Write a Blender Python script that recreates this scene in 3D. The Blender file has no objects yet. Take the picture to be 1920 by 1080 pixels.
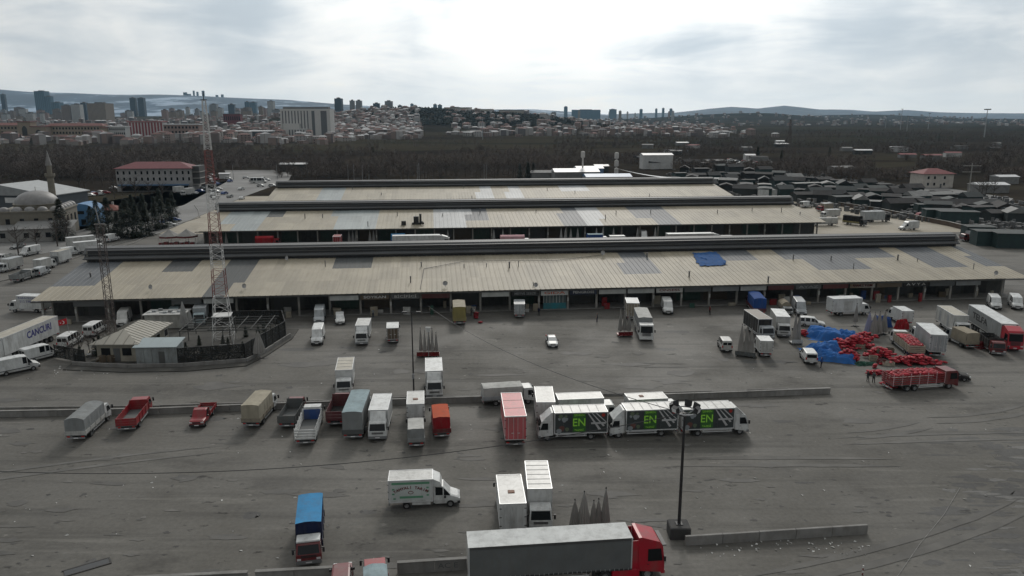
import bpy, bmesh, math, random
import numpy as np
from mathutils import Vector, Matrix, noise
random.seed(7)
R = math.radians
SC = bpy.context.scene
COL = SC.collection

# ------------------------------------------------------------------ camera, world, sun, exposure
CAM_H, FPX, HORIZON = 38.0, 1440.0, 216.0          # metres, pixels of the 1920 wide photo
PITCH = math.atan((540 - HORIZON) / FPX)
cam = bpy.data.cameras.new('camera')
cam.lens = 27.0; cam.sensor_width = 36.0; cam.clip_start = 0.5; cam.clip_end = 60000
camo = bpy.data.objects.new('camera', cam); COL.objects.link(camo)
camo.location = (0, 0, CAM_H); camo.rotation_euler = (math.pi / 2 - PITCH, 0, 0)
SC.camera = camo

SUN_EL, SUN_AZ = R(33), R(6)                        # azimuth clockwise from +Y
w = bpy.data.worlds.new('World'); SC.world = w; w.use_nodes = True
nt = w.node_tree; N = nt.nodes; L = nt.links
bg = N['Background']; bg.inputs['Strength'].default_value = 0.1
sky = N.new('ShaderNodeTexSky'); sky.sky_type = 'NISHITA'; sky.sun_disc = False
sky.sun_elevation = SUN_EL; sky.sun_rotation = SUN_AZ; sky.altitude = 850; sky.dust_density = 2.0
def nd(t, **k):
    n = N.new(t)
    for a, b in k.items(): setattr(n, a, b)
    return n
def mth(op, a, b=None, c=None, clamp=False):
    n = N.new('ShaderNodeMath'); n.operation = op; n.use_clamp = clamp
    for i, s in enumerate((a, b, c)):
        if s is None: continue
        if isinstance(s, (int, float)): n.inputs[i].default_value = s
        else: L.new(s, n.inputs[i])
    return n.outputs[0]
tc = nd('ShaderNodeTexCoord')
sep = nd('ShaderNodeSeparateXYZ'); L.new(tc.outputs['Generated'], sep.inputs[0])
zc = mth('ADD', mth('MAXIMUM', sep.outputs[2], 0.0), 0.15)
cmb = nd('ShaderNodeCombineXYZ')
L.new(mth('DIVIDE', sep.outputs[0], zc), cmb.inputs[0]); L.new(mth('DIVIDE', sep.outputs[1], zc), cmb.inputs[1])
def noi(vec, scale, detail=5, rough=0.55, dist=0.0):
    n = nd('ShaderNodeTexNoise'); n.inputs['Scale'].default_value = scale; n.inputs['Detail'].default_value = detail
    n.inputs['Roughness'].default_value = rough; n.inputs['Distortion'].default_value = dist
    L.new(vec, n.inputs['Vector']); return n.outputs['Fac']
mp = nd('ShaderNodeMapping'); mp.inputs['Location'].default_value = (2.3, 4.9, 0); L.new(cmb.outputs[0], mp.inputs[0])
n1 = noi(mp.outputs[0], 0.34, 6, 0.55, 0.4)          # big cloud decks
n2 = noi(mp.outputs[0], 1.2, 6, 0.6, 0.5)
mp2 = nd('ShaderNodeMapping'); mp2.inputs['Scale'].default_value = (2.4, 2.4, 1.6); mp2.inputs['Location'].default_value = (0.4, 0.2, 0.9)
L.new(tc.outputs['Generated'], mp2.inputs[0])
n3 = noi(mp2.outputs[0], 2.2, 4, 0.5, 0.2)
dens = mth('ADD', mth('ADD', mth('MULTIPLY', n1, 0.5), mth('MULTIPLY', n2, 0.3)), mth('MULTIPLY', n3, 0.35))
mr = nd('ShaderNodeMapRange'); mr.interpolation_type = 'SMOOTHSTEP'; L.new(dens, mr.inputs[0])
mr.inputs[1].default_value = 0.50; mr.inputs[2].default_value = 0.70; mr.inputs[3].default_value = 0.0; mr.inputs[4].default_value = 1.0
thick = mth('MULTIPLY', mr.outputs[0], mth('MULTIPLY', mth('ADD', sep.outputs[2], 0.01), 11.0, clamp=True))
# thin cloud is white, thick cloud grey; clouds brighten towards the sun behind them
sd = Vector((math.sin(SUN_AZ) * math.cos(SUN_EL), math.cos(SUN_AZ) * math.cos(SUN_EL), math.sin(SUN_EL)))
dt = nd('ShaderNodeVectorMath', operation='DOT_PRODUCT'); L.new(tc.outputs['Generated'], dt.inputs[0]); dt.inputs[1].default_value = sd
dmax = mth('MAXIMUM', dt.outputs['Value'], 0.0)
glow = mth('ADD', mth('POWER', dmax, 9.0), mth('MULTIPLY', dmax, 0.42))
bright = mth('ADD', mth('MULTIPLY', glow, 10.2), 4.9)
lum = mth('MULTIPLY', bright, mth('SUBTRACT', 1.0, mth('MULTIPLY', thick, 0.33)))
cc = nd('ShaderNodeMix', data_type='RGBA')
cc.inputs['A'].default_value = (1.0, 1.0, 0.97, 1); cc.inputs['B'].default_value = (0.82, 0.92, 1.0, 1); L.new(thick, cc.inputs['Factor'])
vs = nd('ShaderNodeVectorMath', operation='SCALE'); L.new(cc.outputs['Result'], vs.inputs[0]); L.new(lum, vs.inputs['Scale'])
gap = nd('ShaderNodeMapRange'); gap.interpolation_type = 'SMOOTHSTEP'; L.new(dens, gap.inputs[0])
gap.inputs[1].default_value = 0.455; gap.inputs[2].default_value = 0.52; gap.inputs[3].default_value = 0.7; gap.inputs[4].default_value = 0.0
gapf = mth('MULTIPLY', gap.outputs[0], mth('MULTIPLY', sep.outputs[2], 8.0, clamp=True))
mx = nd('ShaderNodeMix', data_type='RGBA'); L.new(gapf, mx.inputs['Factor'])
L.new(vs.outputs[0], mx.inputs['A']); L.new(sky.outputs[0], mx.inputs['B']); L.new(mx.outputs['Result'], bg.inputs['Color'])

sl = bpy.data.lights.new('sun', 'SUN'); sl.energy = 1.25; sl.angle = R(10); sl.color = (1.0, 0.95, 0.88)
so = bpy.data.objects.new('sun', sl); COL.objects.link(so)
so.rotation_euler = (math.pi / 2 - SUN_EL, 0, math.pi - SUN_AZ)
so.location = (0, 0, 300)
SC.view_settings.view_transform = 'Standard'; SC.view_settings.look = 'None'
SC.view_settings.exposure = 0.0; SC.view_settings.gamma = 1.0; SC.view_settings.use_curve_mapping = False
SC.render.engine = 'CYCLES'
SC.cycles.volume_bounces = 0; SC.cycles.max_bounces = 6; SC.cycles.transparent_max_bounces = 8

# ------------------------------------------------------------------ helpers
def G(px, py, h=0.0):
    "a photo pixel and a height above ground -> point on that level"
    u = (px - 960) / FPX; v = (540 - py) / FPX
    dy = math.cos(PITCH) + v * math.sin(PITCH); dz = -math.sin(PITCH) + v * math.cos(PITCH)
    t = (h - CAM_H) / dz
    return Vector((u * t, dy * t, h))
def RAY(px, py, Y):
    "point on the pixel's ray at ground distance Y"
    u = (px - 960) / FPX; v = (540 - py) / FPX
    dy = math.cos(PITCH) + v * math.sin(PITCH); dz = -math.sin(PITCH) + v * math.cos(PITCH)
    t = Y / dy
    return Vector((u * t, Y, CAM_H + dz * t))
def PX(p):
    c, s = math.cos(PITCH), math.sin(PITCH)
    d = p[1] * c - (p[2] - CAM_H) * s; up = p[1] * s + (p[2] - CAM_H) * c
    return 960 + FPX * p[0] / d, 540 - FPX * up / d

MATS = {}
def mat(name, col=(.5, .5, .5), rough=.6, metal=0.0, var=.12, scale=.6, dirt=0.0, bump=0.0, bscale=6.0, spec=None):
    "procedural material: base colour broken up by two noises, optional dirt and relief"
    if name in MATS: return MATS[name]
    m = bpy.data.materials.new(name); m.use_nodes = True; t = m.node_tree; n = t.nodes; l = t.links
    b = n['Principled BSDF']; b.inputs['Roughness'].default_value = rough; b.inputs['Metallic'].default_value = metal
    if spec is not None: b.inputs['Specular IOR Level'].default_value = spec
    c = n.new('ShaderNodeTexCoord'); oi = n.new('ShaderNodeObjectInfo')
    ad = n.new('ShaderNodeVectorMath'); ad.operation = 'ADD'; l.new(c.outputs['Object'], ad.inputs[0]); l.new(oi.outputs['Location'], ad.inputs[1])
    a = n.new('ShaderNodeTexNoise'); a.inputs['Scale'].default_value = scale; a.inputs['Detail'].default_value = 5; l.new(ad.outputs[0], a.inputs['Vector'])
    mr = n.new('ShaderNodeMapRange'); l.new(a.outputs['Fac'], mr.inputs[0])
    mr.inputs[1].default_value = .3; mr.inputs[2].default_value = .7; mr.inputs[3].default_value = 1 - var; mr.inputs[4].default_value = 1 + var
    rn = n.new('ShaderNodeMath'); rn.operation = 'MULTIPLY_ADD'; l.new(oi.outputs['Random'], rn.inputs[0]); rn.inputs[1].default_value = var; rn.inputs[2].default_value = 1 - var / 2
    mu = n.new('ShaderNodeMath'); mu.operation = 'MULTIPLY'; l.new(mr.outputs[0], mu.inputs[0]); l.new(rn.outputs[0], mu.inputs[1])
    sc = n.new('ShaderNodeVectorMath'); sc.operation = 'SCALE'; sc.inputs[0].default_value = col[:3]; l.new(mu.outputs[0], sc.inputs['Scale'])
    last = sc.outputs[0]
    if dirt > 0:
        d = n.new('ShaderNodeTexNoise'); d.inputs['Scale'].default_value = 1.3; d.inputs['Detail'].default_value = 8; d.inputs['Roughness'].default_value = .7
        mpn = n.new('ShaderNodeMapping'); mpn.inputs['Scale'].default_value = (1, 1, .35); l.new(ad.outputs[0], mpn.inputs[0]); l.new(mpn.outputs[0], d.inputs['Vector'])
        dr = n.new('ShaderNodeMapRange'); l.new(d.outputs['Fac'], dr.inputs[0]); dr.inputs[1].default_value = .45; dr.inputs[2].default_value = .75
        dr.inputs[3].default_value = 0; dr.inputs[4].default_value = dirt
        mxn = n.new('ShaderNodeMix'); mxn.data_type = 'RGBA'; l.new(dr.outputs[0], mxn.inputs['Factor']); l.new(last, mxn.inputs['A'])
        mxn.inputs['B'].default_value = (.10, .09, .075, 1); last = mxn.outputs['Result']
    l.new(last, b.inputs['Base Color'])
    if bump > 0:
        bn = n.new('ShaderNodeTexNoise'); bn.inputs['Scale'].default_value = bscale; bn.inputs['Detail'].default_value = 4; l.new(c.outputs['Object'], bn.inputs['Vector'])
        bp = n.new('ShaderNodeBump'); bp.inputs['Strength'].default_value = bump; bp.inputs['Distance'].default_value = .05
        l.new(bn.outputs['Fac'], bp.inputs['Height']); l.new(bp.outputs[0], b.inputs['Normal'])
    MATS[name] = m; return m

PAL = dict(white=(.53, .54, .53), offwhite=(.43, .43, .41), silver=(.30, .32, .33), grey=(.20, .21, .21), dgrey=(.085, .09, .09), black=(.012, .012, .013),
           red=(.23, .012, .017), dred=(.12, .012, .014), crimson=(.36, .006, .02), pink=(.47, .10, .11), orange=(.42, .085, .04), blue=(.02, .06, .20),
           ltblue=(.05, .22, .42), tarpblue=(.02, .085, .24), beige=(.33, .30, .235), olive=(.22, .19, .075), brown=(.10, .075, .05), navy=(.012, .018, .05),
           green=(.02, .07, .05), greyblue=(.26, .33, .35), tan=(.24, .21, .16))
def P_(c, rough=.42): return mat('paint_' + c, PAL[c], rough, dirt=.6, var=.10)
def T_(c): return mat('tarp_' + c, PAL[c], .85, spec=.15, dirt=.4, var=.10, bump=.25, bscale=2.5)
GLASS = mat('window_glass', (.009, .011, .013), .12, var=.05, spec=.28)
RUBBER = mat('tyre_rubber', (.016, .016, .016), .85)
RIM = mat('wheel_rim', (.22, .22, .22), .5, .3)
CHASS = mat('chassis_metal', (.025, .025, .026), .7)
TRIM = mat('black_trim', (.02, .02, .021), .55)
LAMP = mat('lamp_glass', (.55, .56, .56), .15)
TAIL = mat('tail_lamp_red', (.35, .01, .01), .3)
STEEL = mat('galvanised_steel', (.30, .31, .32), .45, .5, dirt=.3)
ALU = mat('aluminium_edge', (.55, .56, .56), .4, .3)
WHITEP = mat('white_print', (.62, .62, .61), .6)
CONC = mat('concrete', (.19, .185, .175), .9, var=.22, scale=.5, dirt=.6, bump=.3)
CONCL = mat('concrete_light', (.30, .29, .27), .88, var=.18, scale=.8, dirt=.4)

class MB:
    def __init__(s): s.v = []; s.f = []
    def add(s, vs, fs):
        o = len(s.v); s.v += [tuple(p) for p in vs]; s.f += [tuple(i + o for i in f) for f in fs]; return s
    def box(s, x0, x1, y0, y1, z0, z1):
        return s.add([(x0,y0,z0),(x1,y0,z0),(x1,y1,z0),(x0,y1,z0),(x0,y0,z1),(x1,y0,z1),(x1,y1,z1),(x0,y1,z1)],
                     [(0,3,2,1),(4,5,6,7),(0,1,5,4),(1,2,6,5),(2,3,7,6),(3,0,4,7)])
    def cbox(s, x0, x1, y0, y1, z0, z1, c=.05):
        "box with chamfered vertical and top edges"
        a = [(x0+c,y0),(x1-c,y0),(x1,y0+c),(x1,y1-c),(x1-c,y1),(x0+c,y1),(x0,y1-c),(x0,y0+c)]
        b = [(x0+2*c,y0+c),(x1-2*c,y0+c),(x1-c,y0+2*c),(x1-c,y1-2*c),(x1-2*c,y1-c),(x0+2*c,y1-c),(x0+c,y1-2*c),(x0+c,y0+2*c)]
        vs = [(p[0],p[1],z0) for p in a] + [(p[0],p[1],z1-c) for p in a] + [(p[0],p[1],z1) for p in b]
        fs = [tuple(range(7,-1,-1)), tuple(range(16,24))]
        for k in (0, 8):
            for i in range(8): j = (i+1) % 8; fs.append((k+i, k+j, k+8+j, k+8+i))
        return s.add(vs, fs)
    def prism(s, poly, y0, y1, inset=None):
        "side outline (x,z) extruded over y; inset(z) narrows it"
        n = len(poly); f = inset or (lambda z: 0)
        vs = [(x, y0 + f(z), z) for x, z in poly] + [(x, y1 - f(z), z) for x, z in poly]
        fs = [tuple(range(n)), tuple(range(2*n-1, n-1, -1))]
        for i in range(n): j = (i+1) % n; fs.append((i, i+n, j+n, j))
        return s.add(vs, fs)
    def tube(s, p, q, r0, r1=None, n=6, cap=True):
        r1 = r0 if r1 is None else r1; p = Vector(p); q = Vector(q); d = (q-p)
        if d.length < 1e-6: return s
        d.normalize(); a = d.orthogonal().normalized(); b = d.cross(a)
        vs = []
        for c, r in ((p, r0), (q, r1)):
            for i in range(n): t = 2*math.pi*i/n; vs.append(c + a*math.cos(t)*r + b*math.sin(t)*r)
        fs = [(i, (i+1) % n, n+(i+1) % n, n+i) for i in range(n)]
        if cap: fs += [tuple(range(n-1,-1,-1)), tuple(range(n, 2*n))]
        return s.add(vs, fs)
    def bar(s, p, q, w, h=None):
        return s.tube(p, q, w*.7071, n=4)
    def lathe(s, prof, n=16, c=(0,0,0)):
        vs = []; m = len(prof)
        for i in range(n):
            t = 2*math.pi*i/n
            for r, z in prof: vs.append((c[0]+r*math.cos(t), c[1]+r*math.sin(t), c[2]+z))
        fs = []
        for i in range(n):
            j = (i+1) % n
            for k in range(m-1): fs.append((i*m+k, j*m+k, j*m+k+1, i*m+k+1))
        return s.add(vs, fs)
    def grid(s, fn, nu, nv):
        vs = [fn(i/nu, j/nv) for j in range(nv+1) for i in range(nu+1)]
        fs = [(j*(nu+1)+i, j*(nu+1)+i+1, (j+1)*(nu+1)+i+1, (j+1)*(nu+1)+i) for j in range(nv) for i in range(nu)]
        return s.add(vs, fs)
    def mesh(s, name, m=None, smooth=False):
        me = bpy.data.meshes.new(name); me.from_pydata(s.v, [], s.f); me.validate()
        if m: me.materials.append(m)
        bm = bmesh.new(); bm.from_mesh(me); bmesh.ops.recalc_face_normals(bm, faces=bm.faces); bm.to_mesh(me); bm.free()
        if smooth:
            me.polygons.foreach_set('use_smooth', [True]*len(me.polygons))
        me.update(); return me
    def build(s, name, m, parent=None, smooth=False, loc=None, rz=0.0):
        o = bpy.data.objects.new(name, s.mesh(name, m, smooth)); COL.objects.link(o)
        if parent: o.parent = parent
        if loc is not None: o.location = loc
        if rz: o.rotation_euler = (0, 0, rz)
        return o
CACHE = {}
def part(key, name, m, parent, fn, loc=None, smooth=False, rot=None):
    "object whose mesh is shared by every part of the same key and material"
    k = (key, name, m.name)
    me = CACHE.get(k)
    if me is None:
        b = MB(); fn(b); me = CACHE[k] = b.mesh(name, m, smooth)
    o = bpy.data.objects.new(name, me); COL.objects.link(o)
    if parent: o.parent = parent
    if loc is not None: o.location = loc
    if rot is not None: o.rotation_euler = rot
    return o
def empty(name, loc, rz=0.0):
    o = bpy.data.objects.new(name, None); COL.objects.link(o); o.location = loc; o.rotation_euler = (0, 0, rz)
    o.empty_display_size = .3; return o
def tag(o, label=None, cat=None, group=None, kind=None):
    if label: o['label'] = label
    if cat: o['category'] = cat
    if group: o['group'] = group
    if kind: o['kind'] = kind
    return o
def kids(o): return [c for c in bpy.data.objects if c.parent == o]
def copy_tree(o, parent=None, _k=None):
    c = o.copy(); COL.objects.link(c)
    if parent is not None: c.parent = parent
    for ch in list(o.children): copy_tree(ch, c)
    return c
TXT = {}
def letters(s, height, m, parent, loc, rot, depth=.012, name='lettering', width=None, bold=.0):
    k = (s, m.name, round(height, 3), width)
    if k not in TXT:
        cu = bpy.data.curves.new('t', 'FONT'); cu.body = s; cu.size = height * 1.38; cu.extrude = depth / 2; cu.align_x = 'CENTER'; cu.align_y = 'CENTER'
        cu.resolution_u = 2; cu.offset = bold
        to = bpy.data.objects.new('t', cu); COL.objects.link(to)
        dg = bpy.context.evaluated_depsgraph_get(); me = bpy.data.meshes.new_from_object(to.evaluated_get(dg))
        bpy.data.objects.remove(to); bpy.data.curves.remove(cu)
        if width:
            xs = [v.co.x for v in me.vertices]; wd = max(xs) - min(xs)
            for v in me.vertices: v.co.x *= width / wd
        me.materials.clear(); me.materials.append(m); TXT[k] = me; me.name = 'lettering'
    o = bpy.data.objects.new(name, TXT[k]); COL.objects.link(o); o.parent = parent; o.location = loc; o.rotation_euler = rot
    return o
# ------------------------------------------------------------------ vehicle builders (x forward, y left, z up, origin on the ground)
def wheel(t, x, y, r=.45, wd=.26, side=1, rimm=None):
    def ty(b):
        b.lathe([(r*.55,-wd/2),(r*.93,-wd/2),(r,-wd/2+.04),(r,wd/2-.04),(r*.93,wd/2),(r*.55,wd/2)], 14)
        b.v = [(p[0], p[2], p[1]) for p in b.v]
    def rm(b):
        b.lathe([(.001,wd*.28),(r*.22,wd*.34),(r*.30,wd*.2),(r*.5,wd*.25),(r*.57,wd*.46),(r*.57,-wd*.4),(.001,-wd*.4)], 12)
        b.v = [(p[0], p[2]*1.0, p[1]) for p in b.v]
    o = part(('wheel', r, wd), 'wheel', RUBBER, t, ty, (x, y, r))
    part(('rim', r, wd), 'rim', rimm or RIM, o, rm, rot=(0, 0, 0 if side > 0 else math.pi))
    return o
def quad_on(b, p00, p10, p11, p01, m=.06, lift=.014, thick=.02):
    "thin pane lying just proud of a four cornered surface, inset by fraction m"
    a, c, d, e = [Vector(p) for p in (p00, p10, p11, p01)]
    def at(u, v): return (a*(1-u)+c*u)*(1-v) + (e*(1-u)+d*u)*v
    nrm = (c-a).cross(e-a).normalized()
    q = [at(m, m), at(1-m, m), at(1-m, 1-m), at(m, 1-m)]
    b.add([p - nrm*thick for p in q] + [p + nrm*lift for p in q], [(0,3,2,1),(4,5,6,7),(0,1,5,4),(1,2,6,5),(2,3,7,6),(3,0,4,7)])
def cab_over(t, xf, W, z0, zt, ln, col, fair=0.0, big=False, key=()):
    "forward control lorry cab: body, panes, doors, grille, bumper, lamps, mirrors"
    m = P_(col); zw = z0 + (zt - z0) * (.40 if big else .43); hw = W/2
    sl = .18 if big else .34
    k = (round(xf, 2), W, z0, zt, ln, fair) + tuple(key)
    ins = lambda z: 0.0 if z <= zw else (.03 if big else .10) * (z - zw) / (zt - zw)
    top = [(xf-sl, zt-.14), (xf-sl-.22, zt)]
    if fair: top = [(xf-sl, zt-.16), (xf-sl-.30, zt+fair*.35), (xf-ln+.25, zt+fair)]
    poly = [(xf-.06, z0), (xf, z0+.18), (xf-.02, zw)] + top + [(xf-ln, zt+fair*.97), (xf-ln, z0+.25)]
    part(('cab', k), 'cab', m, t, lambda b: b.prism(poly, -hw, hw, ins))
    part(('ws', k), 'windshield', GLASS, t, lambda b: quad_on(b, (xf-.02,-hw,zw), (xf-.02,hw,zw), (xf-sl,hw-ins(zt-.14),zt-.14), (xf-sl,-hw+ins(zt-.14),zt-.14), .07))
    for s in (1, -1):
        y = lambda z: s*(hw - ins(z))
        za, zb = zw + .04, zt - .30
        pts = [(xf-ln*.66, y(za), za), (xf-.16, y(za), za), (xf-sl-.12, y(zb), zb), (xf-ln*.66, y(zb), zb)]
        if s > 0: pts = [pts[1], pts[0], pts[3], pts[2]]
        part(('sw', k, s), 'side_window', GLASS, t, lambda b: quad_on(b, *pts, .03))
        d = part(('door', k, s), 'door', m, t, lambda b: b.box(xf-ln*.70, xf-.12, min(s*hw, s*(hw+.012)), max(s*hw, s*(hw+.012)), z0+.32, zw-.02))
        part(('hnd', k, s), 'handle', TRIM, d, lambda b: b.box(xf-ln*.66, xf-ln*.66+.16, min(s*(hw+.012), s*(hw+.045)), max(s*(hw+.012), s*(hw+.045)), zw-.22, zw-.17))
        part(('lamp', k, s), 'headlight', LAMP, t, lambda b: b.box(xf-.05, xf+.02, min(s*(hw-.08), s*(hw-.42)), max(s*(hw-.08), s*(hw-.42)), z0+.24, z0+.42))
        def mir(b):
            b.box(xf-.14, xf+.02, min(s*(hw+.12), s*(hw+.30)), max(s*(hw+.12), s*(hw+.30)), zw+.15, zw+.62)
            b.bar((xf-.10, s*hw, zw+.5), (xf-.08, s*(hw+.16), zw+.56), .05)
        part(('mir', k, s), 'mirror', TRIM, t, mir)
    part(('gr', k), 'grille', TRIM, t, lambda b: [b.box(xf-.04, xf+.012, -hw*.62, hw*.62, z0+.46+.13*i, z0+.54+.13*i) for i in range(2 if not big else 5)] and None)
    part(('bmp', k), 'bumper', mat('bumper_grey', (.16,.165,.17), .6, dirt=.4) if not big else m, t, lambda b: b.box(xf-.25, xf+.05, -hw, hw, z0-.12, z0+.20))
    part(('pl', k), 'number_plate', WHITEP, t, lambda b: b.box(xf+.05, xf+.06, -.26, .26, z0-.02, z0+.09))
def chassis(t, x0, x1, z, wd=.8, key=''):
    def fn(b):
        b.box(x0, x1, wd/2-.08, wd/2, z-.24, z); b.box(x0, x1, -wd/2, -wd/2+.08, z-.24, z)
        n = max(2, int((x1-x0)/1.4))
        for i in range(n): x = x0 + (x1-x0)*(i+.5)/n; b.box(x-.05, x+.05, -wd/2, wd/2, z-.2, z-.05)
    part(('ch', round(x0,2), round(x1,2), z, wd), 'chassis', CHASS, t, fn)
def side_guard(t, x0, x1, W, z=.5, m=None):
    for s in (1, -1):
        def fn(b):
            for dz in (0, .22): b.box(x0, x1, min(s*(W/2-.06), s*(W/2-.02)), max(s*(W/2-.06), s*(W/2-.02)), z+dz, z+dz+.11)
            for x in (x0+.2, x1-.2): b.box(x-.04, x+.04, min(s*(W/2-.3), s*(W/2-.06)), max(s*(W/2-.3), s*(W/2-.06)), z, z+.4)
        part(('sg', round(x0,2), round(x1,2), W, z, s), 'side_guard', m or ALU, t, fn)
def tail(t, xr, W, z=.75):
    part(('tb', round(xr,2), W, z), 'rear_bumper', STEEL, t, lambda b: b.box(xr, xr+.1, -W/2+.05, W/2-.05, z-.25, z-.08))
    for s in (1, -1):
        part(('tl', round(xr,2), W, z, s), 'tail_light', TAIL, t, lambda b: b.box(xr-.02, xr+.05, min(s*(W/2-.1), s*(W/2-.42)), max(s*(W/2-.1), s*(W/2-.42)), z-.04, z+.10))
    part(('pl2', round(xr,2), z), 'number_plate', WHITEP, t, lambda b: b.box(xr-.012, xr, -.26, .26, z-.22, z-.11))
def cargo_box(t, x0, x1, W, z0, z1, col, roof='offwhite', ribs=0, doors=True, hatch=False, hole=None):
    m = P_(col, .5); k = (round(x0,2), round(x1,2), W, z0, z1)
    bx = part(('bx', k), 'cargo_box', m, t, lambda b: b.box(x0, x1, -W/2, W/2, z0, z1-.05))
    rf = part(('rf', k), 'box_roof', P_(roof, .5), t, lambda b: b.box(x0-.02, x1+.02, -W/2-.02, W/2+.02, z1-.05, z1))
    def edge(b):
        for s in (1, -1): b.box(x0-.03, x1+.03, min(s*(W/2-.03), s*(W/2+.035)), max(s*(W/2-.03), s*(W/2+.035)), z1-.10, z1+.03)
        for x in (x0, x1): b.box(x-.035, x+.035, -W/2-.034, W/2+.034, z1-.10, z1+.031)
        for x in (x0, x1):
            for s in (1, -1): b.box(x-.034, x+.034, min(s*(W/2-.03), s*(W/2+.034)), max(s*(W/2-.03), s*(W/2+.034)), z0, z1-.1)
    part(('ed', k), 'edge_rail', ALU, t, edge)
    part(('bs', k), 'sill_rail', ALU, t, lambda b: b.box(x0-.02, x1+.02, -W/2-.015, W/2+.015, z0-.09, z0))
    def seam(b):
        n_ = max(2, round((x1-x0)/1.15))
        for i in range(1, n_):
            x = x0+(x1-x0)*i/n_
            for s in (1, -1): b.box(x-.012, x+.012, min(s*W/2, s*(W/2+.006)), max(s*W/2, s*(W/2+.006)), z0+.02, z1-.12)
    part(('seam', k), 'panel_seam', mat('seam_shade', (.30,.30,.30), .6), bx, seam)
    for i in range(ribs):
        x = x0 + (x1-x0)*(i+1)/(ribs+1)
        part(('rb', W), 'roof_rib', mat('roof_rib_grey', (.30,.30,.29), .6), rf, lambda b: b.box(-.035, .035, -W/2, W/2, 0, .025), (x, 0, z1))
    if hatch:
        part(('hat', k), 'roof_hatch', mat('hatch_brown', (.16,.08,.05), .7), rf, lambda b: b.cbox((x0+x1)/2-.9, (x0+x1)/2-.35, -.32, .32, z1, z1+.07, .03))
    if doors:
        for s in (1, -1):
            d = part(('dr', k, s), 'rear_door', m, t, lambda b: b.box(x0-.045, x0, min(s*.015, s*(W/2-.04)), max(s*.015, s*(W/2-.04)), z0+.03, z1-.12))
            def bars(b):
                for yy in (.25, .85):
                    b.tube((x0-.07, s*yy, z0+.05), (x0-.07, s*yy, z1-.15), .022, n=5)
                b.box(x0-.075, x0-.05, min(s*.2, s*.5), max(s*.2, s*.5), z0+.75, z0+.82)
            part(('drb', k, s), 'lock_bar', ALU, d, bars)
            def hin(b):
                for q in range(3): z = z0+.3+(z1-z0-.8)*q/2; b.box(x0-.07, x0+.02, min(s*(W/2-.16), s*(W/2+.038)), max(s*(W/2-.16), s*(W/2+.038)), z, z+.07)
            part(('drh', k, s), 'hinge', TRIM, d, hin)
    return bx
def tarp_cover(t, x0, x1, W, z0, z1, col, arch=.18, sag=.05, seed=0, topcol=None, name='tarpaulin'):
    nx = max(6, int((x1-x0)*2.2)); hoops = max(2, round((x1-x0)/1.15))
    def zf(u, v):
        y = (v*2-1); s = abs(math.sin(u*hoops*math.pi))
        return z1 - arch*(y*y) - sag*s*(1-.3*abs(y)) + .05*noise.noise((u*6+seed, v*4, seed))
    def top(u, v): return (x0+(x1-x0)*u, -W/2+W*v, zf(u, v))
    def bil(u, s): return .035*math.sin(u*hoops*math.pi*2)+.03*noise.noise((u*7, seed+s, 1.5))
    def fn(b):
        b.grid(top, nx, 8)
        for s, v in ((1, 1), (-1, 0)):
            b.grid(lambda u, q: (x0+(x1-x0)*u, s*(W/2+(bil(u, s)+.02)*math.sin(q*math.pi)), z0+(zf(u, v)-z0)*q), nx, 4)
        for u, xx in ((0, x0), (1, x1)):
            b.grid(lambda p, q: (xx+(.05*math.sin(p*9+seed)*math.sin(q*math.pi))*(-1 if u == 0 else 1), -W/2+W*p, z0+(zf(u, p)-z0)*q), 8, 4)
    m = T_(col)
    if topcol:
        def f2(b): b.grid(lambda u, v: (lambda p: (p[0], p[1]*1.012, p[2]+.025))(top(u, v)), nx, 8)
        part(('tpt', round(x0,2), round(x1,2), W, z1, seed), 'roof_sheet', T_(topcol), t, f2, smooth=True)
    return part(('tp', round(x0,2), round(x1,2), W, z0, z1, seed, arch), name, m, t, fn)
def open_bed(t, x0, x1, W, z0, h, col, rails=3, floor='dgrey', stake=False, gap=.35, postcol=None, lift=0.0):
    m = P_(col, .6); pm = P_(postcol or col, .6)
    part(('fl', round(x0,2), round(x1,2), W, z0), 'bed_floor', P_(floor, .8), t, lambda b: b.box(x0, x1, -W/2, W/2, z0-.12, z0))
    rh = h/rails
    for s in (1, -1):
        for i in range(rails):
            part(('rl', round(x0,2), round(x1,2), W, z0, h, rails, s, i, gap), 'side_board', m, t, lambda b: b.box(x0, x1, min(s*(W/2-.04), s*W/2), max(s*(W/2-.04), s*W/2), z0+i*rh, z0+(i+1)*rh-rh*(gap if (stake or i == rails-1) else .06)))
        n = max(3, round((x1-x0)/1.3))
        for i in range(n+1):
            x = x0+.04+(x1-x0-.08)*i/n
            part(('po', h), 'side_post', pm, t, lambda b: b.box(-.045, .045, -.03, .03, -.1, h+.06), (x, s*(W/2+.032), z0))
    for xx, nm, e in ((x0, 'tailgate', 0), (x1, 'headboard', lift)):
        for i in range(rails):
            part(('tg', W, h, rails, i, gap, stake, e), nm, m, t, lambda b: b.box(-.03, .03, -W/2+.02, W/2-.02, i*rh, (i+1)*rh-rh*(gap if stake and e == 0 else .06)+(e if i == rails-1 else 0)), (xx, 0, z0))
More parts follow.
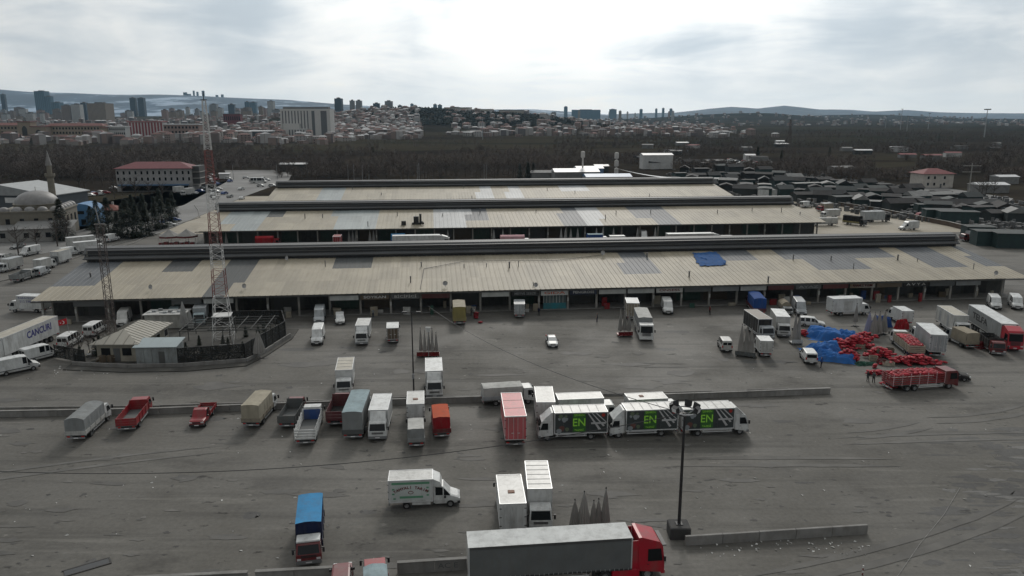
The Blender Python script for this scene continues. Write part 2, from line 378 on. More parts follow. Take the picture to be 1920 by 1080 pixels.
def lorry(t, L=7.0, W=2.3, cabc='white', zc=2.35, body=None, axle2=False, big=False, r=.42, ln=None, fair=0.0, cabw=None, guard=True):
    "chassis, cab and wheels; returns body extents (x0, x1, z0)"
    ln = ln or (2.1 if big else 1.65); xf = L/2; z = 1.05 if big else .88; z0 = .55 if big else .48
    cab_over(t, xf, cabw or W-.12, z0, zc, ln, cabc, fair, big)
    chassis(t, -L/2+.1, xf-.3, z-.02)
    xw = xf - (1.35 if big else 1.05)
    for s in (1, -1):
        wheel(t, xw, s*(W/2-.22), r, .26, s)
        rr = -L/2 + L*.24
        wheel(t, rr, s*(W/2-.28), r, .42, s)
        if axle2: wheel(t, rr+2.1*r+.12, s*(W/2-.28), r, .42, s)
    if guard: side_guard(t, -L/2+L*.24+r+(2.1*r+.2 if axle2 else .1), xw-r-.55, W-.1)
    tail(t, -L/2+.03, W-.15, .72)
    return -L/2+.04, xf-ln-.14, z
def loft(t, st, panes, col, key, glassnames=('side_window',)):
    """car body from stations (x, zbottom, zwaist, zroof, half width, half roof width); panes lists the
    glazed bits of the greenhouse: ('s', i) side pane between stations i and i+1, ('t', i) top strip pane"""
    m = P_(col, .28)
    ring = lambda s: [(s[0], -s[4]*.93, s[1]), (s[0], -s[4], (s[1]+s[2])*.5), (s[0], -s[4]*.97, s[2]), (s[0], -s[5], s[3]-.04), (s[0], -s[5]*.82, s[3]),
                      (s[0], s[5]*.82, s[3]), (s[0], s[5], s[3]-.04), (s[0], s[4]*.97, s[2]), (s[0], s[4], (s[1]+s[2])*.5), (s[0], s[4]*.93, s[1])]
    rs = [ring(s) for s in st]
    def body(b):
        vs = [p for r_ in rs for p in r_]; n = 10; fs = []
        for i in range(len(rs)-1):
            for k in range(n): j = (k+1) % n; fs.append((i*n+k, i*n+j, (i+1)*n+j, (i+1)*n+k))
        fs.append(tuple(range(n))); fs.append(tuple(range((len(rs)-1)*n, len(rs)*n)))
        b.add(vs, fs)
    part(('body', key), 'body', m, t, body)
    for q, (kind, i) in enumerate(panes):
        a, c = rs[i], rs[i+1]
        if kind == 's':
            part(('pn', key, q, 1), 'side_window', GLASS, t, lambda b: quad_on(b, a[2], c[2], c[3], a[3], .07, .012, .03))
            part(('pn', key, q, 2), 'side_window', GLASS, t, lambda b: quad_on(b, c[7], a[7], a[6], c[6], .07, .012, .03))
        else:
            nm = 'windshield' if i > len(rs)//2-1 else 'rear_window'
            part(('pn', key, q, 0), nm, GLASS, t, lambda b: quad_on(b, c[3], c[6], a[6], a[3], .06, .012, .03))
def car_trim(t, key, xr, xf, W, zl, col, wb, r=.32, zr=None):
    for s in (1, -1):
        for x in wb: wheel(t, x, s*(W/2-.10), r, .22, s, RIM)
        part(('hl', key, s), 'headlight', LAMP, t, lambda b: b.cbox(xf-.22, xf+.015, min(s*(W/2-.10), s*(W/2-.46)), max(s*(W/2-.10), s*(W/2-.46)), zl, zl+.17, .03))
        part(('tl', key, s), 'tail_light', TAIL, t, lambda b: b.box(xr-.02, xr+.10, min(s*(W/2-.05), s*(W/2-.24)), max(s*(W/2-.05), s*(W/2-.24)), (zr or zl+.1), (zr or zl+.1)+.35))
        part(('mr', key, s), 'mirror', TRIM, t, lambda b: b.cbox(xf-1.55, xf-1.35, min(s*(W/2-.02), s*(W/2+.18)), max(s*(W/2-.02), s*(W/2+.18)), zl+.35, zl+.55, .02))
    part(('gr', key), 'grille', TRIM, t, lambda b: b.box(xf-.04, xf+.012, -W*.24, W*.24, zl-.02, zl+.14))
    part(('fb', key), 'front_bumper', TRIM, t, lambda b: b.cbox(xf-.25, xf+.05, -W/2+.06, W/2-.06, zl-.36, zl-.14, .03))
    part(('rb', key), 'rear_bumper', TRIM, t, lambda b: b.cbox(xr-.06, xr+.2, -W/2+.06, W/2-.06, .36, .56, .03))
    part(('np', key), 'number_plate', WHITEP, t, lambda b: b.box(xf+.05, xf+.058, -.26, .26, zl-.32, zl-.20))
    part(('np2', key), 'number_plate', WHITEP, t, lambda b: b.box(xr-.068, xr-.06, -.26, .26, .42, .53))
def van(t, col='white', L=5.6, W=2.0, H=2.5, windows=0, rearglass=True, front_col=None):
    h = L/2; k = ('van', L, W, H, col, windows); w2 = W/2
    zw = 1.28
    st = [(-h, .5, zw, H-.12, w2*.94, w2*.80), (-h+.12, .42, zw, H-.02, w2, w2*.86), (-h+L*.22, .40, zw, H, w2, w2*.87), (-h+L*.40, .40, zw, H+.01, w2, w2*.87), (h-2.35, .40, zw, H, w2, w2*.87), (h-2.25, .4, zw, H-.01, w2, w2*.865),
          (h-1.62, .40, zw, H-.10, w2, w2*.83), (h-.92, .40, zw-.02, zw+.08, w2*.98, w2*.86), (h-.22, .42, zw-.26, zw-.18, w2*.92, w2*.80), (h, .46, .86, .90, w2*.80, w2*.66)]
    pn = [('t', 6), ('s', 5), ('s', 6)] + ([('s', 1), ('s', 2), ('s', 3)] if windows >= 2 else [('s', 3)] if windows == 1 else [])
    loft(t, st, pn, col, k)
    car_trim(t, k, -h, h, W, .74, col, (-h+L*.22, h-.95), .35, .9)
    for s in (1, -1):
        part(('rw', k, s), 'rear_window' if rearglass else 'rear_door', GLASS if rearglass else P_(col, .28), t, lambda b: b.box(-h-.012, -h+.04, min(s*.05, s*w2*.74), max(s*.05, s*w2*.74), zw+.08 if rearglass else .6, H-.35))
        part(('sr', k, s), 'side_moulding', TRIM, t, lambda b: b.box(-h+.4, h-1.4, min(s*(w2-.03), s*(w2+.015)), max(s*(w2-.03), s*(w2+.015)), .72, .82))
def car(t, col='white', L=4.5, W=1.8, H=1.46, kind='sedan'):
    h = L/2; w2 = W/2; k = (kind, L, W, H, col)
    if kind == 'sedan':
        st = [(-h, .42, .78, .86, w2*.80, w2*.66), (-h+.15, .36, .86, .96, w2*.93, w2*.78), (-h+.62, .34, .90, 1.0, w2*.98, w2*.82), (-h+1.25, .32, .92, H-.05, w2, w2*.70),
              (-h+1.95, .32, .92, H, w2, w2*.72), (-h+2.05, .32, .92, H, w2, w2*.72), (-h+2.62, .32, .91, H-.06, w2, w2*.71), (-h+3.35, .32, .88, .95, w2*.98, w2*.80), (h-.25, .34, .70, .78, w2*.92, w2*.74), (h, .40, .60, .66, w2*.78, w2*.6)]
        pn = [('t', 2), ('s', 2), ('s', 3), ('s', 5), ('s', 6), ('t', 6)]
    else:
        st = [(-h, .45, .95, H-.18, w2*.90, w2*.76), (-h+.12, .38, .98, H-.03, w2*.97, w2*.80), (-h+.85, .34, .98, H, w2, w2*.82), (-h+.95, .34, .98, H, w2, w2*.82), (-h+1.85, .34, .98, H, w2, w2*.82), (-h+1.95, .34, .98, H, w2, w2*.82),
              (-h+2.6, .34, .97, H-.07, w2, w2*.80), (-h+3.25, .34, .94, 1.02, w2*.98, w2*.82), (h-.25, .36, .78, .86, w2*.92, w2*.76), (h, .42, .66, .72, w2*.8, w2*.62)]
        pn = [('s', 1), ('s', 3), ('s', 5), ('s', 6), ('t', 6)]
    loft(t, st, pn, col, k)
    if kind != 'sedan':
        part(('rwn', k), 'rear_window', GLASS, t, lambda b: b.box(-h-.014, -h+.05, -w2*.70, w2*.70, 1.04, H-.28))
    car_trim(t, k, -h, h, W, .58, col, (-h+.85, h-.85), .31, .72)

# ---- composed vehicles
def v_box(t, L=7, W=2.35, H=3.2, box='white', cabc='white', roof='offwhite', ribs=0, hatch=False, zc=2.3, fair=False, **k):
    a, b, z = lorry(t, L, W, cabc, zc, **k)
    cargo_box(t, a, b, W, z+.09, H, box, roof, ribs, True, hatch)
    if fair:
        part(('fr', L, zc, H), 'roof_fairing', P_(cabc), t, lambda q: q.prism([(L/2-.75, zc), (L/2-.95, zc+.25), (L/2-1.5, H-.1), (L/2-1.6, H-.1), (L/2-1.6, zc)], -W*.4, W*.4))
def v_tarp(t, L=7.5, W=2.35, H=3.2, tarp='grey', cabc='white', side='white', zc=2.3, top=None, seed=0, arch=.2, **k):
    a, b, z = lorry(t, L, W, cabc, zc, **k)
    open_bed(t, a, b, W, z+.06, .5, side, 2, gap=.08)
    tarp_cover(t, a+.02, b-.02, W-.10, z+.45, H, tarp, arch, .05, seed, top)
def v_open(t, L=7.5, W=2.3, h=1.0, col='red', cabc='red', zc=2.3, rails=3, stake=False, gap=.1, lift=.35, floor='dgrey', **k):
    a, b, z = lorry(t, L, W, cabc, zc, **k)
    open_bed(t, a, b, W, z+.06, h, col, rails, floor, stake, gap, lift=lift)
    return a, b, z
def v_bonnet_box(t, L=7.0, W=2.2, H=3.15, box='white', cabc='white', arch=True):
    "box body on a bonneted van front"
    h = L/2; w2 = 1.0; k = ('bbx', L, H, cabc)
    st = [(h-2.6, .45, 1.28, 2.28, w2, w2*.86), (h-2.45, .42, 1.28, 2.30, w2, w2*.87), (h-1.62, .42, 1.28, 2.18, w2, w2*.83), (h-.92, .42, 1.25, 1.34, w2*.98, w2*.86), (h-.2, .44, 1.0, 1.08, w2*.92, w2*.80), (h, .48, .88, .92, w2*.8, w2*.66)]
    loft(t, st, [('s', 1), ('s', 2), ('t', 2)], cabc, k)
    car_trim(t, k, h-2.6, h, 2.0, .76, cabc, (h-.95,), .38)
    chassis(t, -h+.1, h-2.4, .74)
    for s in (1, -1): wheel(t, -h+1.75, s*(W/2-.2), .38, .36, s)
    cargo_box(t, -h+.04, h-2.66, W, .85, H, box, 'offwhite')
    tail(t, -h+.02, W-.1, .7)
    if arch:
        part(('arch', L, H), 'overcab_pod', P_(box), t, lambda b: b.prism([(h-2.63, 2.32), (h-1.75, 2.24), (h-1.95, H-.35), (h-2.63, H-.02)], -W*.47, W*.47))
    part(('skirt', L, W), 'side_guard', P_(box), t, lambda b: [b.box(-h+2.3, h-2.9, s*(W/2-.03)-.012, s*(W/2-.03)+.012, .46, .72) for s in (1, -1)] and None)
def v_artic(t, cabc='red', body='curtain', col='dgrey', roof='white', L=16.4, text=None, ribs=0, zt=4.0, rear='white'):
    "tractor coupled to a three axle semitrailer"
    W = 2.55; h = L/2; xf = h; m = P_(cabc)
    cab_over(t, xf, 2.45, .62, 3.15, 2.25, cabc, .75, True)
    chassis(t, xf-6.0, xf-.4, 1.0, .9)
    for s in (1, -1):
        wheel(t, xf-1.42, s*1.02, .5, .32, s); wheel(t, xf-5.05, s*.98, .5, .5, s)
        part(('tank', L, s), 'side_skirt', m, t, lambda b: b.cbox(xf-4.45, xf-2.1, min(s*.62, s*1.2), max(s*.62, s*1.2), .38, 1.0, .05))
        part(('defl', L, s), 'side_deflector', m, t, lambda b: b.box(xf-2.85, xf-2.27, min(s*1.16, s*1.2), max(s*1.16, s*1.2), 1.05, 3.65))
    part(('visor', L), 'sun_visor', TRIM, t, lambda b: b.box(xf-.22, xf+.12, -1.15, 1.15, 3.02, 3.10))
    x0, x1 = -h, -h+13.6; z0 = 1.18
    chassis(t, x0+.2, x1-.3, 1.12, 1.1)
    for s in (1, -1):
        for q in range(3): wheel(t, x0+2.2+1.31*q, s*1.05, .5, .4, s)
        part(('leg', L, s), 'landing_leg', CHASS, t, lambda b: b.box(x1-3.3, x1-3.1, min(s*.8, s*.95), max(s*.8, s*.95), .06, 1.0))
    side_guard(t, x0+5.5, x1-3.6, W, .5)
    tail(t, x0+.02, W-.1, .8)
    if body == 'curtain':
        part(('tfl', L), 'trailer_floor', CHASS, t, lambda b: b.box(x0, x1, -W/2+.02, W/2-.02, z0-.16, z0))
        for s in (1, -1):
            def cur(b): b.grid(lambda u, v: (x0+.1+(x1-x0-.2)*u, s*(W/2-.02+.02*math.sin(u*46)*math.sin(v*math.pi)), z0-.05+(zt-.22-z0)*v), 90, 5)
            part(('cur', L, s), 'side_curtain', T_(col), t, cur)
            def bk(b):
                for q in range(34): x = x0+.3+(x1-x0-.6)*q/33; b.box(x-.03, x+.03, min(s*(W/2), s*(W/2+.02)), max(s*(W/2), s*(W/2+.02)), z0-.12, z0+.08)
            part(('bk', L, s), 'curtain_buckle', STEEL, t, bk)
            part(('tr', L, s), 'top_rail', mat('rail_dark', (.06,.06,.06), .6), t, lambda b: b.box(x0, x1, min(s*(W/2-.08), s*(W/2+.01)), max(s*(W/2-.08), s*(W/2+.01)), zt-.24, zt-.06))
            for x in (x0+.05, x1-.05): part(('cp', L, s, x), 'corner_post', ALU, t, lambda b: b.box(x-.05, x+.05, min(s*(W/2-.1), s*(W/2+.015)), max(s*(W/2-.1), s*(W/2+.015)), z0, zt-.05))
        part(('hb', L), 'headboard', P_('offwhite'), t, lambda b: b.box(x1-.06, x1, -W/2+.1, W/2-.1, z0, zt-.06))
        for s in (1, -1): part(('rd', L, s), 'rear_door', P_('offwhite'), t, lambda b: b.box(x0-.02, x0+.03, min(s*.02, s*(W/2-.11)), max(s*.02, s*(W/2-.11)), z0, zt-.08))
        def rf(b): b.grid(lambda u, v: (x0+(x1-x0)*u, -W/2+W*v, zt-.02-.035*abs(math.sin(u*13*math.pi))*math.sin(v*math.pi)), 78, 4)
        part(('trf', L), 'trailer_roof', T_(roof), t, rf)
    else:
        bx = cargo_box(t, x0, x1, W, z0, zt, col, roof, ribs)
        part(('fridge', L), 'cooling_unit', P_('offwhite'), t, lambda b: b.cbox(x1, x1+.42, -.9, .9, 2.2, zt-.15, .06))
    return x0, x1, z0, zt, W

def place(kind_name, p_near, p_far, near='r', L=7.0, W=2.3, side=False, label='', cat='lorry', group=None, off=0.0):
    """near/far: ground pixels of the two ends of a vehicle (near one is touched exactly, the other gives the
    direction); near='r' the rear end is at p_near, 'f' the front. side=True: the pixels follow the near flank."""
    a, b = G(*p_near), G(*p_far); d = (b - a).normalized()
    c = a + d * (L/2)
    if side:
        n = Vector((-d.y, d.x, 0))
        if n.y < 0: n = -n
        c += n * (W/2)
    f = d if near == 'r' else -d
    e = empty(kind_name, (c.x, c.y, 0), math.atan2(f.y, f.x))
    tag(e, label, cat, group); return e
# ------------------------------------------------------------------ ground, lot, roads
def node_mat(name):
    m = bpy.data.materials.new(name); m.use_nodes = True; t = m.node_tree
    return m, t.nodes, t.links, t.nodes['Principled BSDF']
def gnoise(n, l, vec, scale, detail=6, rough=.6, sc=(1,1,1), rot=0.0, dist=0.0):
    mp = n.new('ShaderNodeMapping'); mp.inputs['Scale'].default_value = sc; mp.inputs['Rotation'].default_value = (0, 0, rot); l.new(vec, mp.inputs[0])
    a = n.new('ShaderNodeTexNoise'); a.inputs['Scale'].default_value = scale; a.inputs['Detail'].default_value = detail; a.inputs['Roughness'].default_value = rough
    a.inputs['Distortion'].default_value = dist; l.new(mp.outputs[0], a.inputs['Vector']); return a.outputs['Fac']
def rng(n, l, src, a, b, c, d, smooth=True):
    r = n.new('ShaderNodeMapRange'); r.interpolation_type = 'SMOOTHSTEP' if smooth else 'LINEAR'
    l.new(src, r.inputs[0])
    for i, q in enumerate((a, b, c, d)): r.inputs[i+1].default_value = q
    return r.outputs[0]
def mixc(n, l, f, a, b):
    x = n.new('ShaderNodeMix'); x.data_type = 'RGBA'
    if hasattr(f, 'links') or hasattr(f, 'is_output'): l.new(f, x.inputs['Factor'])
    else: x.inputs['Factor'].default_value = f
    for nm, q in (('A', a), ('B', b)):
        if isinstance(q, tuple): x.inputs[nm].default_value = q + (1,)
        else: l.new(q, x.inputs[nm])
    return x.outputs['Result']
def asphalt(name, base, light, dark, streak=.5):
    m, n, l, b = node_mat(name)
    g = n.new('ShaderNodeNewGeometry').outputs['Position']
    c = mixc(n, l, rng(n, l, gnoise(n, l, g, .022, 5, .6, dist=.6), .35, .68, 0, 1), base, light)
    c = mixc(n, l, rng(n, l, gnoise(n, l, g, .085, 7, .7, (.7, 1.3, 1)), .50, .66, 0, .7), c, dark)
    st = rng(n, l, gnoise(n, l, g, .35, 6, .62, (.055, .9, 1), R(-4)), .50, .68, 0, streak)            # tyre swept streaks along the aisles
    c = mixc(n, l, st, c, tuple(x*.62 for x in base))
    st2 = rng(n, l, gnoise(n, l, g, .5, 6, .6, (.07, 1.0, 1), R(-7)), .56, .72, 0, streak*.7)
    c = mixc(n, l, st2, c, tuple(x*1.35 for x in light))
    sp = rng(n, l, gnoise(n, l, g, .42, 7, .7, (.6, 1.3, 1)), .61, .67, 0, .85)                        # oil, potholes
    c = mixc(n, l, sp, c, tuple(x*.42 for x in dark))
    pz = rng(n, l, gnoise(n, l, g, .33, 7, .7, (.7, 1.4, 1), R(40)), .635, .68, 0, .6)                  # dried pale mud
    c = mixc(n, l, pz, c, tuple(x*1.7 for x in light))
    fine = rng(n, l, gnoise(n, l, g, 2.2, 6, .7), .3, .7, .82, 1.16, False)
    sc = n.new('ShaderNodeVectorMath'); sc.operation = 'SCALE'; l.new(c, sc.inputs[0]); l.new(fine, sc.inputs['Scale'])
    l.new(sc.outputs[0], b.inputs['Base Color'])
    l.new(rng(n, l, gnoise(n, l, g, .06, 5, .6), .35, .7, .72, .95), b.inputs['Roughness']); b.inputs['Specular IOR Level'].default_value = .3
    bp = n.new('ShaderNodeBump'); bp.inputs['Strength'].default_value = .35; bp.inputs['Distance'].default_value = .06
    l.new(gnoise(n, l, g, 1.6, 7, .7), bp.inputs['Height']); l.new(bp.outputs[0], b.inputs['Normal'])
    return m
ASPH = asphalt('lot_asphalt', (.100, .095, .085), (.126, .120, .107), (.056, .053, .048), .8)
YARD = asphalt('yard_sunlit_tan', (.27, .238, .185), (.31, .28, .225), (.21, .19, .155), .3)  # pale tan: the yard's sunlight is put into its surface colour
ROADM = asphalt('road_asphalt', (.15, .148, .143), (.18, .178, .172), (.12, .118, .112), .3)
BROKEN = asphalt('broken_asphalt', (.076, .074, .071), (.10, .098, .093), (.062, .060, .057), .6)

def terrain_h(x, y):
    def ga(cx, cy, sx, sy, h): return h * math.exp(-((x-cx)/sx)**2 - ((y-cy)/sy)**2)
    h = 37*math.exp(-abs((x+90)/330)**3 - ((y-2250)/420)**2) + ga(-420, 2600, 260, 500, 30)
    h += ga(-650, 2900, 420, 900, 26) + ga(-1700, 3800, 1100, 1500, 34)
    h += ga(1650, 5200, 420, 800, 42) + ga(1150, 5000, 500, 700, 26) + ga(2900, 6500, 700, 900, 46)
    if y > 700: h += 2.2*noise.noise((x*.004, y*.004, 0)) * min(1, (y-700)/600)
    return max(h, -.5) * min(1, max(0, (y-620)/500)) if y > 620 else 0.0
# one ground sheet, polar so that it is fine near and reaches the horizon
radii = [0] + [30*1.17**i for i in range(40)]
radii = [r for r in radii if r < 14000] + [14200]
angs = [R(a) for a in np.concatenate([np.arange(-180, -52, 16), np.arange(-52, 52, 1.0), np.arange(52, 180, 16)])]
gv = [(0, 0, -.03)]; gf = []
for r in radii[1:]:
    for a in angs:
        x, y = r*math.sin(a), r*math.cos(a); gv.append((x, y, -.03 + terrain_h(x, y)))
na = len(angs)
for j in range(na): gf.append((0, 1+(j+1) % na, 1+j))
for i in range(len(radii)-2):
    for j in range(na):
        k = (j+1) % na; a = 1+i*na; gf.append((a+j, a+k, a+na+k, a+na+j))
m, n, l, b = node_mat('plain_earth')
g = n.new('ShaderNodeNewGeometry').outputs['Position']
c = mixc(n, l, rng(n, l, gnoise(n, l, g, .006, 6, .6, (1, 1.6, 1)), .38, .66, 0, 1), (.024, .021, .019), (.042, .036, .029))
vo = n.new('ShaderNodeTexVoronoi'); vo.inputs['Scale'].default_value = .0045; mpv = n.new('ShaderNodeMapping'); mpv.inputs['Scale'].default_value = (.6, 1.6, 1); mpv.inputs['Rotation'].default_value = (0, 0, .25)
l.new(g, mpv.inputs[0]); l.new(mpv.outputs[0], vo.inputs['Vector'])
sv = n.new('ShaderNodeSeparateColor'); l.new(vo.outputs['Color'], sv.inputs[0])
c = mixc(n, l, rng(n, l, sv.outputs[0], .55, .8, 0, .7), c, (.052, .047, .034))
c = mixc(n, l, rng(n, l, sv.outputs[1], .7, .9, 0, .6), c, (.022, .026, .018))
c = mixc(n, l, rng(n, l, gnoise(n, l, g, .05, 7, .7), .45, .7, 0, .6), c, (.022, .020, .019))
l.new(c, b.inputs['Base Color']); b.inputs['Roughness'].default_value = 1.0; b.inputs['Specular IOR Level'].default_value = 0
EARTH = m
mb = MB(); mb.add(gv, gf); tag(mb.build('ground', EARTH, smooth=True), kind='structure')
def sheet(name, pts, z, m, label=None):
    me = bpy.data.meshes.new(name); bm = bmesh.new()
    vs = [bm.verts.new((p[0], p[1], z)) for p in pts]; f = bm.faces.new(vs)
    if f.normal.z < 0: f.normal_flip()
    bmesh.ops.triangulate(bm, faces=bm.faces); bm.normal_update()
    bm.to_mesh(me); bm.free()
    for p in me.polygons:
        if p.normal.z < 0: p.flip()
    me.materials.append(m); o = bpy.data.objects.new(name, me); COL.objects.link(o); tag(o, label, kind='structure'); return o
MA = R(6.0); MO = Vector((0, 146.5, 0)); ux = Vector((math.cos(MA), math.sin(MA), 0)); nx_ = Vector((-math.sin(MA), math.cos(MA), 0))
def M(u, v, z=0.0): p = MO + ux*u + nx_*v; return Vector((p.x, p.y, z))
sheet('parking_lot', [(-150, 12), (150, 12), M(190, 60), M(182, 91), M(108, 91), M(-104, 115), M(-135, 60)], 0.0, ASPH)
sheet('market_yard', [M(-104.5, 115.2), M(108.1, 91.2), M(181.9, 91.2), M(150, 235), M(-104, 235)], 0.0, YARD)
sheet('service_road', [M(-135.2, 60), M(-104.7, 115.5), M(-104.3, 235), M(-100, 330), M(-112, 420), M(-160, 420), M(-135, 330), M(-122, 200), M(-135, 120), M(-200, 60), (-150.3, 60)], 0.0, ROADM)
sheet('side_road', [G(1640, 350) + Vector((0, 0, 0)), G(1700, 352), G(1760, 350), G(1900, 372), G(1890, 380), G(1720, 362)], .0, ROADM)
# broken surface at the right edge
random.seed(3)
pts = []
for q in [(1925, 800), (1880, 842), (1850, 905), (1895, 960), (1880, 1020), (1925, 1085), (2100, 1085), (2100, 800)]:
    p = G(*q); pts.append(p)
def rough_edge(pts, amp, n=6):
    out = []
    for i, p in enumerate(pts):
        q = pts[(i+1) % len(pts)]
        for k in range(n):
            t = k/n; r = p.lerp(q, t); out.append(Vector((r.x+random.uniform(-amp, amp), r.y+random.uniform(-amp, amp), 0)))
    return out

for cx, cy, rx, ry in [(1270, 622, 30, 3), (1440, 678, 60, 4), (1250, 655, 26, 3), (650, 652, 20, 2.5), (560, 655, 40, 4), (1510, 905, 20, 2.5), (470, 966, 18, 8), (690, 960, 20, 5), (1470, 790, 24, 3), (165, 1060, 14, 14), (400, 785, 26, 5)]:
    c0 = G(cx, cy); e1 = G(cx+rx, cy).x - c0.x; e2 = G(cx, cy-ry).y - c0.y
    pp = [Vector((c0.x+e1*math.cos(t)*random.uniform(.6, 1.1), c0.y+e2*math.sin(t)*random.uniform(.6, 1.1), 0)) for t in np.linspace(0, 2*math.pi, 18)[:-1]]
    sheet('asphalt_patch', pp, .0015+cx*1e-6, BROKEN)
# potholes, oil marks and frayed repairs: one thin ragged layer each of dark and pale
ZQ = [.006]
def ragged(name, n, fn, m, z):
    mb = MB()
    for i in range(n):
        px, py, rx, ry = fn(); c0 = G(px, py); e1 = max(.12, abs(G(px+rx, py).x-c0.x)); e2 = max(.1, abs(G(px, py-ry).y-c0.y)); k = random.randint(9, 16); sd = random.uniform(0, 99)
        ZQ[0] += .00006; zz = ZQ[0]
        mb.add([(c0.x+e1*math.cos(t)*(.65+.7*noise.noise((math.cos(t)*1.6+sd, math.sin(t)*1.6, sd))), c0.y+e2*math.sin(t)*(.65+.7*noise.noise((math.cos(t)*1.6+sd, math.sin(t)*1.6, sd+3))), zz) for t in [2*math.pi*j/k for j in range(k)]], [tuple(range(k))])
    tag(mb.build(name, m), kind='structure')
ru = random.uniform
ragged('worn_pavement', 70, lambda: (1920-abs(random.gauss(0, 75)), ru(770, 1085), ru(10, 60), ru(2, 9)), BROKEN, .004)
ragged('worn_pavement', 26, lambda: (1925-abs(random.gauss(0, 60)), ru(800, 1085), ru(8, 40), ru(1.5, 5)), asphalt('scuffed_asphalt', (.135, .132, .125), (.16, .157, .15), (.10, .098, .093)), .014)
ragged('pothole_marks', 190, lambda: (ru(0, 1900), ru(610, 1080), ru(3, 11), ru(1, 3.2)), mat('oil_dark', (.048, .046, .043), .8, var=.4, scale=.3), .004)
ragged('oil_stains', 70, lambda: (ru(0, 1700), ru(640, 1080), ru(16, 70), ru(2, 9)), mat('oil_faint', (.078, .074, .067), .75, var=.3, scale=.4), .0135)
ragged('dust_patches', 60, lambda: (ru(0, 1700), ru(640, 1080), ru(5, 24), ru(1, 3.5)), mat('dust_pale', (.135, .13, .12), .95, var=.3, scale=.5), .023)
# long tyre tracks swept along and across the aisles
def tracks(name, n, m, z, wd):
    mb = MB()
    for i in range(n):
        px, py = ru(-100, 1950), ru(620, 1085); c0 = G(px, py); an = random.gauss(R(5), .22) if random.random() < .9 else ru(-.8, .8); L_ = ru(8, 38); cv = random.gauss(0, .012)
        for off in (-.95, .95):
            ZQ[0] += .00006; pts = []
            for k in range(15):
                s_ = (k/14-.5)*L_; a_ = an+cv*s_; x_ = c0.x+math.cos(an+cv*s_*.5)*s_; y_ = c0.y+math.sin(an+cv*s_*.5)*s_; w2 = wd*(1-abs(k/7-1)**2.5)*(1+.5*noise.noise((x_*.3, y_*.3, i)))
                nx2, ny2 = -math.sin(a_), math.cos(a_); pts += [(x_+nx2*(off-w2), y_+ny2*(off-w2), ZQ[0]), (x_+nx2*(off+w2), y_+ny2*(off+w2), ZQ[0])]
            mb.add(pts, [(2*k, 2*k+1, 2*k+3, 2*k+2) for k in range(14)])
    tag(mb.build(name, m), kind='structure')
tracks('tyre_tracks', 4, mat('track_dark', (.086, .082, .074), .8, var=.3, scale=.3), .030, .42)
tracks('tyre_tracks', 3, mat('track_pale', (.097, .094, .087), .9, var=.3, scale=.3), .036, .25)
# pale scraped line on the lot at lower right
lp = [(1800, 915), (1770, 965), (1725, 1020), (1680, 1085)]
mb = MB()
for a, bq in zip(lp[:-1], lp[1:]):
    p, q = G(*a), G(*bq); mb.add([(p.x-.03, p.y, .05), (p.x+.03, p.y, .05), (q.x+.03, q.y, .05), (q.x-.03, q.y, .05)], [(0, 1, 2, 3)])
tag(mb.build('painted_line', mat('scraped_pale', (.17,.168,.16), .9, var=.4, scale=1.5)), kind='structure')
mb.v = [(x_+.3*noise.noise((y_*.5, 1, 1)), y_, z_) for x_, y_, z_ in mb.v]

# ------------------------------------------------------------------ market halls
def roofmat(name, col, rough=.42, rust=.35, met=0.0):
    m, n, l, b = node_mat(name)
    g = n.new('ShaderNodeNewGeometry').outputs['Position']; oi = n.new('ShaderNodeObjectInfo')
    c = mixc(n, l, rng(n, l, gnoise(n, l, g, .12, 6, .6), .35, .7, 0, .8), tuple(x*.86 for x in col), tuple(min(1, x*1.10) for x in col))
    stq = rng(n, l, gnoise(n, l, g, 1.0, 5, .65, (1.2, .10, 1), -MA), .52, .74, 0, rust)
    c = mixc(n, l, stq, c, (col[0]*.62, col[1]*.55, col[2]*.46))
    c = mixc(n, l, rng(n, l, gnoise(n, l, g, .55, 8, .75), .62, .72, 0, rust*.8), c, (.09, .08, .07))
    rr = n.new('ShaderNodeMath'); rr.operation = 'MULTIPLY_ADD'; l.new(oi.outputs['Random'], rr.inputs[0]); rr.inputs[1].default_value = .22; rr.inputs[2].default_value = .89
    sc = n.new('ShaderNodeVectorMath'); sc.operation = 'SCALE'; l.new(c, sc.inputs[0]); l.new(rr.outputs[0], sc.inputs['Scale']); l.new(sc.outputs[0], b.inputs['Base Color'])
    b.inputs['Roughness'].default_value = rough; b.inputs['Metallic'].default_value = met
    return m
RB = roofmat('roof_sheet_beige', (.285, .252, .188), .62); RG = roofmat('roof_sheet_grey', (.088, .096, .104), .62, .12); RD = roofmat('roof_sheet_dark', (.055, .06, .06), .7, .3)
RW = roofmat('roof_sheet_white', (.36, .37, .37), .6, .15); RL = roofmat('roof_sheet_pale_grey', (.22, .25, .25), .5, .2)
BAND = roofmat('louvre_sheet_grey', (.078, .081, .083), .6, .3); CLER = mat('clerestory_dark', (.018, .019, .021), .5)
COLM = mat('column_concrete', (.26, .25, .23), .9, var=.2, dirt=.6)
def in_poly(x, y, p):
    c = False; j = len(p)-1
    for i in range(len(p)):
        if (p[i][1] > y) != (p[j][1] > y) and x < (p[j][0]-p[i][0])*(y-p[i][1])/(p[j][1]-p[i][1])+p[i][0]: c = not c
        j = i
    return c
EZ, RZ = 4.5, 7.5
class Hall: pass
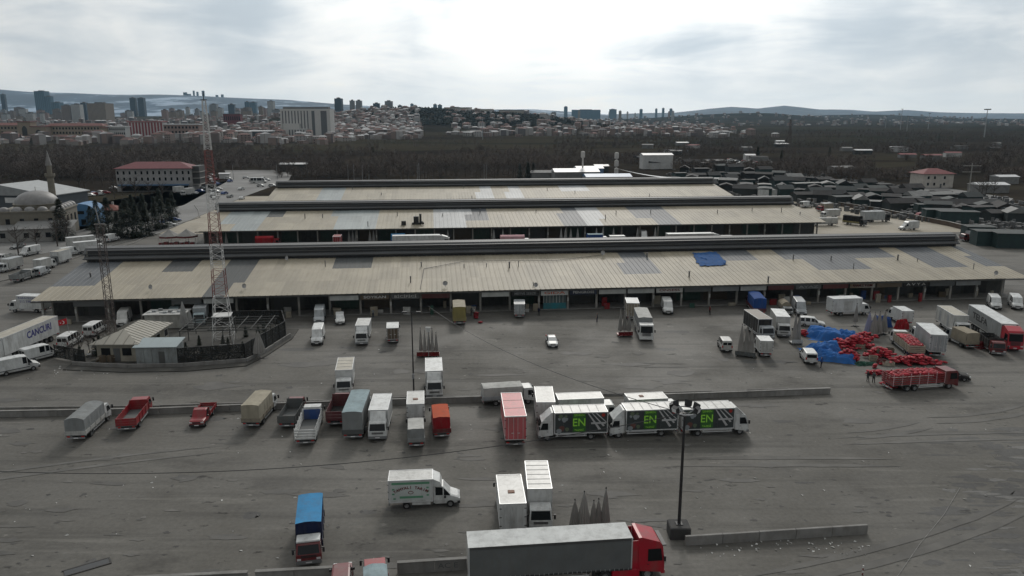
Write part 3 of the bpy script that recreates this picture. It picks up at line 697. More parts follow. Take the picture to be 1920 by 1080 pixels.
def hall(label, v0, u0, u1, d, rows, pw, patches, sh_cols, bay=5.85, ubase=5.6, group='long market halls'):
    h = Hall(); h.v0 = v0; h.d = d; h.sl = (RZ-EZ)/d
    root = empty('market_hall', M(0, v0), MA); tag(root, label, 'market hall', group); h.root = root
    ang = math.atan2(RZ-EZ, d); sl = math.hypot(d, RZ-EZ)/rows
    n = int(round((u1-u0)/pw)); pw = (u1-u0)/n
    def pan(b):
        b.box(.004, pw-.004, 0, sl+.12, 0, .035)
        for k in range(2):
            x = pw*(k+.5)/2
            b.add([(x-.12,0,.034),(x+.12,0,.034),(x+.07,-.001,.085),(x-.07,-.001,.085),(x-.12,sl+.12,.034),(x+.12,sl+.12,.034),(x+.07,sl+.12,.085),(x-.07,sl+.12,.085)],
                  [(0,1,2,3),(5,4,7,6),(0,3,7,4),(3,2,6,7),(2,1,5,6)])
    for i in range(n):
        for r in range(rows):
            y = d*r/rows; z = EZ+(RZ-EZ)*r/rows + .05*(rows-1-r) + random.uniform(0, .012)
            cen = root.matrix_basis @ Vector((u0+(i+.5)*pw, y+d/rows*.5, z+.1)); px = PX(cen); mm = RB
            for pm, poly in patches:
                if in_poly(px[0], px[1], poly): mm = pm
            part(('pan', label[:12], r == 0), 'roof_panel', mm, root, pan, (u0+i*pw, y, z), rot=(ang+random.uniform(-.0025, .0025), random.uniform(-.006, .006), 0))
    top = d; mw = 7.0
    # raised monitor: dark clerestory, two tiers of sloping sheet
    part(('cl', label), 'clerestory', CLER, root, lambda b: b.box(u0+.8, u1-.8, top+.3, top+mw-.3, RZ-.4, 9.95))
    nb = int(round((u1-u0)/bay)); bw = (u1-u0)/nb
    def tier(y0, z0, y1, z1):
        def fn(b):
            L_ = bw-.01; k = 10
            for q in range(k):
                xa = L_*q/k; xb = L_*(q+1)/k; xm = xa+(xb-xa)*.35
                b.add([(xa, y0, z0), (xb, y0, z0), (xb, y1, z1), (xa, y1, z1), (xa+.04, y0, z0+.05), (xm, y0, z0+.05), (xm, y1, z1+.05), (xa+.04, y1, z1+.05)],
                      [(0, 1, 2, 3), (4, 5, 6, 7), (0, 4, 7, 3), (5, 1, 2, 6)])
            b.box(0, L_, y0-.05, y0+.05, z0-.16, z0+.02)
        return fn
    for i in range(nb):
        x = u0+i*bw
        part(('t1', label), 'louvre_panel', BAND, root, tier(top-.30, 8.25, top+.75, 9.05), (x+.2*(i == 0), 0, 0))
        part(('t2', label), 'louvre_panel', BAND, root, tier(top+.25, 9.22, top+1.5, 10.2), (x, 0, 0))
    part(('fl2', label), 'gutter', mat('gutter_pale', (.06,.06,.06), .7), root, lambda b: [b.box(u0, u1, top-.42, top-.32, 8.17, 8.30), b.box(u0, u1, top+.12, top+.22, 9.13, 9.26), b.box(u0, u1, top+1.45, top+1.62, 10.19, 10.29)] and None)
    part(('mt', label), 'monitor_roof', BAND, root, lambda b: b.add([(u0, top+1.5, 10.21), (u1, top+1.5, 10.21), (u1, top+mw/2, 10.45), (u0, top+mw/2, 10.45), (u1, top+mw+.3, 8.3), (u0, top+mw+.3, 8.3)], [(0,1,2,3), (3,2,4,5)]) and None)
    part(('rr', label), 'rear_roof', RB, root, lambda b: b.add([(u0, top+mw, RZ), (u1, top+mw, RZ), (u1, top+mw+d, EZ), (u0, top+mw+d, EZ), (u0, top+mw, RZ-.15), (u1, top+mw, RZ-.15), (u1, top+mw+d, EZ-.15), (u0, top+mw+d, EZ-.15)], [(0,1,2,3), (7,6,5,4), (3,2,6,7), (0,3,7,4), (1,5,6,2)]) and None)
    WALLM = mat('hall_wall', (.15, .145, .13), .9, dirt=.6, var=.2)
    for x in (u0+.7, u1-1.0):
        part(('gw', label, x), 'gable_wall', WALLM, root, lambda b: b.add([(x+dx, y, z) for dx in (0, .3) for y, z in ((6, 0), (6, EZ+6*h.sl-.1), (top, RZ-.1), (top+.3, 9.9), (top+mw-.3, 9.9), (top+mw, RZ-.2), (top+mw+d-4, EZ+.3), (top+mw+d-4, 0))],
             [tuple(range(8)), tuple(range(15, 7, -1))] + [(i, (i+1) % 8, 8+(i+1) % 8, 8+i) for i in range(8)]) and None)
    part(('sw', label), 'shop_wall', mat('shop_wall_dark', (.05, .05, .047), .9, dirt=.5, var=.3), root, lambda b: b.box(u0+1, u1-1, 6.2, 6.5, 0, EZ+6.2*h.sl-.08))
    part(('bw', label), 'rear_wall', WALLM, root, lambda b: b.box(u0+1, u1-1, top+mw+d-4.3, top+mw+d-4, 0, EZ+.2))
    part(('ea', label), 'eave_gutter', mat('eave_dark', (.06,.06,.058), .7), root, lambda b: b.box(u0, u1, -.10, .02, EZ-.22, EZ-.03))
    part(('bm', label), 'front_beam', COLM, root, lambda b: b.box(u0+.6, u1-.6, 1.9, 2.2, 4.15, 4.62))
    part(('sl', label), 'shop_floor', CONC, root, lambda b: b.box(u0+1, u1-1, 1.6, 6.2, .004, .12))
    k0 = math.ceil((u0+1-ubase)/bay); k1 = math.floor((u1-1-ubase)/bay)
    h.bays = []
    for k in range(k0, k1+1):
        x = ubase+k*bay
        part(('co', 1), 'column', COLM, root, lambda b: b.cbox(-.2, .2, -.2, .2, .12, 4.16, .03), (x, 2.05, 0))
        if random.random() < .45: part(('mb', 1), 'meter_box', mat('meter_box_white', (.4,.4,.38), .6), root, lambda b: b.cbox(-.17, .17, -.16, 0, 1.7, 2.5, .02), (x, 1.85, 0))
        if k < k1:
            c = sh_cols[(k*7+3) % len(sh_cols)]
            def shut(b):
                for q in range(12): b.box(.35, bay-.35, -.04-.02*(q % 2), 0, .14+.27*q, .14+.27*(q+1)-.02)
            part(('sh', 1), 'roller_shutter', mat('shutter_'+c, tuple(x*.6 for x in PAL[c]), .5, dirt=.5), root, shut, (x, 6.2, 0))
            h.bays.append((k, x))
    return h
def roof_local(h, px, py):
    z = 6.0
    for _ in range(60):
        p = G(px, py, z); q = p - M(0, h.v0); v = q.dot(nx_); z = z*.6 + .4*(EZ + v*h.sl + .1)
    return Vector((q.dot(ux), v, EZ + v*h.sl + .06))
def vent(h, px, py, hgt=.9, r=.12, m=None):
    p = roof_local(h, px, py)
    def fn(b): b.tube((0,0,-.1), (0,0,hgt), r, n=8); b.lathe([(r*2.0, hgt+.04), (.01, hgt+.22)], 8); b.lathe([(r*2.0, hgt+.04), (.01, hgt+.04)], 8)
    part(('vent', hgt, r), 'vent_pipe', m or mat('vent_metal', (.10,.10,.10), .6), h.root, fn, p)
def dish(h, px, py):
    p = roof_local(h, px, py)
    o = part('dishpole', 'satellite_dish', mat('dish_grey', (.30,.30,.30), .5), h.root, lambda b: (b.tube((0,0,-.1), (0,0,.75), .04, n=6), b.lathe([(.001, -.05), (.25, -.02), (.48, .06), (.50, .08), (.25, .01), (.001, -.02)], 14, (0, 0, 0)) if False else [b.add([(.5*r*math.cos(t), -.12-.18*r*r+.3*r*math.sin(t)*.4, .85+.46*r*math.sin(t)) for r in (.02, .5, 1) for t in [2*math.pi*i/14 for i in range(14)]],
        [(k*14+i, k*14+(i+1) % 14, (k+1)*14+(i+1) % 14, (k+1)*14+i) for k in range(2) for i in range(14)])]) and None, p, rot=(0, 0, random.uniform(-.8, .8)))
    part('dishfeed', 'feed_arm', TRIM, o, lambda b: b.tube((0, -.15, .62), (0, -.62, .80), .02, n=5))
p1 = [(RG, [(180,480),(258,480),(160,548),(70,548)]), (RD, [(318,486),(385,486),(352,520),(296,520)]), (RD, [(425,480),(490,480),(455,526),(408,526)]), (RD, [(398,538),(432,538),(416,560),(366,560)]),
      (RD, [(640,476),(708,476),(692,518),(620,512)]), (RG, [(1150,470),(1205,470),(1232,517),(1168,517)]), (RG, [(1340,466),(1396,466),(1432,500),(1362,500)]),
      (RG, [(1440,462),(1526,462),(1650,509),(1534,509),(1520,496),(1466,496)]), (RG, [(1524,460),(1640,458),(1664,480),(1580,482)]), (RG, [(1676,458),(1735,456),(1815,512),(1750,512)]), (RG, [(1778,454),(1830,450),(1920,508),(1850,510)]),
      (RD, [(1398,472),(1404,472),(1428,492),(1422,492)])]
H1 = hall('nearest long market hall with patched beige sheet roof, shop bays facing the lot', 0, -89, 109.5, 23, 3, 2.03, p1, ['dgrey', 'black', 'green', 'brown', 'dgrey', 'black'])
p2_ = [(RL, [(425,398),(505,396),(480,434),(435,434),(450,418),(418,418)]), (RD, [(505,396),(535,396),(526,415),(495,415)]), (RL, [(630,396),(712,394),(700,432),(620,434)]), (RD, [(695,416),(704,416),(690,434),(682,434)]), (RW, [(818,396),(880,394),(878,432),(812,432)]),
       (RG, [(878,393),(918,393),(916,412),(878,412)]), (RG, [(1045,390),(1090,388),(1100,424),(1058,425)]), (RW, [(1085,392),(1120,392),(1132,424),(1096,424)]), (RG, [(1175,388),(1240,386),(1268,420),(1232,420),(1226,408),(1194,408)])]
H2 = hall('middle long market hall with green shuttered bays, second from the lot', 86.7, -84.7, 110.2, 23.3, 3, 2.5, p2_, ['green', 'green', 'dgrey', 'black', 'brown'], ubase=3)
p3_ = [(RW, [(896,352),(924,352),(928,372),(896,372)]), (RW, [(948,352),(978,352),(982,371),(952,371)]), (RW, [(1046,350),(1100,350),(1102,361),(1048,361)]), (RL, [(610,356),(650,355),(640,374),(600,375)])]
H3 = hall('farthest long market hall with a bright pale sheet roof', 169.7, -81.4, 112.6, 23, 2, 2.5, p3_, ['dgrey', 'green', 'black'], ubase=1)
random.seed(11)
for px, py in [(1213,482),(1558,488),(1683,488),(1720,490),(1487,488),(1292,520),(870,502),(790,500),(912,500),(955,502),(972,500),(770,530),(170,520),(1440,530),(610,500),(1825,505),(1600,505),(1000,536)]: vent(H1, px, py, random.choice([.6, .9, 1.2]), random.choice([.08, .12, .16]))
for px, py in [(285,545),(460,543),(540,490),(835,538),(1130,480),(1003,541),(1865,518)]: dish(H1, px, py)
for px, py in [(572,410),(605,408),(745,405),(830,405),(900,400),(1005,398),(1155,402),(1135,412),(1345,400),(1410,396),(1465,398),(1500,402),(690,425),(1220,400),(780,412)]: vent(H2, px, py, random.choice([.7, 1.1, 1.5]), .12)
for px, py in [(661,355),(870,352),(1026,357),(1078,362),(715,366),(1218,368),(885,372)]: vent(H3, px, py, 1.0, .12)
p = roof_local(H2, 780, 420)
def ac(b): b.box(-1.2, 1.2, -.9, .9, 0, .5); b.box(-.7, .9, -.8, .8, .5, 2.4); b.tube((1.4, -.4, 0), (1.4, -.4, 3.2), .35, n=8); b.tube((1.4, -.4, 1.0), (2.2, -1.8, .4), .4, n=8)
part('cooler', 'rooftop_cooler', mat('cooler_dark', (.02,.02,.02), .7), H2.root, ac, p)
p = roof_local(H2, 757, 422); part('cooler2', 'rooftop_cooler', MATS['cooler_dark'], H2.root, lambda b: b.cbox(-.7, .7, -.6, .6, 0, 1.3, .05), p)
# lettered shop signs over the bays of the nearest hall: photo x of the bay centre -> board colour, words, ink
def sign(h, pxc, board, text, ink, sub=None, hh=.95, wfrac=.93):
    u = (G(pxc, 555, 3.6) - M(0, h.v0)).dot(ux)
    k, x = min(h.bays, key=lambda q: abs(q[1]+2.92-u))
    bm_ = mat('sign_'+board, PAL.get(board, (.3,.3,.3)), .55, dirt=.35)
    w_ = 5.85*wfrac
    part(('sbr', 1), 'sign_bracket', TRIM, h.root, lambda b: (b.box(-2.2, -2.1, .75, 2.0, 3.9, 4.0), b.box(2.1, 2.2, .75, 2.0, 3.9, 4.0)) and None, (x+2.925, 0, 0))
    s = part(('sgn', w_, hh), 'sign_board', bm_, h.root, lambda b: b.box(-w_/2, w_/2, -.08, .02, 0, hh), (x+2.925, .75, 3.22))
    if text: letters(text, hh*.52, mat('ink_'+ink, PAL[ink], .5), s, (0, -.088, hh*(.5 if not sub else .6)), (math.pi/2, 0, 0), width=w_*.78, bold=.012)
    if sub: letters(sub, hh*.18, mat('ink_'+ink, PAL[ink], .5), s, (0, -.088, hh*.16), (math.pi/2, 0, 0), width=w_*.7)
    return x
PAL.update(teal=(.02,.16,.19), paleg=(.42,.43,.41), ochre=(.30,.16,.04), wine=(.09,.02,.02), deepnavy=(.012,.02,.045))
for a in [(410, 'paleg', None, None), (648, 'paleg', None, None), (705, 'brown', 'SOYKAN', 'white'), (758, 'dgrey', 'BİCİFİCİ', 'offwhite'), (820, 'wine', None, None), (928, 'paleg', None, None), (984, 'black', 'MEYVE SEBZE', 'grey'),
          (1041, 'paleg', 'GIDA', 'orange'), (1096, 'deepnavy', 'PENGROSS', 'offwhite'), (1152, 'paleg', None, None), (1206, 'paleg', None, None), (1262, 'offwhite', 'ONSESS', 'dred'), (1318, 'dgrey', None, None), (1370, 'grey', None, None), (1427, 'paleg', None, None),
          (1480, 'wine', None, None), (1535, 'dgrey', 'AYAZ', 'grey'), (1585, 'wine', None, None), (1638, 'ochre', 'KURT TARIM', 'dred'), (1690, 'offwhite', 'WALTER', 'black'), (1742, 'brown', None, None), (1795, 'black', 'A V Y A', 'offwhite'), (1850, 'dgrey', None, None), (1900, 'grey', None, None), (350, 'dgrey', None, None), (170, 'dgrey', None, None)]:
    sign(H1, *a)
# glazed teal shop bay
u = (G(1041, 570, 2) - M(0, 0)).dot(ux); k, x = min(H1.bays, key=lambda q: abs(q[1]+2.92-u))
sf = part('tealfront', 'shop_front', P_('teal'), H1.root, lambda b: b.box(.9, 5.6, 2.0, 2.12, .12, 1.35), (x, 0, 0))
for i in range(7):
    part('tealpane', 'shop_window', mat('pale_shop_glass', (.10,.13,.13), .2), H1.root, lambda b: b.box(0, .58, 2.02, 2.06, 1.37, 3.1), (x+.95+i*.66, 0, 0))
    part('tealmul', 'mullion', P_('paleg'), H1.root, lambda b: b.box(-.04, .04, 2.0, 2.1, 1.36, 3.15), (x+.92+i*.66, 0, 0))
# torn / draped blue tarp on the roof
cor = [roof_local(H1, *q) for q in ((1297, 476), (1342, 473), (1366, 498), (1313, 500))]
def bt(u, v):
    p = (cor[0]*(1-u)+cor[1]*u)*(1-v)+(cor[3]*(1-u)+cor[2]*u)*v
    e = .55*noise.noise((u*5, v*5, 3)); return (p.x+e*(1 if .05 < u < .95 else 2.0), p.y+e*(1 if .05 < v < .95 else 2.5), p.z+.17+.28*abs(noise.noise((u*9, v*9, 7))))
mb = MB(); mb.grid(bt, 24, 18); o = mb.build('roof_tarp', T_('tarpblue'), smooth=True, loc=M(0, 0), rz=MA)
tag(o, 'bright blue tarpaulin spread over a hole in the nearest hall roof', 'tarpaulin')
# ------------------------------------------------------------------ vehicles in the lot
PAL['curtaingrey'] = (.125, .132, .132)
PAL.update(lime=(.30,.66,.06), engreen=(.03,.11,.02), poster=(.035,.042,.042), blueprint=(.05,.05,.20), maroon=(.10,.02,.025), pinkcover=(.50,.30,.32))
def flat(t, name, key, m, s, y, poly, th=.006):
    "flat printed shape on a flank: poly in (x,z), s=+1 left flank, -1 right flank"
    def fn(b):
        n = len(poly); ya, yb = s*y, s*(y+th)
        b.add([(p[0], ya, p[1]) for p in poly] + [(p[0], yb, p[1]) for p in poly], [tuple(range(n)), tuple(range(2*n-1, n-1, -1))] + [(i, (i+1) % n, n+(i+1) % n, n+i) for i in range(n)])
    return part(key, name, m, t, fn)
def txt(t, s_, h, ink, side, y, x, z, width=None, bold=.0):
    return letters(s_, h, mat('ink_'+ink, PAL[ink], .5), t, (x, side*y, z), (math.pi/2, 0, math.pi if side > 0 else 0), width=width, bold=bold)
def en_truck(near, far, nearend, label):
    L_, W_ = 8.3, 2.45
    t = place('box_lorry', near, far, nearend, L_, W_, True, label, 'lorry', 'green poster lorries')
    a, b, z = lorry(t, L_, W_, 'white', 2.55, r=.44, ln=1.75)
    cargo_box(t, a, b, W_, z+.09, 3.55, 'white', 'offwhite', 5)
    part(('fren', 1), 'roof_fairing', P_('white'), t, lambda q: q.prism([(L_/2-.55, 2.55), (L_/2-.95, 2.95), (L_/2-1.55, 3.5), (L_/2-1.75, 3.5), (L_/2-1.75, 2.55)], -.95, .95))
    for s in (1, -1):
        y = W_/2; fx = -s                       # reading direction runs along -x on the left flank
        cx = (a+b)/2; hl = (b-a)/2-.07; z0, z1 = z+.14, 3.47; zm = (z0+z1)/2
        X = lambda q: cx + fx*q
        pn = flat(t, 'poster', ('en0', s), mat('poster_dark', PAL['poster'], .5), s, y, [(cx-hl, z0), (cx+hl, z0), (cx+hl, z1), (cx-hl, z1)])
        y2 = y+.008
        flat(pn, 'green_square', ('en1', s), mat('poster_green', PAL['engreen'], .5), s, y2, [(X(-1.0), z0+.1), (X(.55), z0+.1), (X(.55), z1), (X(-1.0), z1)])
        txt(pn, 'EN', 1.0, 'lime', s, y2+.014, X(-.25), zm+.02, 1.48, .012)
        txt(pn, 'ŞEHRİN', .26, 'lime', s, y2+.014, X(-.25), z1-.25, 1.2)
        txt(pn, 'TAZESİ', .24, 'lime', s, y2+.014, X(-.25), z0+.30, 1.1)
        for q, (dx, dw) in enumerate(((.75, .16), (1.25, .10), (1.7, .20))):
            flat(pn, 'stripe', ('en2', s, q), mat('poster_stripe', (.42,.42,.42), .5), s, y2, [(X(dx), z1-.05), (X(dx+dw), z1-.05), (X(min(hl-.05, dx+dw+1.5)), z0+.35+q*.45), (X(min(hl-.05, dx+1.4)), z0+.25+q*.45)])
        flat(pn, 'caption_bar', ('en3', s), mat('poster_caption', (.40,.40,.40), .5), s, y2+.004, [(X(1.2), zm-.2), (X(hl-.15), zm-.2), (X(hl-.15), zm+.02), (X(1.2), zm+.02)])
        rr = random.Random(5)
        for q in range(9):
            ox, oz, r0 = -hl+.3+rr.random()*1.25, z0+.2+rr.random()*(z1-z0-.5), .14+.2*rr.random()
            cl = rr.choice([(.22,.24,.25), (.10,.13,.08), (.33,.33,.34), (.12,.05,.04)])
            flat(pn, 'printed_vegetable', ('en4', s, q), mat('print%d' % (q % 5), cl, .5), s, y2+.001*q, [(X(ox+r0*math.cos(w)*(1+.2*math.sin(3*w))), oz+r0*1.1*math.sin(w)) for w in [2*math.pi*i/12 for i in range(12)]])
        flat(pn, 'printed_tomato', ('en5', s), mat('print_tomato', (.30,.02,.015), .5), s, y2+.002, [(X(hl-.45+.22*math.cos(w)), z1-.3+.22*math.sin(w)) for w in [2*math.pi*i/14 for i in range(14)]])
    return t
V = {}
# --- nearest
t = place('articulated_lorry', (879, 1110), (1247, 1085), 'r', 16.4, 2.55, True, 'red tractor with long dark grey curtain-sided trailer, nearest lorry', 'lorry'); v_artic(t, 'crimson', 'curtain', 'curtaingrey')
t = place('tarp_lorry', (580, 1064), (586, 985), 'f', 7.2, 2.3, False, 'blue-topped tarp lorry facing the camera, white cab roof, dark red front', 'lorry')
a, b, z = lorry(t, 7.2, 2.25, 'dred', 2.15); open_bed(t, a, b, 2.25, z+.06, .5, 'navy', 2, gap=.08); tarp_cover(t, a, b-.05, 2.2, z+.4, 3.3, 'navy', .12, .05, 2, 'ltblue')
part('visor_w', 'cab_roof_panel', P_('white'), t, lambda q: q.cbox(7.2/2-1.62, 7.2/2-.42, -1.0, 1.0, 2.15, 2.30, .04))
t = place('box_van', (730, 957), (870, 951), 'r', 6.9, 2.2, True, 'white box van with green and red printed side, alone in the aisle', 'van'); v_bonnet_box(t)
pn = flat(t, 'side_print', 'yv0', mat('print_pale', (.46,.50,.48), .5), -1, 1.1, [(-3.2, 1.0), (.6, 1.0), (.6, 2.95), (-3.2, 2.95)])
flat(pn, 'green_band', 'yv1', mat('print_green', (.10,.26,.16), .5), -1, 1.107, [(-3.15, 2.68), (.55, 2.68), (.55, 2.92), (-3.15, 2.92)])
flat(pn, 'green_band', 'yv2', mat('print_green', (.10,.26,.16), .5), -1, 1.107, [(-2.4, 1.22), (-.1, 1.22), (-.1, 1.45), (-2.4, 1.45)])
for i, ch in enumerate('YAHYALI TARIM'):
    if ch != ' ':
        w_ = (i-6)/6; letters(ch, .29, mat('ink_dred', PAL['dred'], .5), pn, (-1.3+w_*1.55, -1.122, 2.36-.42*w_*w_), (math.pi/2, w_*.5, 0), bold=.012)
flat(pn, 'emblem', 'yv3', mat('ink_dred', PAL['dred'], .5), -1, 1.107, [(-1.3+.27*math.cos(w), 1.82+.17*math.sin(w)) for w in [2*math.pi*i/16 for i in range(16)]])
flat(pn, 'emblem_core', 'yv4', mat('print_pale', (.46,.50,.48), .5), -1, 1.114, [(-1.3+.20*math.cos(w), 1.82+.11*math.sin(w)) for w in [2*math.pi*i/16 for i in range(16)]])
for i, (qx, qz) in enumerate([(-3.0, 2.2), (-3.0, 1.7), (.35, 2.3), (.35, 1.9), (.35, 1.5), (-2.9, 1.2)]):
    flat(pn, 'printed_leaf', ('yv5', i), mat('print_green', (.10,.26,.16), .5), -1, 1.107, [(qx+.13*math.cos(w), qz+.13*math.sin(w)*(1+.4*math.cos(2*w))) for w in [2*math.pi*k/10 for k in range(10)]])
t = place('box_lorry', (962, 1010), (952, 940), 'r', 7.6, 2.4, False, 'white box lorry with brown roof hatch, rear doors to camera, beside umbrellas', 'lorry'); v_box(t, 7.6, 2.4, 3.5, hatch=True)
t = place('box_lorry', (1014, 1000), (1006, 935), 'f', 7.8, 2.35, False, 'white box lorry facing the camera just behind the grey curtain trailer', 'lorry'); v_box(t, 7.8, 2.3, 3.6, ribs=5)
t = place('tarp_lorry', (708, 1162), (705, 1105), 'r', 5.6, 2.0, False, 'red lorry with pale grey cover, cut off by the bottom edge', 'lorry'); v_tarp(t, 5.6, 2.0, 2.5, 'greyblue', 'red', 'red', 2.2, seed=4)
t = place('minivan', (640, 1128), (642, 1092), 'r', 4.4, 1.75, False, 'dull red minivan at the bottom edge beside the pale covered lorry', 'van'); car(t, 'dred', 4.4, 1.75, 1.8, 'mpv')
# --- row along the middle barrier
t = place('tarp_lorry', (143, 830), (196, 782), 'r', 7.6, 2.3, False, 'grey tarp lorry with white sides, leftmost of the barrier row', 'lorry'); v_tarp(t, 7.6, 2.3, 3.1, 'grey', 'white', 'offwhite', seed=5, arch=.25)
t = place('open_lorry', (238, 812), (275, 764), 'r', 7.4, 2.3, False, 'red open-bed lorry with empty dark bed, second in barrier row', 'lorry'); v_open(t, 7.4, 2.3, .95, 'red', 'red', 2.2)
t = place('flatbed_pickup', (369, 804), (398, 765), 'f', 5.6, 1.95, False, 'small bright red bonneted flatbed pickup facing the camera', 'pickup')
k = ('pku',); st = [(.35, .45, 1.05, 1.85, .92, .78), (.45, .42, 1.05, 1.9, .95, .80), (1.05, .42, 1.05, 1.85, .95, .79), (1.6, .42, 1.03, 1.10, .94, .84), (2.6, .45, .95, 1.03, .90, .80), (2.8, .5, .84, .90, .85, .74)]
loft(t, st, [('s', 1), ('s', 2), ('t', 2)], 'red', k); car_trim(t, k, .35, 2.8, 1.9, .72, 'red', (2.0,), .36); chassis(t, -2.7, .4, .72)
for s in (1, -1): wheel(t, -1.6, s*.78, .36, .24, s)
open_bed(t, -2.75, .2, 1.95, .8, .55, 'red', 2, lift=.5); tail(t, -2.78, 1.9, .6)
t = place('tarp_lorry', (471, 805), (512, 757), 'r', 7.2, 2.3, False, 'beige tarp lorry with tall square cover in barrier row', 'lorry'); v_tarp(t, 7.2, 2.3, 3.2, 'beige', 'white', 'tan', seed=6, arch=.12)
t = place('open_lorry', (538, 806), (562, 766), 'r', 6.6, 2.1, False, 'dark open-bed lorry with maroon tailgate, left of white stake lorry', 'lorry'); v_open(t, 6.6, 2.1, .9, 'dgrey', 'dred', 2.1, lift=.5)
t = place('stake_lorry', (573, 838), (592, 784), 'r', 8.0, 2.35, False, 'white stake-sided lorry with blue headboard, rear to the camera', 'lorry')
a, b, z = v_open(t, 8.0, 2.35, 1.35, 'white', 'white', 2.5, 4, True, .45, .1, 'dgrey'); part('bh', 'bulkhead', P_('blue'), t, lambda q: q.box(b-.12, b-.06, -1.0, 1.0, z+.1, z+1.4))
t = place('open_lorry', (629, 802), (646, 760), 'r', 6.8, 2.2, False, 'maroon open lorry with black bed, half behind the grey-blue covered lorry', 'lorry'); v_open(t, 6.8, 2.2, 1.2, 'maroon', 'dred', 2.3, lift=.5, floor='black')
t = place('tarp_lorry', (662, 827), (687, 757), 'r', 9.5, 2.45, False, 'large lorry under a grey-blue ribbed cover beside white cab', 'lorry'); v_tarp(t, 9.5, 2.45, 3.7, 'grey', 'white', 'dgrey', seed=7, top='greyblue', arch=.1)
t = place('box_lorry', (708, 828), (724, 765), 'f', 7.4, 2.3, False, 'white box lorry facing camera beside the grey-blue covered lorry', 'lorry'); v_box(t, 7.4, 2.3, 3.3, roof='white', fair=True)
t = place('box_lorry', (780, 800), (781, 752), 'r', 6.4, 2.2, False, 'small white box lorry with roof hatch beyond the canopied pickup', 'lorry'); v_box(t, 6.4, 2.15, 3.0, hatch=True)
t = place('canopy_pickup', (781, 843), (780, 805), 'r', 5.2, 1.95, False, 'grey pickup with crumpled pale canopy, rear to camera, beside orange lorry', 'pickup'); v_tarp(t, 5.2, 1.95, 2.55, 'grey', 'silver', 'grey', 2.0, 'offwhite', seed=8, arch=.05, r=.33, guard=False)
t = place('tarp_lorry', (829, 825), (822, 775), 'r', 6.2, 2.1, False, 'orange-topped tarp lorry with red tailboard in barrier row', 'lorry'); v_tarp(t, 6.2, 2.1, 2.9, 'red', 'dred', 'dred', 2.1, 'orange', seed=9, arch=.1)
t = place('box_lorry', (815, 749), (813, 695), 'f', 7.8, 2.35, False, 'white box lorry facing camera behind barrier, right of the tall lamp pole', 'lorry'); v_box(t, 7.8, 2.35, 3.5, roof='white', fair=True, zc=2.5)
t = place('box_lorry', (645, 744), (654, 694), 'f', 7.6, 2.3, False, 'white box lorry with scuffed roof facing camera behind the maroon lorry', 'lorry'); v_box(t, 7.6, 2.3, 3.3, roof='beige', ribs=3)
t = place('curtain_lorry', (967, 841), (954, 770), 'r', 10.0, 2.5, False, 'tall pink-red curtain-sided lorry, rear to the camera', 'lorry')
a, b, z = lorry(t, 10, 2.5, 'red', 2.9, axle2=True, big=True, r=.48); cargo_box(t, a, b, 2.5, z+.1, 4.0, 'pink', 'pink', 2)
t = place('box_lorry', (1023, 804), (1016, 758), 'r', 7.4, 2.3, False, 'white box lorry squeezed between pink-red lorry and first poster lorry', 'lorry'); v_box(t, 7.4, 2.3, 3.5)
t = place('tarp_lorry', (906, 764), (995, 758), 'r', 7.2, 2.3, True, 'pale flat-covered lorry parked crosswise behind the pink-red lorry', 'lorry'); v_tarp(t, 7.2, 2.3, 2.7, 'offwhite', 'white', 'silver', seed=10, arch=.06)
en_truck((1010, 828), (1143, 824), 'f', 'green poster lorry facing left, leftmost of the three, next to pink-red lorry')
en_truck((1144, 823), (1268, 818), 'f', 'green poster lorry facing left, middle of the three poster lorries')
en_truck((1403, 815), (1276, 820), 'f', 'green poster lorry facing right, rightmost of the three, behind lamp mast')
t = place('box_lorry', (1046, 796), (1145, 792), 'r', 7.6, 2.3, True, 'plain white box lorry behind the leftmost green poster lorry', 'lorry'); v_box(t, 7.6, 2.3, 3.3)
t = place('box_lorry', (1178, 795), (1258, 791), 'r', 6.8, 2.3, True, 'white box lorry with small roof hatch behind the middle poster lorry', 'lorry'); v_box(t, 6.8, 2.3, 3.2, hatch=True)
# --- upper half of the lot
def vn(near, far, e, label, col='white', L=5.6, W=2.0, H=2.5, win=0, rg=True, side=False, cat='van', nm='panel_van'):
    t = place(nm, near, far, e, L, W, side, label, cat); van(t, col, L, W, H, win, rg); return t
vn((594, 649), (606, 610), 'f', 'white panel van driving towards camera, right of the folded grey parasol', L=5.9, H=2.6)
vn((598, 609), (606, 574), 'f', 'pale panel van parked behind another white van near hall', 'silver', L=5.9, H=2.6)
t = place('car', (638, 610), (637, 590), 'f', 4.4, 1.8, False, 'white hatchback parked in front of the nearest hall', 'car'); car(t, 'white', 4.4, 1.8, 1.6, 'suv')
t = place('box_lorry', (678, 649), (691, 610), 'f', 6.8, 2.25, False, 'white box lorry facing camera, alone left of a brown-backed truck', 'lorry'); v_box(t, 6.8, 2.25, 3.1, fair=True)
t = place('box_lorry', (737, 646), (738, 612), 'r', 5.6, 2.0, False, 'small brown-backed box truck with white roof', 'lorry'); v_box(t, 5.6, 2.0, 2.9, 'brown', 'white', 'white', r=.36)
t = place('tarp_lorry', (862, 611), (858, 574), 'r', 7.6, 2.4, False, 'olive-backed lorry under a torn pale cover at the shop bays', 'lorry'); v_tarp(t, 7.6, 2.4, 3.6, 'olive', 'white', 'olive', seed=12, top='beige', arch=.1)
t = place('box_lorry', (974, 598), (973, 572), 'r', 5.6, 2.0, False, 'small silver box truck parked at the shops near teal shop front', 'lorry'); v_box(t, 5.6, 2.0, 2.9, 'silver', 'white', 'silver', r=.36)
t = place('car', (1037, 653), (1029, 630), 'f', 4.5, 1.8, False, 'white sedan standing alone in the middle of the lot', 'car'); car(t, 'white')
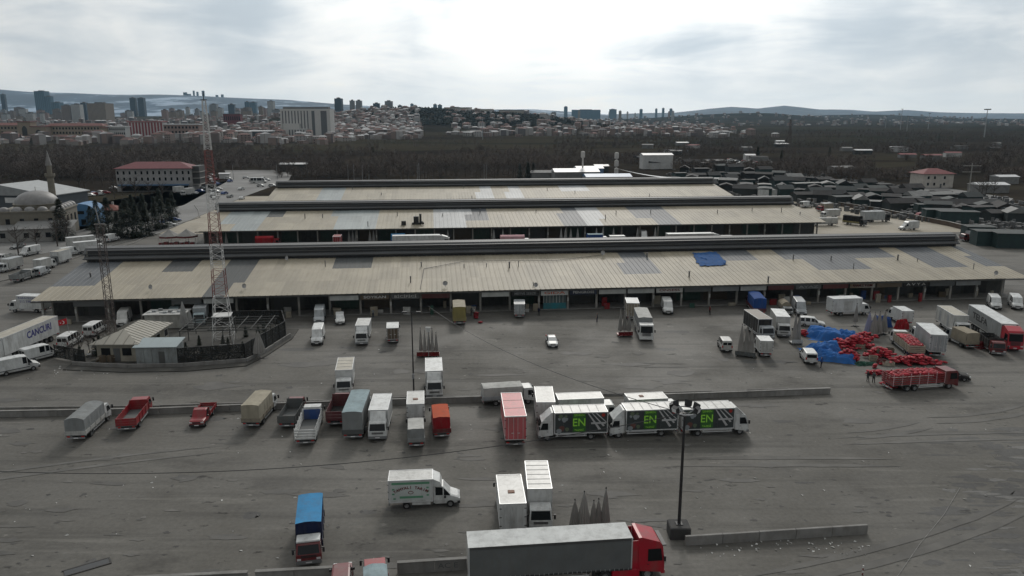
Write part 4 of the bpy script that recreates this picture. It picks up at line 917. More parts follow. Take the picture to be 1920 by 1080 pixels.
t = place('tarp_lorry', (1212, 641), (1192, 594), 'f', 9.6, 2.5, False, 'big white-cabbed lorry with ribbed pale cover beside red umbrella trolley', 'lorry')
a, b, z = lorry(t, 9.6, 2.5, 'white', 2.95, axle2=True, big=True, r=.48); open_bed(t, a, b, 2.5, z+.06, .8, 'offwhite', 3, gap=.08); tarp_cover(t, a, b, 2.42, z+.7, 3.75, 'grey', .12, .14, 13, 'offwhite')
t = place('box_lorry', (1186, 602), (1176, 572), 'r', 6.2, 2.3, False, 'beige-grey box truck backed behind the big ribbed-cover lorry', 'lorry'); v_box(t, 6.2, 2.3, 3.5, 'tan', 'white', 'silver')
vn((1253, 591), (1240, 560), 'f', 'white high-roofed van facing camera under the red lettered shop sign', H=2.5)
t = place('tarp_lorry', (1424, 592), (1396, 558), 'r', 8.2, 2.4, False, 'blue-covered lorry with rusty red sides at the shop bays', 'lorry'); v_tarp(t, 8.2, 2.4, 3.5, 'blue', 'dred', 'maroon', seed=14, arch=.2)
vn((1503, 594), (1480, 562), 'f', 'silver high-roofed van facing camera beside a covered pickup', 'silver', L=6.2, H=2.7)
t = place('tarp_lorry', (1478, 592), (1456, 570), 'f', 5.0, 1.9, False, 'small pickup under a sagging beige cover between blue-covered lorry and silver van', 'pickup'); v_tarp(t, 5.0, 1.9, 2.3, 'tan', 'grey', 'tan', 1.5, seed=15, arch=.5, r=.33, guard=False)
t = place('box_lorry', (1560, 594), (1638, 591), 'r', 7.8, 2.4, True, 'white box lorry side-on with open rear door near the shops', 'lorry'); v_box(t, 7.8, 2.4, 3.5, roof='white')
part('sdoor', 'side_door', P_('offwhite'), t, lambda q: [q.box(-1.6, -.75, -1.225, -1.2, 1.2, 3.0), q.box(-.7, .15, -1.225, -1.2, 1.2, 3.0)] and None)
t = place('curtain_lorry', (1440, 640), (1384, 600), 'f', 8.6, 2.4, False, 'lorry with black sides and pale roof edge, left of white box lorry', 'lorry'); v_box(t, 8.6, 2.4, 3.5, 'black', 'silver', 'brown', zc=2.4)
t = place('box_lorry', (1470, 634), (1442, 594), 'f', 7.6, 2.3, False, 'white box lorry facing camera, right of the black-sided lorry', 'lorry'); v_box(t, 7.6, 2.3, 3.4, 'offwhite', 'white', 'white')
t = place('minibus', (1363, 662), (1347, 636), 'r', 4.6, 1.8, False, 'white high-roofed minibus, rear to camera, left of the parasol trolley', 'van'); van(t, 'offwhite', 4.6, 1.8, 2.1, 2)
t = place('box_lorry', (1436, 672), (1417, 648), 'r', 4.6, 2.0, False, 'small white box truck with rear doors beside the grey parasols', 'lorry'); v_box(t, 4.6, 2.0, 2.9, 'offwhite', 'white', 'white', r=.36, ln=1.4, guard=False)
t = place('minibus', (1521, 685), (1502, 658), 'r', 4.9, 1.9, False, 'white minibus with dark rear window beside blue-covered heap', 'van'); van(t, 'white', 4.9, 1.9, 1.95, 1, False)
part('rwn2', 'rear_window', GLASS, t, lambda q: q.box(-2.475, -2.40, -.72, .72, 1.2, 1.72))
t = place('car', (1499, 612), (1545, 615), 'r', 4.4, 1.8, True, 'white estate car side-on behind the blue-covered heap', 'car'); car(t, 'white', 4.4, 1.8, 1.75, 'mpv')
t = place('box_lorry', (1700, 612), (1660, 590), 'r', 5.6, 2.1, False, 'white box truck beyond the upright parasols, red load beside it', 'lorry'); v_box(t, 5.6, 2.1, 2.9, 'white', 'white', 'white')
SACKT = place('sack_lorry', (1718, 672), (1663, 628), 'r', 9.0, 2.4, False, 'wood-sided lorry heaped with red sacks beside tall white box lorry', 'lorry')
SA = v_open(SACKT, 9.0, 2.4, 1.2, 'beige', 'white', 2.4, 4, True, .25, .2)
t = place('box_lorry', (1756, 672), (1700, 622), 'r', 9.6, 2.5, False, 'tall white box lorry, rear to camera, alongside the sack-laden lorry', 'lorry'); v_box(t, 9.6, 2.5, 3.9, 'silver', 'white', 'white', axle2=True, big=True, zc=2.8, r=.48)
t = place('box_lorry', (1806, 634), (1744, 594), 'f', 9.2, 2.4, False, 'white refrigerated lorry with side doors, left of the lettered trailer', 'lorry'); v_box(t, 9.2, 2.4, 3.6, 'offwhite', 'white', 'beige', zc=2.5)
for q in range(2): part(('rfd', q), 'side_door', P_('silver'), t, lambda b: b.box(-3.2+3.4*q, -2.4+3.4*q, -1.225, -1.2, 1.15, 3.1))
t = place('open_lorry', (1822, 656), (1776, 634), 'r', 6.0, 2.3, False, 'beige canopy truck below the white refrigerated lorry', 'lorry'); v_tarp(t, 6.0, 2.3, 2.9, 'tan', 'grey', 'tan', seed=17, arch=.05)
t = place('articulated_lorry', (1902, 660), (1797, 592), 'f', 16.4, 2.55, False, 'red-cabbed articulated lorry with dark lettered trailer at right edge', 'lorry'); x0, x1, z0, zt, W_ = v_artic(t, 'crimson', 'box', 'grey', 'white')
for s in (1, -1): txt(t, 'TELFA', 1.15, 'black', s, W_/2+.012, x0+5.2, 2.6, 6.2, .03)
t = place('open_lorry', (1872, 668), (1838, 640), 'f', 6.4, 2.2, False, 'black open lorry with dark load in front of the red cab', 'lorry'); v_open(t, 6.4, 2.2, 1.3, 'black', 'dred', 2.2, floor='black')
vn((1868, 582), (1846, 556), 'f', 'white panel van facing camera by shops, left of the pair', L=5.4, H=2.4)
vn((1908, 582), (1884, 553), 'f', 'white panel van with dark side marks, right of the pair by shops', L=5.8, H=2.4, win=1)
STAKE = place('stake_lorry', (1672, 737), (1792, 729), 'r', 10.4, 2.45, True, 'red stake-sided lorry loaded with red sacks, side-on at right', 'lorry')
a, b, z = lorry(STAKE, 10.4, 2.45, 'dred', 2.7, axle2=True, big=True, r=.48); open_bed(STAKE, a, b, 2.45, z+.06, 1.5, 'red', 5, stake=True, gap=.42, postcol='pinkcover'); SB = (a, b, z)
t = place('car', (1755, 712), (1812, 716), 'r', 4.6, 1.85, True, 'black car half hidden behind the red stake lorry', 'car'); car(t, 'black', 4.6, 1.85, 1.7, 'suv')
# --- left side
t = place('articulated_lorry', (113, 634), (2, 684), 'r', 16.4, 2.55, True, 'white lettered trailer with white tractor at the left edge', 'lorry'); x0, x1, z0, zt, W_ = v_artic(t, 'white', 'box', 'white', 'beige')
for s in (1, -1): txt(t, 'CANCURI', 1.15, 'blueprint', s, W_/2+.012, x0+5.0, 2.75, 6.2, .05)
vn((-6, 709), (52, 697), 'r', 'white panel van nearest the left edge', L=5.8, H=2.5, side=True, rg=False)
vn((50, 684), (104, 670), 'r', 'white van with blue window stripes parked beside the lettered trailer', L=5.4, H=2.4, win=1, side=True)
vn((118, 656), (152, 636), 'r', 'white minibus behind the compound fence, rear to the lot', L=5.4, H=2.3, win=2, nm='minibus')
vn((166, 634), (204, 612), 'r', 'white minibus half hidden by bare shrubs above the small hip-roofed house', L=5.4, H=2.3, win=2, nm='minibus')
vn((228, 614), (250, 585), 'f', 'grey-white van parked at the shops left of parasols', 'offwhite', L=5.6, H=2.6)
vn((322, 614), (342, 580), 'f', 'blue-white high-roofed van next to a tall folded parasol', 'greyblue', L=6.0, H=2.7)
t = place('box_lorry', (374, 612), (388, 580), 'f', 6.4, 2.2, False, 'silver box truck at shops left of the red and white mast', 'lorry'); v_box(t, 6.4, 2.2, 3.1, 'silver', 'greyblue', 'silver')
t = place('box_lorry', (18, 586), (90, 588), 'f', 7.4, 2.35, True, 'white box lorry with dark blue printed side at hall corner', 'lorry'); v_box(t, 7.4, 2.35, 3.4, roof='white')
txt(t, 'KARAOĞULLARI', .42, 'blueprint', 1, 1.19, -.9, 3.0, 4.6); txt(t, '512 598 10 10', .5, 'blueprint', 1, 1.19, -.9, 2.3, 4.2)
t = place('open_lorry', (18, 531), (55, 518), 'r', 6.6, 2.3, True, 'grey open tipper lorry on the left road kerb', 'lorry'); v_open(t, 6.6, 2.3, 1.0, 'grey', 'offwhite', 2.2)
t = place('box_lorry', (78, 509), (114, 499), 'r', 5.6, 2.0, True, 'small white box truck ahead of the grey tipper lorry', 'lorry'); v_box(t, 5.6, 2.0, 2.9, 'offwhite', 'white', 'white', r=.36)
t = place('box_lorry', (103, 499), (142, 488), 'f', 7.0, 2.3, True, 'white box lorry with dark front, second in the left road queue', 'lorry'); v_box(t, 7.0, 2.3, 3.4, 'white', 'dgrey', 'beige')
vn((118, 482), (156, 476), 'r', 'white van with long bonnet in the left road queue', L=5.6, H=2.4, side=True)
t = place('box_lorry', (141, 478), (182, 474), 'r', 7.6, 2.3, True, 'white box lorry nearest the far left end of the hall monitor', 'lorry'); v_box(t, 7.6, 2.3, 3.4, 'white', 'white', 'white')
t = place('box_lorry', (128, 469), (178, 464), 'r', 9.0, 2.4, True, 'long white box lorry behind others beyond the hall end', 'lorry'); v_box(t, 9.0, 2.4, 3.5, 'offwhite', 'white', 'white')
vn((47, 482), (88, 473), 'f', 'white high-roofed van parked below the mosque', L=5.9, H=2.6, side=True)
t = place('flatbed_pickup', (4, 491), (40, 482), 'f', 5.4, 1.9, True, 'white flatbed pickup left of the van below the mosque', 'pickup'); v_open(t, 5.4, 1.9, .45, 'offwhite', 'white', 1.9, 2, r=.33, guard=False)
vn((150, 462), (188, 456), 'r', 'white van at the road bend just above the hall monitor end', L=5.4, H=2.3, side=True)
vn((60, 520), (92, 508), 'r', 'silver van in the road queue behind the grey tipper', 'silver', L=5.2, H=2.2, side=True)
t = place('box_lorry', (8, 512), (44, 503), 'f', 6.4, 2.2, True, 'pale box lorry across the road from the grey tipper', 'lorry'); v_box(t, 6.4, 2.2, 3.1, 'offwhite', 'white', 'silver')
vn((205, 455), (238, 447), 'r', 'white van farther up the side road past the slim mast', L=5.4, H=2.4, side=True)
t = place('car', (255, 444), (276, 438), 'r', 4.4, 1.8, True, 'silver car on the side road below the conifers', 'car'); car(t, 'silver', 4.4, 1.8, 1.5)
t = place('car', (28, 468), (50, 463), 'f', 4.4, 1.8, True, 'dark grey car below the mosque annex', 'car'); car(t, 'grey', 4.4, 1.8, 1.5)
# --- between the halls and in the right yard
def gap(kind, px, py, L_, lab, cat='lorry', hd=0, **k):
    p = G(px, py); e = empty(kind, (p.x, p.y, 0), MA+R(hd)); tag(e, lab, cat); return e
t = gap('tarp_lorry', 503, 462, 7, 'red tarped lorry between first and second halls, near the left end'); v_tarp(t, 7, 2.3, 3.2, 'red', 'red', 'red', seed=20, arch=.5)
t = gap('box_lorry', 634, 462, 5, 'small red box truck in the lane before the green shutters', hd=90); v_box(t, 6, 2.2, 3.4, 'red', 'red', 'red')
t = gap('tarp_lorry', 752, 457, 6, 'blue-covered truck in the lane between the halls', hd=10); v_tarp(t, 6, 2.2, 3.2, 'ltblue', 'white', 'blue', seed=21)
t = gap('articulated_lorry', 790, 466, 16, 'long white-roofed articulated lorry hidden behind the hall monitor'); v_artic(t, 'white', 'box', 'white', 'white')
t = gap('tarp_lorry', 966, 462, 9, 'pinkish covered lorry between halls, middle of the lane'); v_tarp(t, 9, 2.4, 3.5, 'pinkcover', 'white', 'grey', seed=22, arch=.4)
t = gap('tarp_lorry', 1120, 458, 6, 'blue and white covered truck in the lane right of the middle'); v_tarp(t, 6.5, 2.3, 3.3, 'blue', 'white', 'blue', seed=23, top='greyblue')
t = gap('box_lorry', 1162, 461, 6, 'white-roofed truck low in the lane between halls'); v_box(t, 6.2, 2.2, 3.1)
vn((1208, 452), (1203, 440), 'f', 'white van pointing at camera in the lane between halls', L=5.8, H=2.7)
t = gap('articulated_lorry', 1300, 462, 16, 'long pale articulated lorry in the lane, right of middle'); v_artic(t, 'white', 'box', 'offwhite', 'white')
t = gap('box_lorry', 1362, 462, 7, 'white box lorry at the right end of the lane between halls'); v_box(t, 7, 2.3, 3.2)
t = gap('box_lorry', 1445, 372, 12, 'white trailer lorry beyond the right end of farthest hall'); v_box(t, 12, 2.5, 4.2, 'white', 'white', 'white', big=True, zc=2.8, axle2=True, r=.48)
t = gap('panel_van', 1512, 389, 6, 'white van at the back of the sunlit yard', 'van', 20); van(t, 'white', 6, 2.0, 2.7)
t = gap('box_lorry', 1546, 396, 7, 'red-cabbed box truck with pale box in the right yard', hd=200); v_box(t, 6.8, 2.3, 3.3, 'tan', 'red', 'offwhite')
t = gap('box_lorry', 1556, 408, 7, 'white box truck beside the corner of the middle hall', hd=185); v_box(t, 7, 2.3, 3.2, 'offwhite', 'white', 'white')
t = gap('tarp_lorry', 1545, 423, 9, 'pale covered lorry at the right end of the middle hall', hd=182); v_tarp(t, 9, 2.4, 3.0, 'offwhite', 'white', 'offwhite', seed=24)
t = gap('open_lorry', 1602, 422, 8, 'black-sided lorry with yellow stripe in the right yard', hd=-60); v_tarp(t, 8, 2.4, 3.4, 'black', 'black', 'olive', seed=25)
t = gap('box_lorry', 1640, 416, 10, 'dark lorry with grey box beside black-sided lorry in the yard', hd=4); v_box(t, 10.5, 2.5, 4.0, 'silver', 'black', 'silver', big=True, zc=2.9, axle2=True, r=.48)
t = gap('box_van', 1703, 431, 6.5, 'small white box van in the middle of the right yard', 'van', 186); v_bonnet_box(t, 6.5, 2.1, 3.0)
t = gap('panel_van', 1725, 410, 5.5, 'red van parked by the long yard wall', 'van', 190); van(t, 'red', 5.5, 2.0, 2.3, 2)
t = gap('tarp_lorry', 1830, 452, 9.5, 'red-sided lorry with pale cover right of the hall monitor', hd=176); v_tarp(t, 9.5, 2.45, 3.3, 'silver', 'dred', 'red', seed=26, arch=.25, axle2=True)

# ------------------------------------------------------------------ parasols, trolleys
def parasol(p, hgt=4.8, rb=1.0, zb=.9, col='canvas_grey', label=None, group=None, rz=0.0, base=True, seed=0):
    hgt *= .9; e = empty('folded_parasol', (p.x, p.y, p.z), rz); tag(e, label, 'parasol', group)
    part(('ppole', hgt), 'pole', STEEL, e, lambda b: b.tube((0,0,0), (0,0,hgt+.12), .045, n=6))
    def can(b):
        n = 24; rings = []
        for k in range(8):
            f = k/7; z = zb+(hgt-zb)*f; r = rb*.84*(1-f**2.3)**.85*(1-.28*f)*(.92+.08*math.cos(f*5))+.05
            rings.append([( (r*(1.0 if i % 2 else .70)+.04*noise.noise((i*.7+seed, k*.5, seed)))*math.cos(2*math.pi*i/n), (r*(1.0 if i % 2 else .70))*math.sin(2*math.pi*i/n), z + (.10*noise.noise((i*1.3, seed, 2)) if k == 0 else 0)) for i in range(n)])
        vs = [q for r_ in rings for q in r_]
        fs = [(k*n+i, k*n+(i+1) % n, (k+1)*n+(i+1) % n, (k+1)*n+i) for k in range(7) for i in range(n)]
        b.add(vs, fs)
    part(('pcan', hgt, rb, zb, seed), 'canopy', mat(col, {'canvas_grey': (.26,.25,.235), 'canvas_pale': (.34,.34,.33), 'canvas_blue': (.26,.27,.36)}[col], .9, var=.15), e, can)
    part(('pfin', hgt), 'finial', TRIM, e, lambda b: b.lathe([(.001, 0), (.07, .05), (.06, .16), (.001, .22)], 8), (0, 0, hgt+.1))
    if base: part(('pbase', 1), 'base', TRIM, e, lambda b: (b.box(-.75, .75, -.06, .06, .02, .12), b.box(-.06, .06, -.75, .75, .02, .121), b.cbox(-.3, .3, -.3, .3, .12, .22, .03)) and None)
    return e
def trolley(p, w_, d_, col, label, rz=0.0):
    e = empty('parasol_trolley', (p.x, p.y, 0), rz); tag(e, label, 'trolley')
    part(('trd', w_, d_, col), 'deck', P_(col, .7), e, lambda b: b.box(-w_/2, w_/2, -d_/2, d_/2, .30, .42))
    part(('trs', w_, d_, col), 'skirt', T_('dred' if col == 'red' else col), e, lambda b: b.grid(lambda u, v: (-w_/2+w_*u, -d_/2-.02-.05*math.sin(u*30)*(1-v), .42+.55*v), 24, 3))
    for sx in (1, -1):
        for sy in (1, -1): wheel(e, sx*(w_/2-.25), sy*(d_/2-.08), .17, .12, sy)
    return e
random.seed(21)
parasol(G(487, 672), 5.0, 1.15, 1.0, label='lone wide folded grey parasol at the compound corner', seed=1)
tr = trolley(G(803, 668), 3.6, 1.6, 'red', 'red-skirted trolley carrying folded parasols in the upper lot', .05)
for i, (dx, dy, hh) in enumerate([(-1.2, .2, 4.6), (-.5, -.2, 4.2), (.1, .3, 3.9), (.7, -.1, 4.6), (1.3, .2, 3.8)]):
    parasol(Vector((tr.location.x+dx, tr.location.y+dy, .42)), hh-.1, .33, .5, label='slim folded grey parasol standing on the red-skirted trolley', group='parasols on the red trolley', base=False, seed=i)
tr = trolley(G(1171, 630), 2.6, 1.5, 'red', 'red parasol trolley beside the big ribbed-cover lorry', .1)
for i, (dx, dy) in enumerate([(-.8, 0), (0, .3), (.7, -.1)]):
    parasol(Vector((tr.location.x+dx, tr.location.y+dy, .42)), 5.0-.3*i, .42, .6, label='folded grey parasol on the trolley beside the ribbed-cover lorry', group='parasols by the big lorry', base=False, seed=i+3)
tr = trolley(G(1398, 668), 3.2, 1.6, 'dgrey', 'dark parasol trolley beside the small white box truck', -.4)
for i, (dx, dy) in enumerate([(-.8, .2), (0, 0), (.7, -.2)]):
    parasol(Vector((tr.location.x+dx, tr.location.y+dy, .42)), 5.2-.2*i, .55, .4, label='tall folded grey parasol on the dark trolley by small white truck', group='parasols on the dark trolley', base=False, seed=i+5)
tr = trolley(G(1492, 645), 1.9, 1.3, 'offwhite', 'pale parasol trolley between white box lorry and minibus', 0)
for i in range(2): parasol(Vector((tr.location.x-.3+.6*i, tr.location.y, .42)), 5.4-.2*i, .5, .4, label='folded grey parasol on the pale trolley by the white box lorry', group='parasols on the pale trolley', base=False, seed=i+8)
for i, (px, py) in enumerate([(1627, 628), (1637, 630), (1646, 629), (1656, 627)]): parasol(G(px, py), 4.6, .75, .5, 'canvas_blue' if i == 0 else 'canvas_grey', label='one of four upright folded parasols before the white box truck', group='four parasols among the sack heaps', seed=i+10)
parasol(G(1603, 612), 4.6, .45, .9, label='single slim folded parasol in front of the side-on white box lorry', seed=15)
for i, (px, hh, rb) in enumerate([(1077, 3.7, .65), (1094, 4.6, .85), (1112, 3.6, .5), (1121, 3.8, .5), (1134, 5.0, .6)]):
    parasol(G(px, 1002), hh, rb, .3, label='folded grey parasol in the cluster behind the nearest trailer' + (', tallest' if i == 4 else ', widest' if i == 1 else ', leftmost' if i == 0 else ''), group='parasols behind the nearest trailer', seed=i+16)
parasol(G(346, 616), 5.6, .95, .5, label='tall folded pale parasol beside the blue-white van', col='canvas_pale', seed=22)
parasol(G(358, 618), 4.2, .6, .4, label='shorter folded pale parasol beside the tall one at the blue-white van', col='canvas_pale', seed=23)
for i, px in enumerate([425, 655, 662, 668, 694, 701, 840, 926, 943, 1060, 1052, 1070, 1083, 1130, 1150, 1195, 1228, 1118]):
    p = G(px, 456 - (px-640)*.012); parasol(p, 4.2, .5, .4, 'canvas_pale', 'small folded parasol in the lane before the middle hall', 'parasols in the lane between halls', base=False, seed=i % 4)
# ------------------------------------------------------------------ red sacks, blue sheets, crates
SACK = mat('red_mesh_sack', (.27, .012, .022), .75, var=.5, scale=1.5, bump=.4, bscale=8)
def sack_mesh(sd):
    b = MB(); n = 8; m = 6
    vs = []
    for k in range(m+1):
        f = k/m; r = .17*math.sin(math.pi*min(.96, max(.06, f)))**.55; x = -.38+.76*f
        for i in range(n):
            a = 2*math.pi*i/n; q = 1+.18*noise.noise((i*.9+sd, k*.8, sd)); vs.append((x, r*1.35*math.cos(a)*q, .17+r*math.sin(a)*q))
    fs = [(k*n+i, k*n+(i+1) % n, (k+1)*n+(i+1) % n, (k+1)*n+i) for k in range(m) for i in range(n)] + [tuple(range(n)), tuple(range(m*n+n-1, m*n-1, -1))]
    b.add(vs, fs); return b.mesh('sack', SACK, True)
SM = [sack_mesh(i*3.1) for i in range(4)]
def sack(p, rz, label, group, rx=0.0):
    o = bpy.data.objects.new('sack', random.choice(SM)); COL.objects.link(o); o.location = p; o.rotation_euler = (rx, 0, rz); o.scale = (1.3, 1.3, 1.2); tag(o, label, 'sack', group); return o
def heap(cpx, cpy, w_, d_, layers, label, group, rz=0.0, dens=1.0):
    c = G(cpx, cpy)
    for k in range(layers):
        f = 1-.24*k; nx2 = max(1, int(w_*f/.85*dens)); ny2 = max(1, int(d_*f/.5*dens))
        for i in range(nx2):
            for j in range(ny2):
                x = (i+.5-nx2/2)*(w_*f/nx2)+random.uniform(-.1, .1); y = (j+.5-ny2/2)*(d_*f/ny2)+random.uniform(-.08, .08)
                sack(Vector((c.x+x*math.cos(rz)-y*math.sin(rz), c.y+x*math.sin(rz)+y*math.cos(rz), .30*k)), rz+random.uniform(-.4, .4), label, group)
heap(1716, 680, 7.4, 1.9, 3, 'red mesh sack in the long heap between the sack lorry and stake lorry', 'sacks in the long heap', -.25)
heap(1605, 650, 4.6, 2.4, 4, 'red mesh sack piled against the blue sheets, right of them', 'sacks by the blue sheets', -.2)
heap(1586, 676, 3.4, 1.5, 4, 'red mesh sack in the near stack beside the white minibus', 'sacks near the minibus', 0)
heap(1640, 690, 1.6, .9, 2, 'red mesh sack strewn left of the stake lorry tail', 'sacks strewn by the stake lorry', .3)
heap(1672, 728, 1.8, .9, 2, 'red mesh sack just below the tail of the red stake lorry', 'sacks below the stake lorry tail', 0)
heap(1505, 628, 1.5, .9, 3, 'red mesh sack beside the pale parasol trolley', 'sacks by the pale trolley', 0)
heap(1648, 668, 3.4, 1.6, 3, 'red mesh sack stack in the middle among crates', 'sacks among the crates', .2)
heap(900, 606, 1.2, .5, 1, 'red mesh sack lying right of the olive-backed lorry', 'sacks by the olive lorry', 0)
heap(893, 597, .9, .8, 4, 'red mesh sack stacked upright right of the olive-backed lorry', 'stacked sacks by the olive lorry', 0)
def load(t, a, b, z, W_, h0, group, label, nrow, hump=.5):
    mw = t.matrix_basis
    for i in range(nrow):
        for j in range(4):
            u = (i+.5)/nrow; x = a+.4+(b-a-.8)*u; y = (j-1.5)*W_*.22
            zz = z+h0+hump*math.sin(math.pi*u)*(1-.25*abs(j-1.5))*random.uniform(.6, 1)
            sack(mw @ Vector((x, y, zz)), t.rotation_euler.z+random.uniform(-1, 1), label, group)
    part(('ldb', t.name), 'sack_layer', SACK, t, lambda q: q.grid(lambda u, v: (a+.1+(b-a-.2)*u, (-.5+v)*(W_-.14), z+h0+.12+hump*math.sin(math.pi*u)*.8*(1-.9*abs(v-.5))+.06*noise.noise((u*20, v*8, 1))), 30, 8))
load(SACKT, *SA, 2.4, .95, 'sacks on the wood-sided lorry', 'red mesh sack heaped on the wood-sided lorry', 11)
load(STAKE, *SB, 2.45, 1.1, 'sacks on the red stake lorry', 'red mesh sack loaded on the red stake lorry', 10, .4)
def cloth_heap(p, w_, d_, h, label, seed, rz=0.0, col='tarpblue'):
    "sheet thrown over stacked goods: flat tops, steep sides, pulled folds, ragged hem on the ground"
    rd = random.Random(seed); bl = [(rd.uniform(-.26, .26), rd.uniform(-.24, .24), rd.uniform(.12, .24), rd.uniform(.12, .24), h*rd.uniform(.45, 1.0)) for _ in range(7)]
    def hz(x, y):
        z = 0
        for cx, cy, sx, sy, hh in bl:
            q = max(abs(x-cx)/sx, abs(y-cy)/sy); z = max(z, hh*min(1, max(0, (1.75-q)/.75))**.8)
        return z
    def fn(u, v):
        x, y = u-.5, v-.5; z = hz(x, y); a = math.atan2(y, x); r = math.hypot(x, y)
        fold = .16*math.sin(a*11+4*noise.noise((x*5, y*5, seed)))*min(1, r*3)+.30*(.5-abs(noise.noise((x*9, y*7, seed+1))))*2*.5
        e = 1+.28*noise.noise((u*3.3, v*3.3, seed+5)); rim = max(0, (max(abs(x), abs(y))-.40)/.1)
        return (x*w_*e, y*d_*e, max(.03+.05*noise.noise((u*20, v*20, seed)), (z+fold*(.35+.65*min(1, z/h)))*(1-min(1, rim))+.03))
    b = MB(); b.grid(fn, 60, 46); o = b.build('heap_sheet', T_(col), smooth=True, loc=(p.x, p.y, 0), rz=rz); tag(o, label, 'tarpaulin'); return o
PAL['sheetblue'] = (.03, .125, .36)
cloth_heap(G(1562, 634), 8.4, 5.2, 1.9, 'large blue sheet over the heap behind, next to the estate car', 1, -.35, 'sheetblue')
cloth_heap(G(1540, 660), 6.6, 3.6, 1.6, 'crumpled blue sheet over the middle heap beside white minibus', 2, -.1, 'sheetblue')
cloth_heap(G(1564, 675), 6.0, 3.0, 1.3, 'low blue sheet in front, trailing towards the near red sacks', 3, -.35, 'sheetblue')
cloth_heap(G(1592, 640), 4.6, 3.0, 1.7, 'blue sheet over sacks at the right side of the heaps', 4, -.5, 'sheetblue')
cloth_heap(G(1648, 612), 4.0, 2.0, 2.0, 'blue-grey sheet behind the upright parasols', 5, .1, 'blue')
cloth_heap(G(1690, 616), 2.6, 1.5, 1.8, 'red sheet over a load in front of the white box truck', 6, .2, 'red')
cloth_heap(G(1622, 683), 3.2, 1.5, .35, 'dark green sheet lying flat before the red sacks', 7, .2, 'green')
cloth_heap(G(1840, 652), 2.4, 1.6, 1.1, 'dark red sheet covering goods behind the black open lorry', 8, .2, 'dred')
random.seed(77); mbs = MB()
for cpx, cpy, w_, d_, n_, hh in [(1712, 682, 9, 2.4, 130, 1.3), (1604, 652, 6, 3, 140, 2.0), (1590, 676, 4, 1.8, 80, 1.7), (1648, 669, 5, 2.5, 100, 1.4), (1620, 640, 5, 2, 70, 1.6), (1640, 702, 3, 1.4, 24, .5), (1668, 724, 3, 1.2, 24, .7), (1508, 630, 1.6, 1.2, 14, 1.0), (1575, 645, 3, 1.5, 24, 1.0)]:
    c0 = G(cpx, cpy)
    for i in range(n_):
        me = random.choice(SM); a_ = random.uniform(0, 6.28); x_ = random.gauss(0, w_*.20); y_ = random.gauss(0, d_*.20); z_ = hh*random.random()*max(0, 1-(x_/(w_*.6))**2-(y_/(d_*.6))**2); q = random.uniform(.95, 1.3)
        mbs.add([(c0.x+x_+q*(v.co.x*math.cos(a_)-v.co.y*math.sin(a_)), c0.y+y_+q*(v.co.x*math.sin(a_)+v.co.y*math.cos(a_)), z_+q*v.co.z*.95) for v in me.vertices], [tuple(f.vertices) for f in me.polygons])
tag(mbs.build('sack_heaps', SACK, smooth=True), 'loose heaps of red mesh sacks between the blue sheets and lorries', 'sacks', kind='stuff')
def crate(p, w_, d_, h, col, label, group, rz):
    e = empty('crate', (p.x, p.y, 0), rz); tag(e, label, 'crate', group); m = P_(col, .8)
    for k in range(3):
        for s in (1, -1):
            part(('crs', w_, d_, h, k, s), 'slat', m, e, lambda b: b.box(-w_/2, w_/2, min(s*d_/2, s*(d_/2-.03)), max(s*d_/2, s*(d_/2-.03)), .02+k*h/3, (k+1)*h/3-.05))
            part(('cre', w_, d_, h, k, s), 'slat', m, e, lambda b: b.box(min(s*(w_/2-.03), s*w_/2), max(s*(w_/2-.03), s*w_/2), -d_/2+.031, d_/2-.031, .02+k*h/3, (k+1)*h/3-.05))
    part(('crb', w_, d_), 'crate_base', m, e, lambda b: b.box(-w_/2+.032, w_/2-.032, -d_/2+.032, d_/2-.032, .01, .04))
for i, (px, py, w_, h, col) in enumerate([(1534, 625, 1.6, .9, 'brown'), (1612, 655, 1.5, 1.0, 'tan'), (1637, 676, 1.2, .8, 'tan'), (1665, 685, 1.7, .6, 'beige'), (1628, 664, 1.0, .7, 'brown'), (1668, 662, 1.2, .9, 'brown'), (1605, 668, .9, .7, 'brown'), (1652, 682, 1.0, .8, 'dred')]):
    crate(G(px, py), w_, .9, h, col, '%s slatted crate among the red sacks, %s' % ({'brown': 'brown wooden', 'tan': 'pale wooden', 'beige': 'low beige', 'dred': 'dark red'}[col], ['behind the blue sheets', 'beside the piled sacks', 'near the sack lorry tail', 'in front of the long heap', 'in the middle of the heaps', 'against the sack lorry', 'left of the others', 'next to the low beige one'][i]), None, random.uniform(-.4, .4))
# goods standing under the eaves of the nearest hall
random.seed(91)
for i in range(52):
    k_, xb = random.choice(H1.bays); u_ = xb+random.uniform(.6, 5.2); v_ = random.choice([random.uniform(2.6, 5.4), random.uniform(.2, 1.4)]); p = M(u_, v_); cc_ = random.choice(['tan', 'beige', 'red', 'green', 'tan', 'blue', 'brown', 'offwhite'])
    e = empty('crate_stack', (p.x, p.y, .12 if v_ > 1.6 else 0), MA+random.uniform(-.2, .2)); tag(e, 'stacked produce crates standing at the shop bays of the nearest hall', 'crates', 'crate stacks under the eaves'); w_ = random.choice([.6, 1.0, 1.4])
    for q in range(random.randint(2, 6)): part(('ucr', w_, cc_), 'crate', P_(cc_, .8), e, lambda b: (b.box(-w_/2, w_/2, -.2, .2, .02, .26), b.box(-w_/2-.02, w_/2+.02, -.22, .22, .24, .29)) and None, (random.uniform(-.03, .03), 0, .3*q))
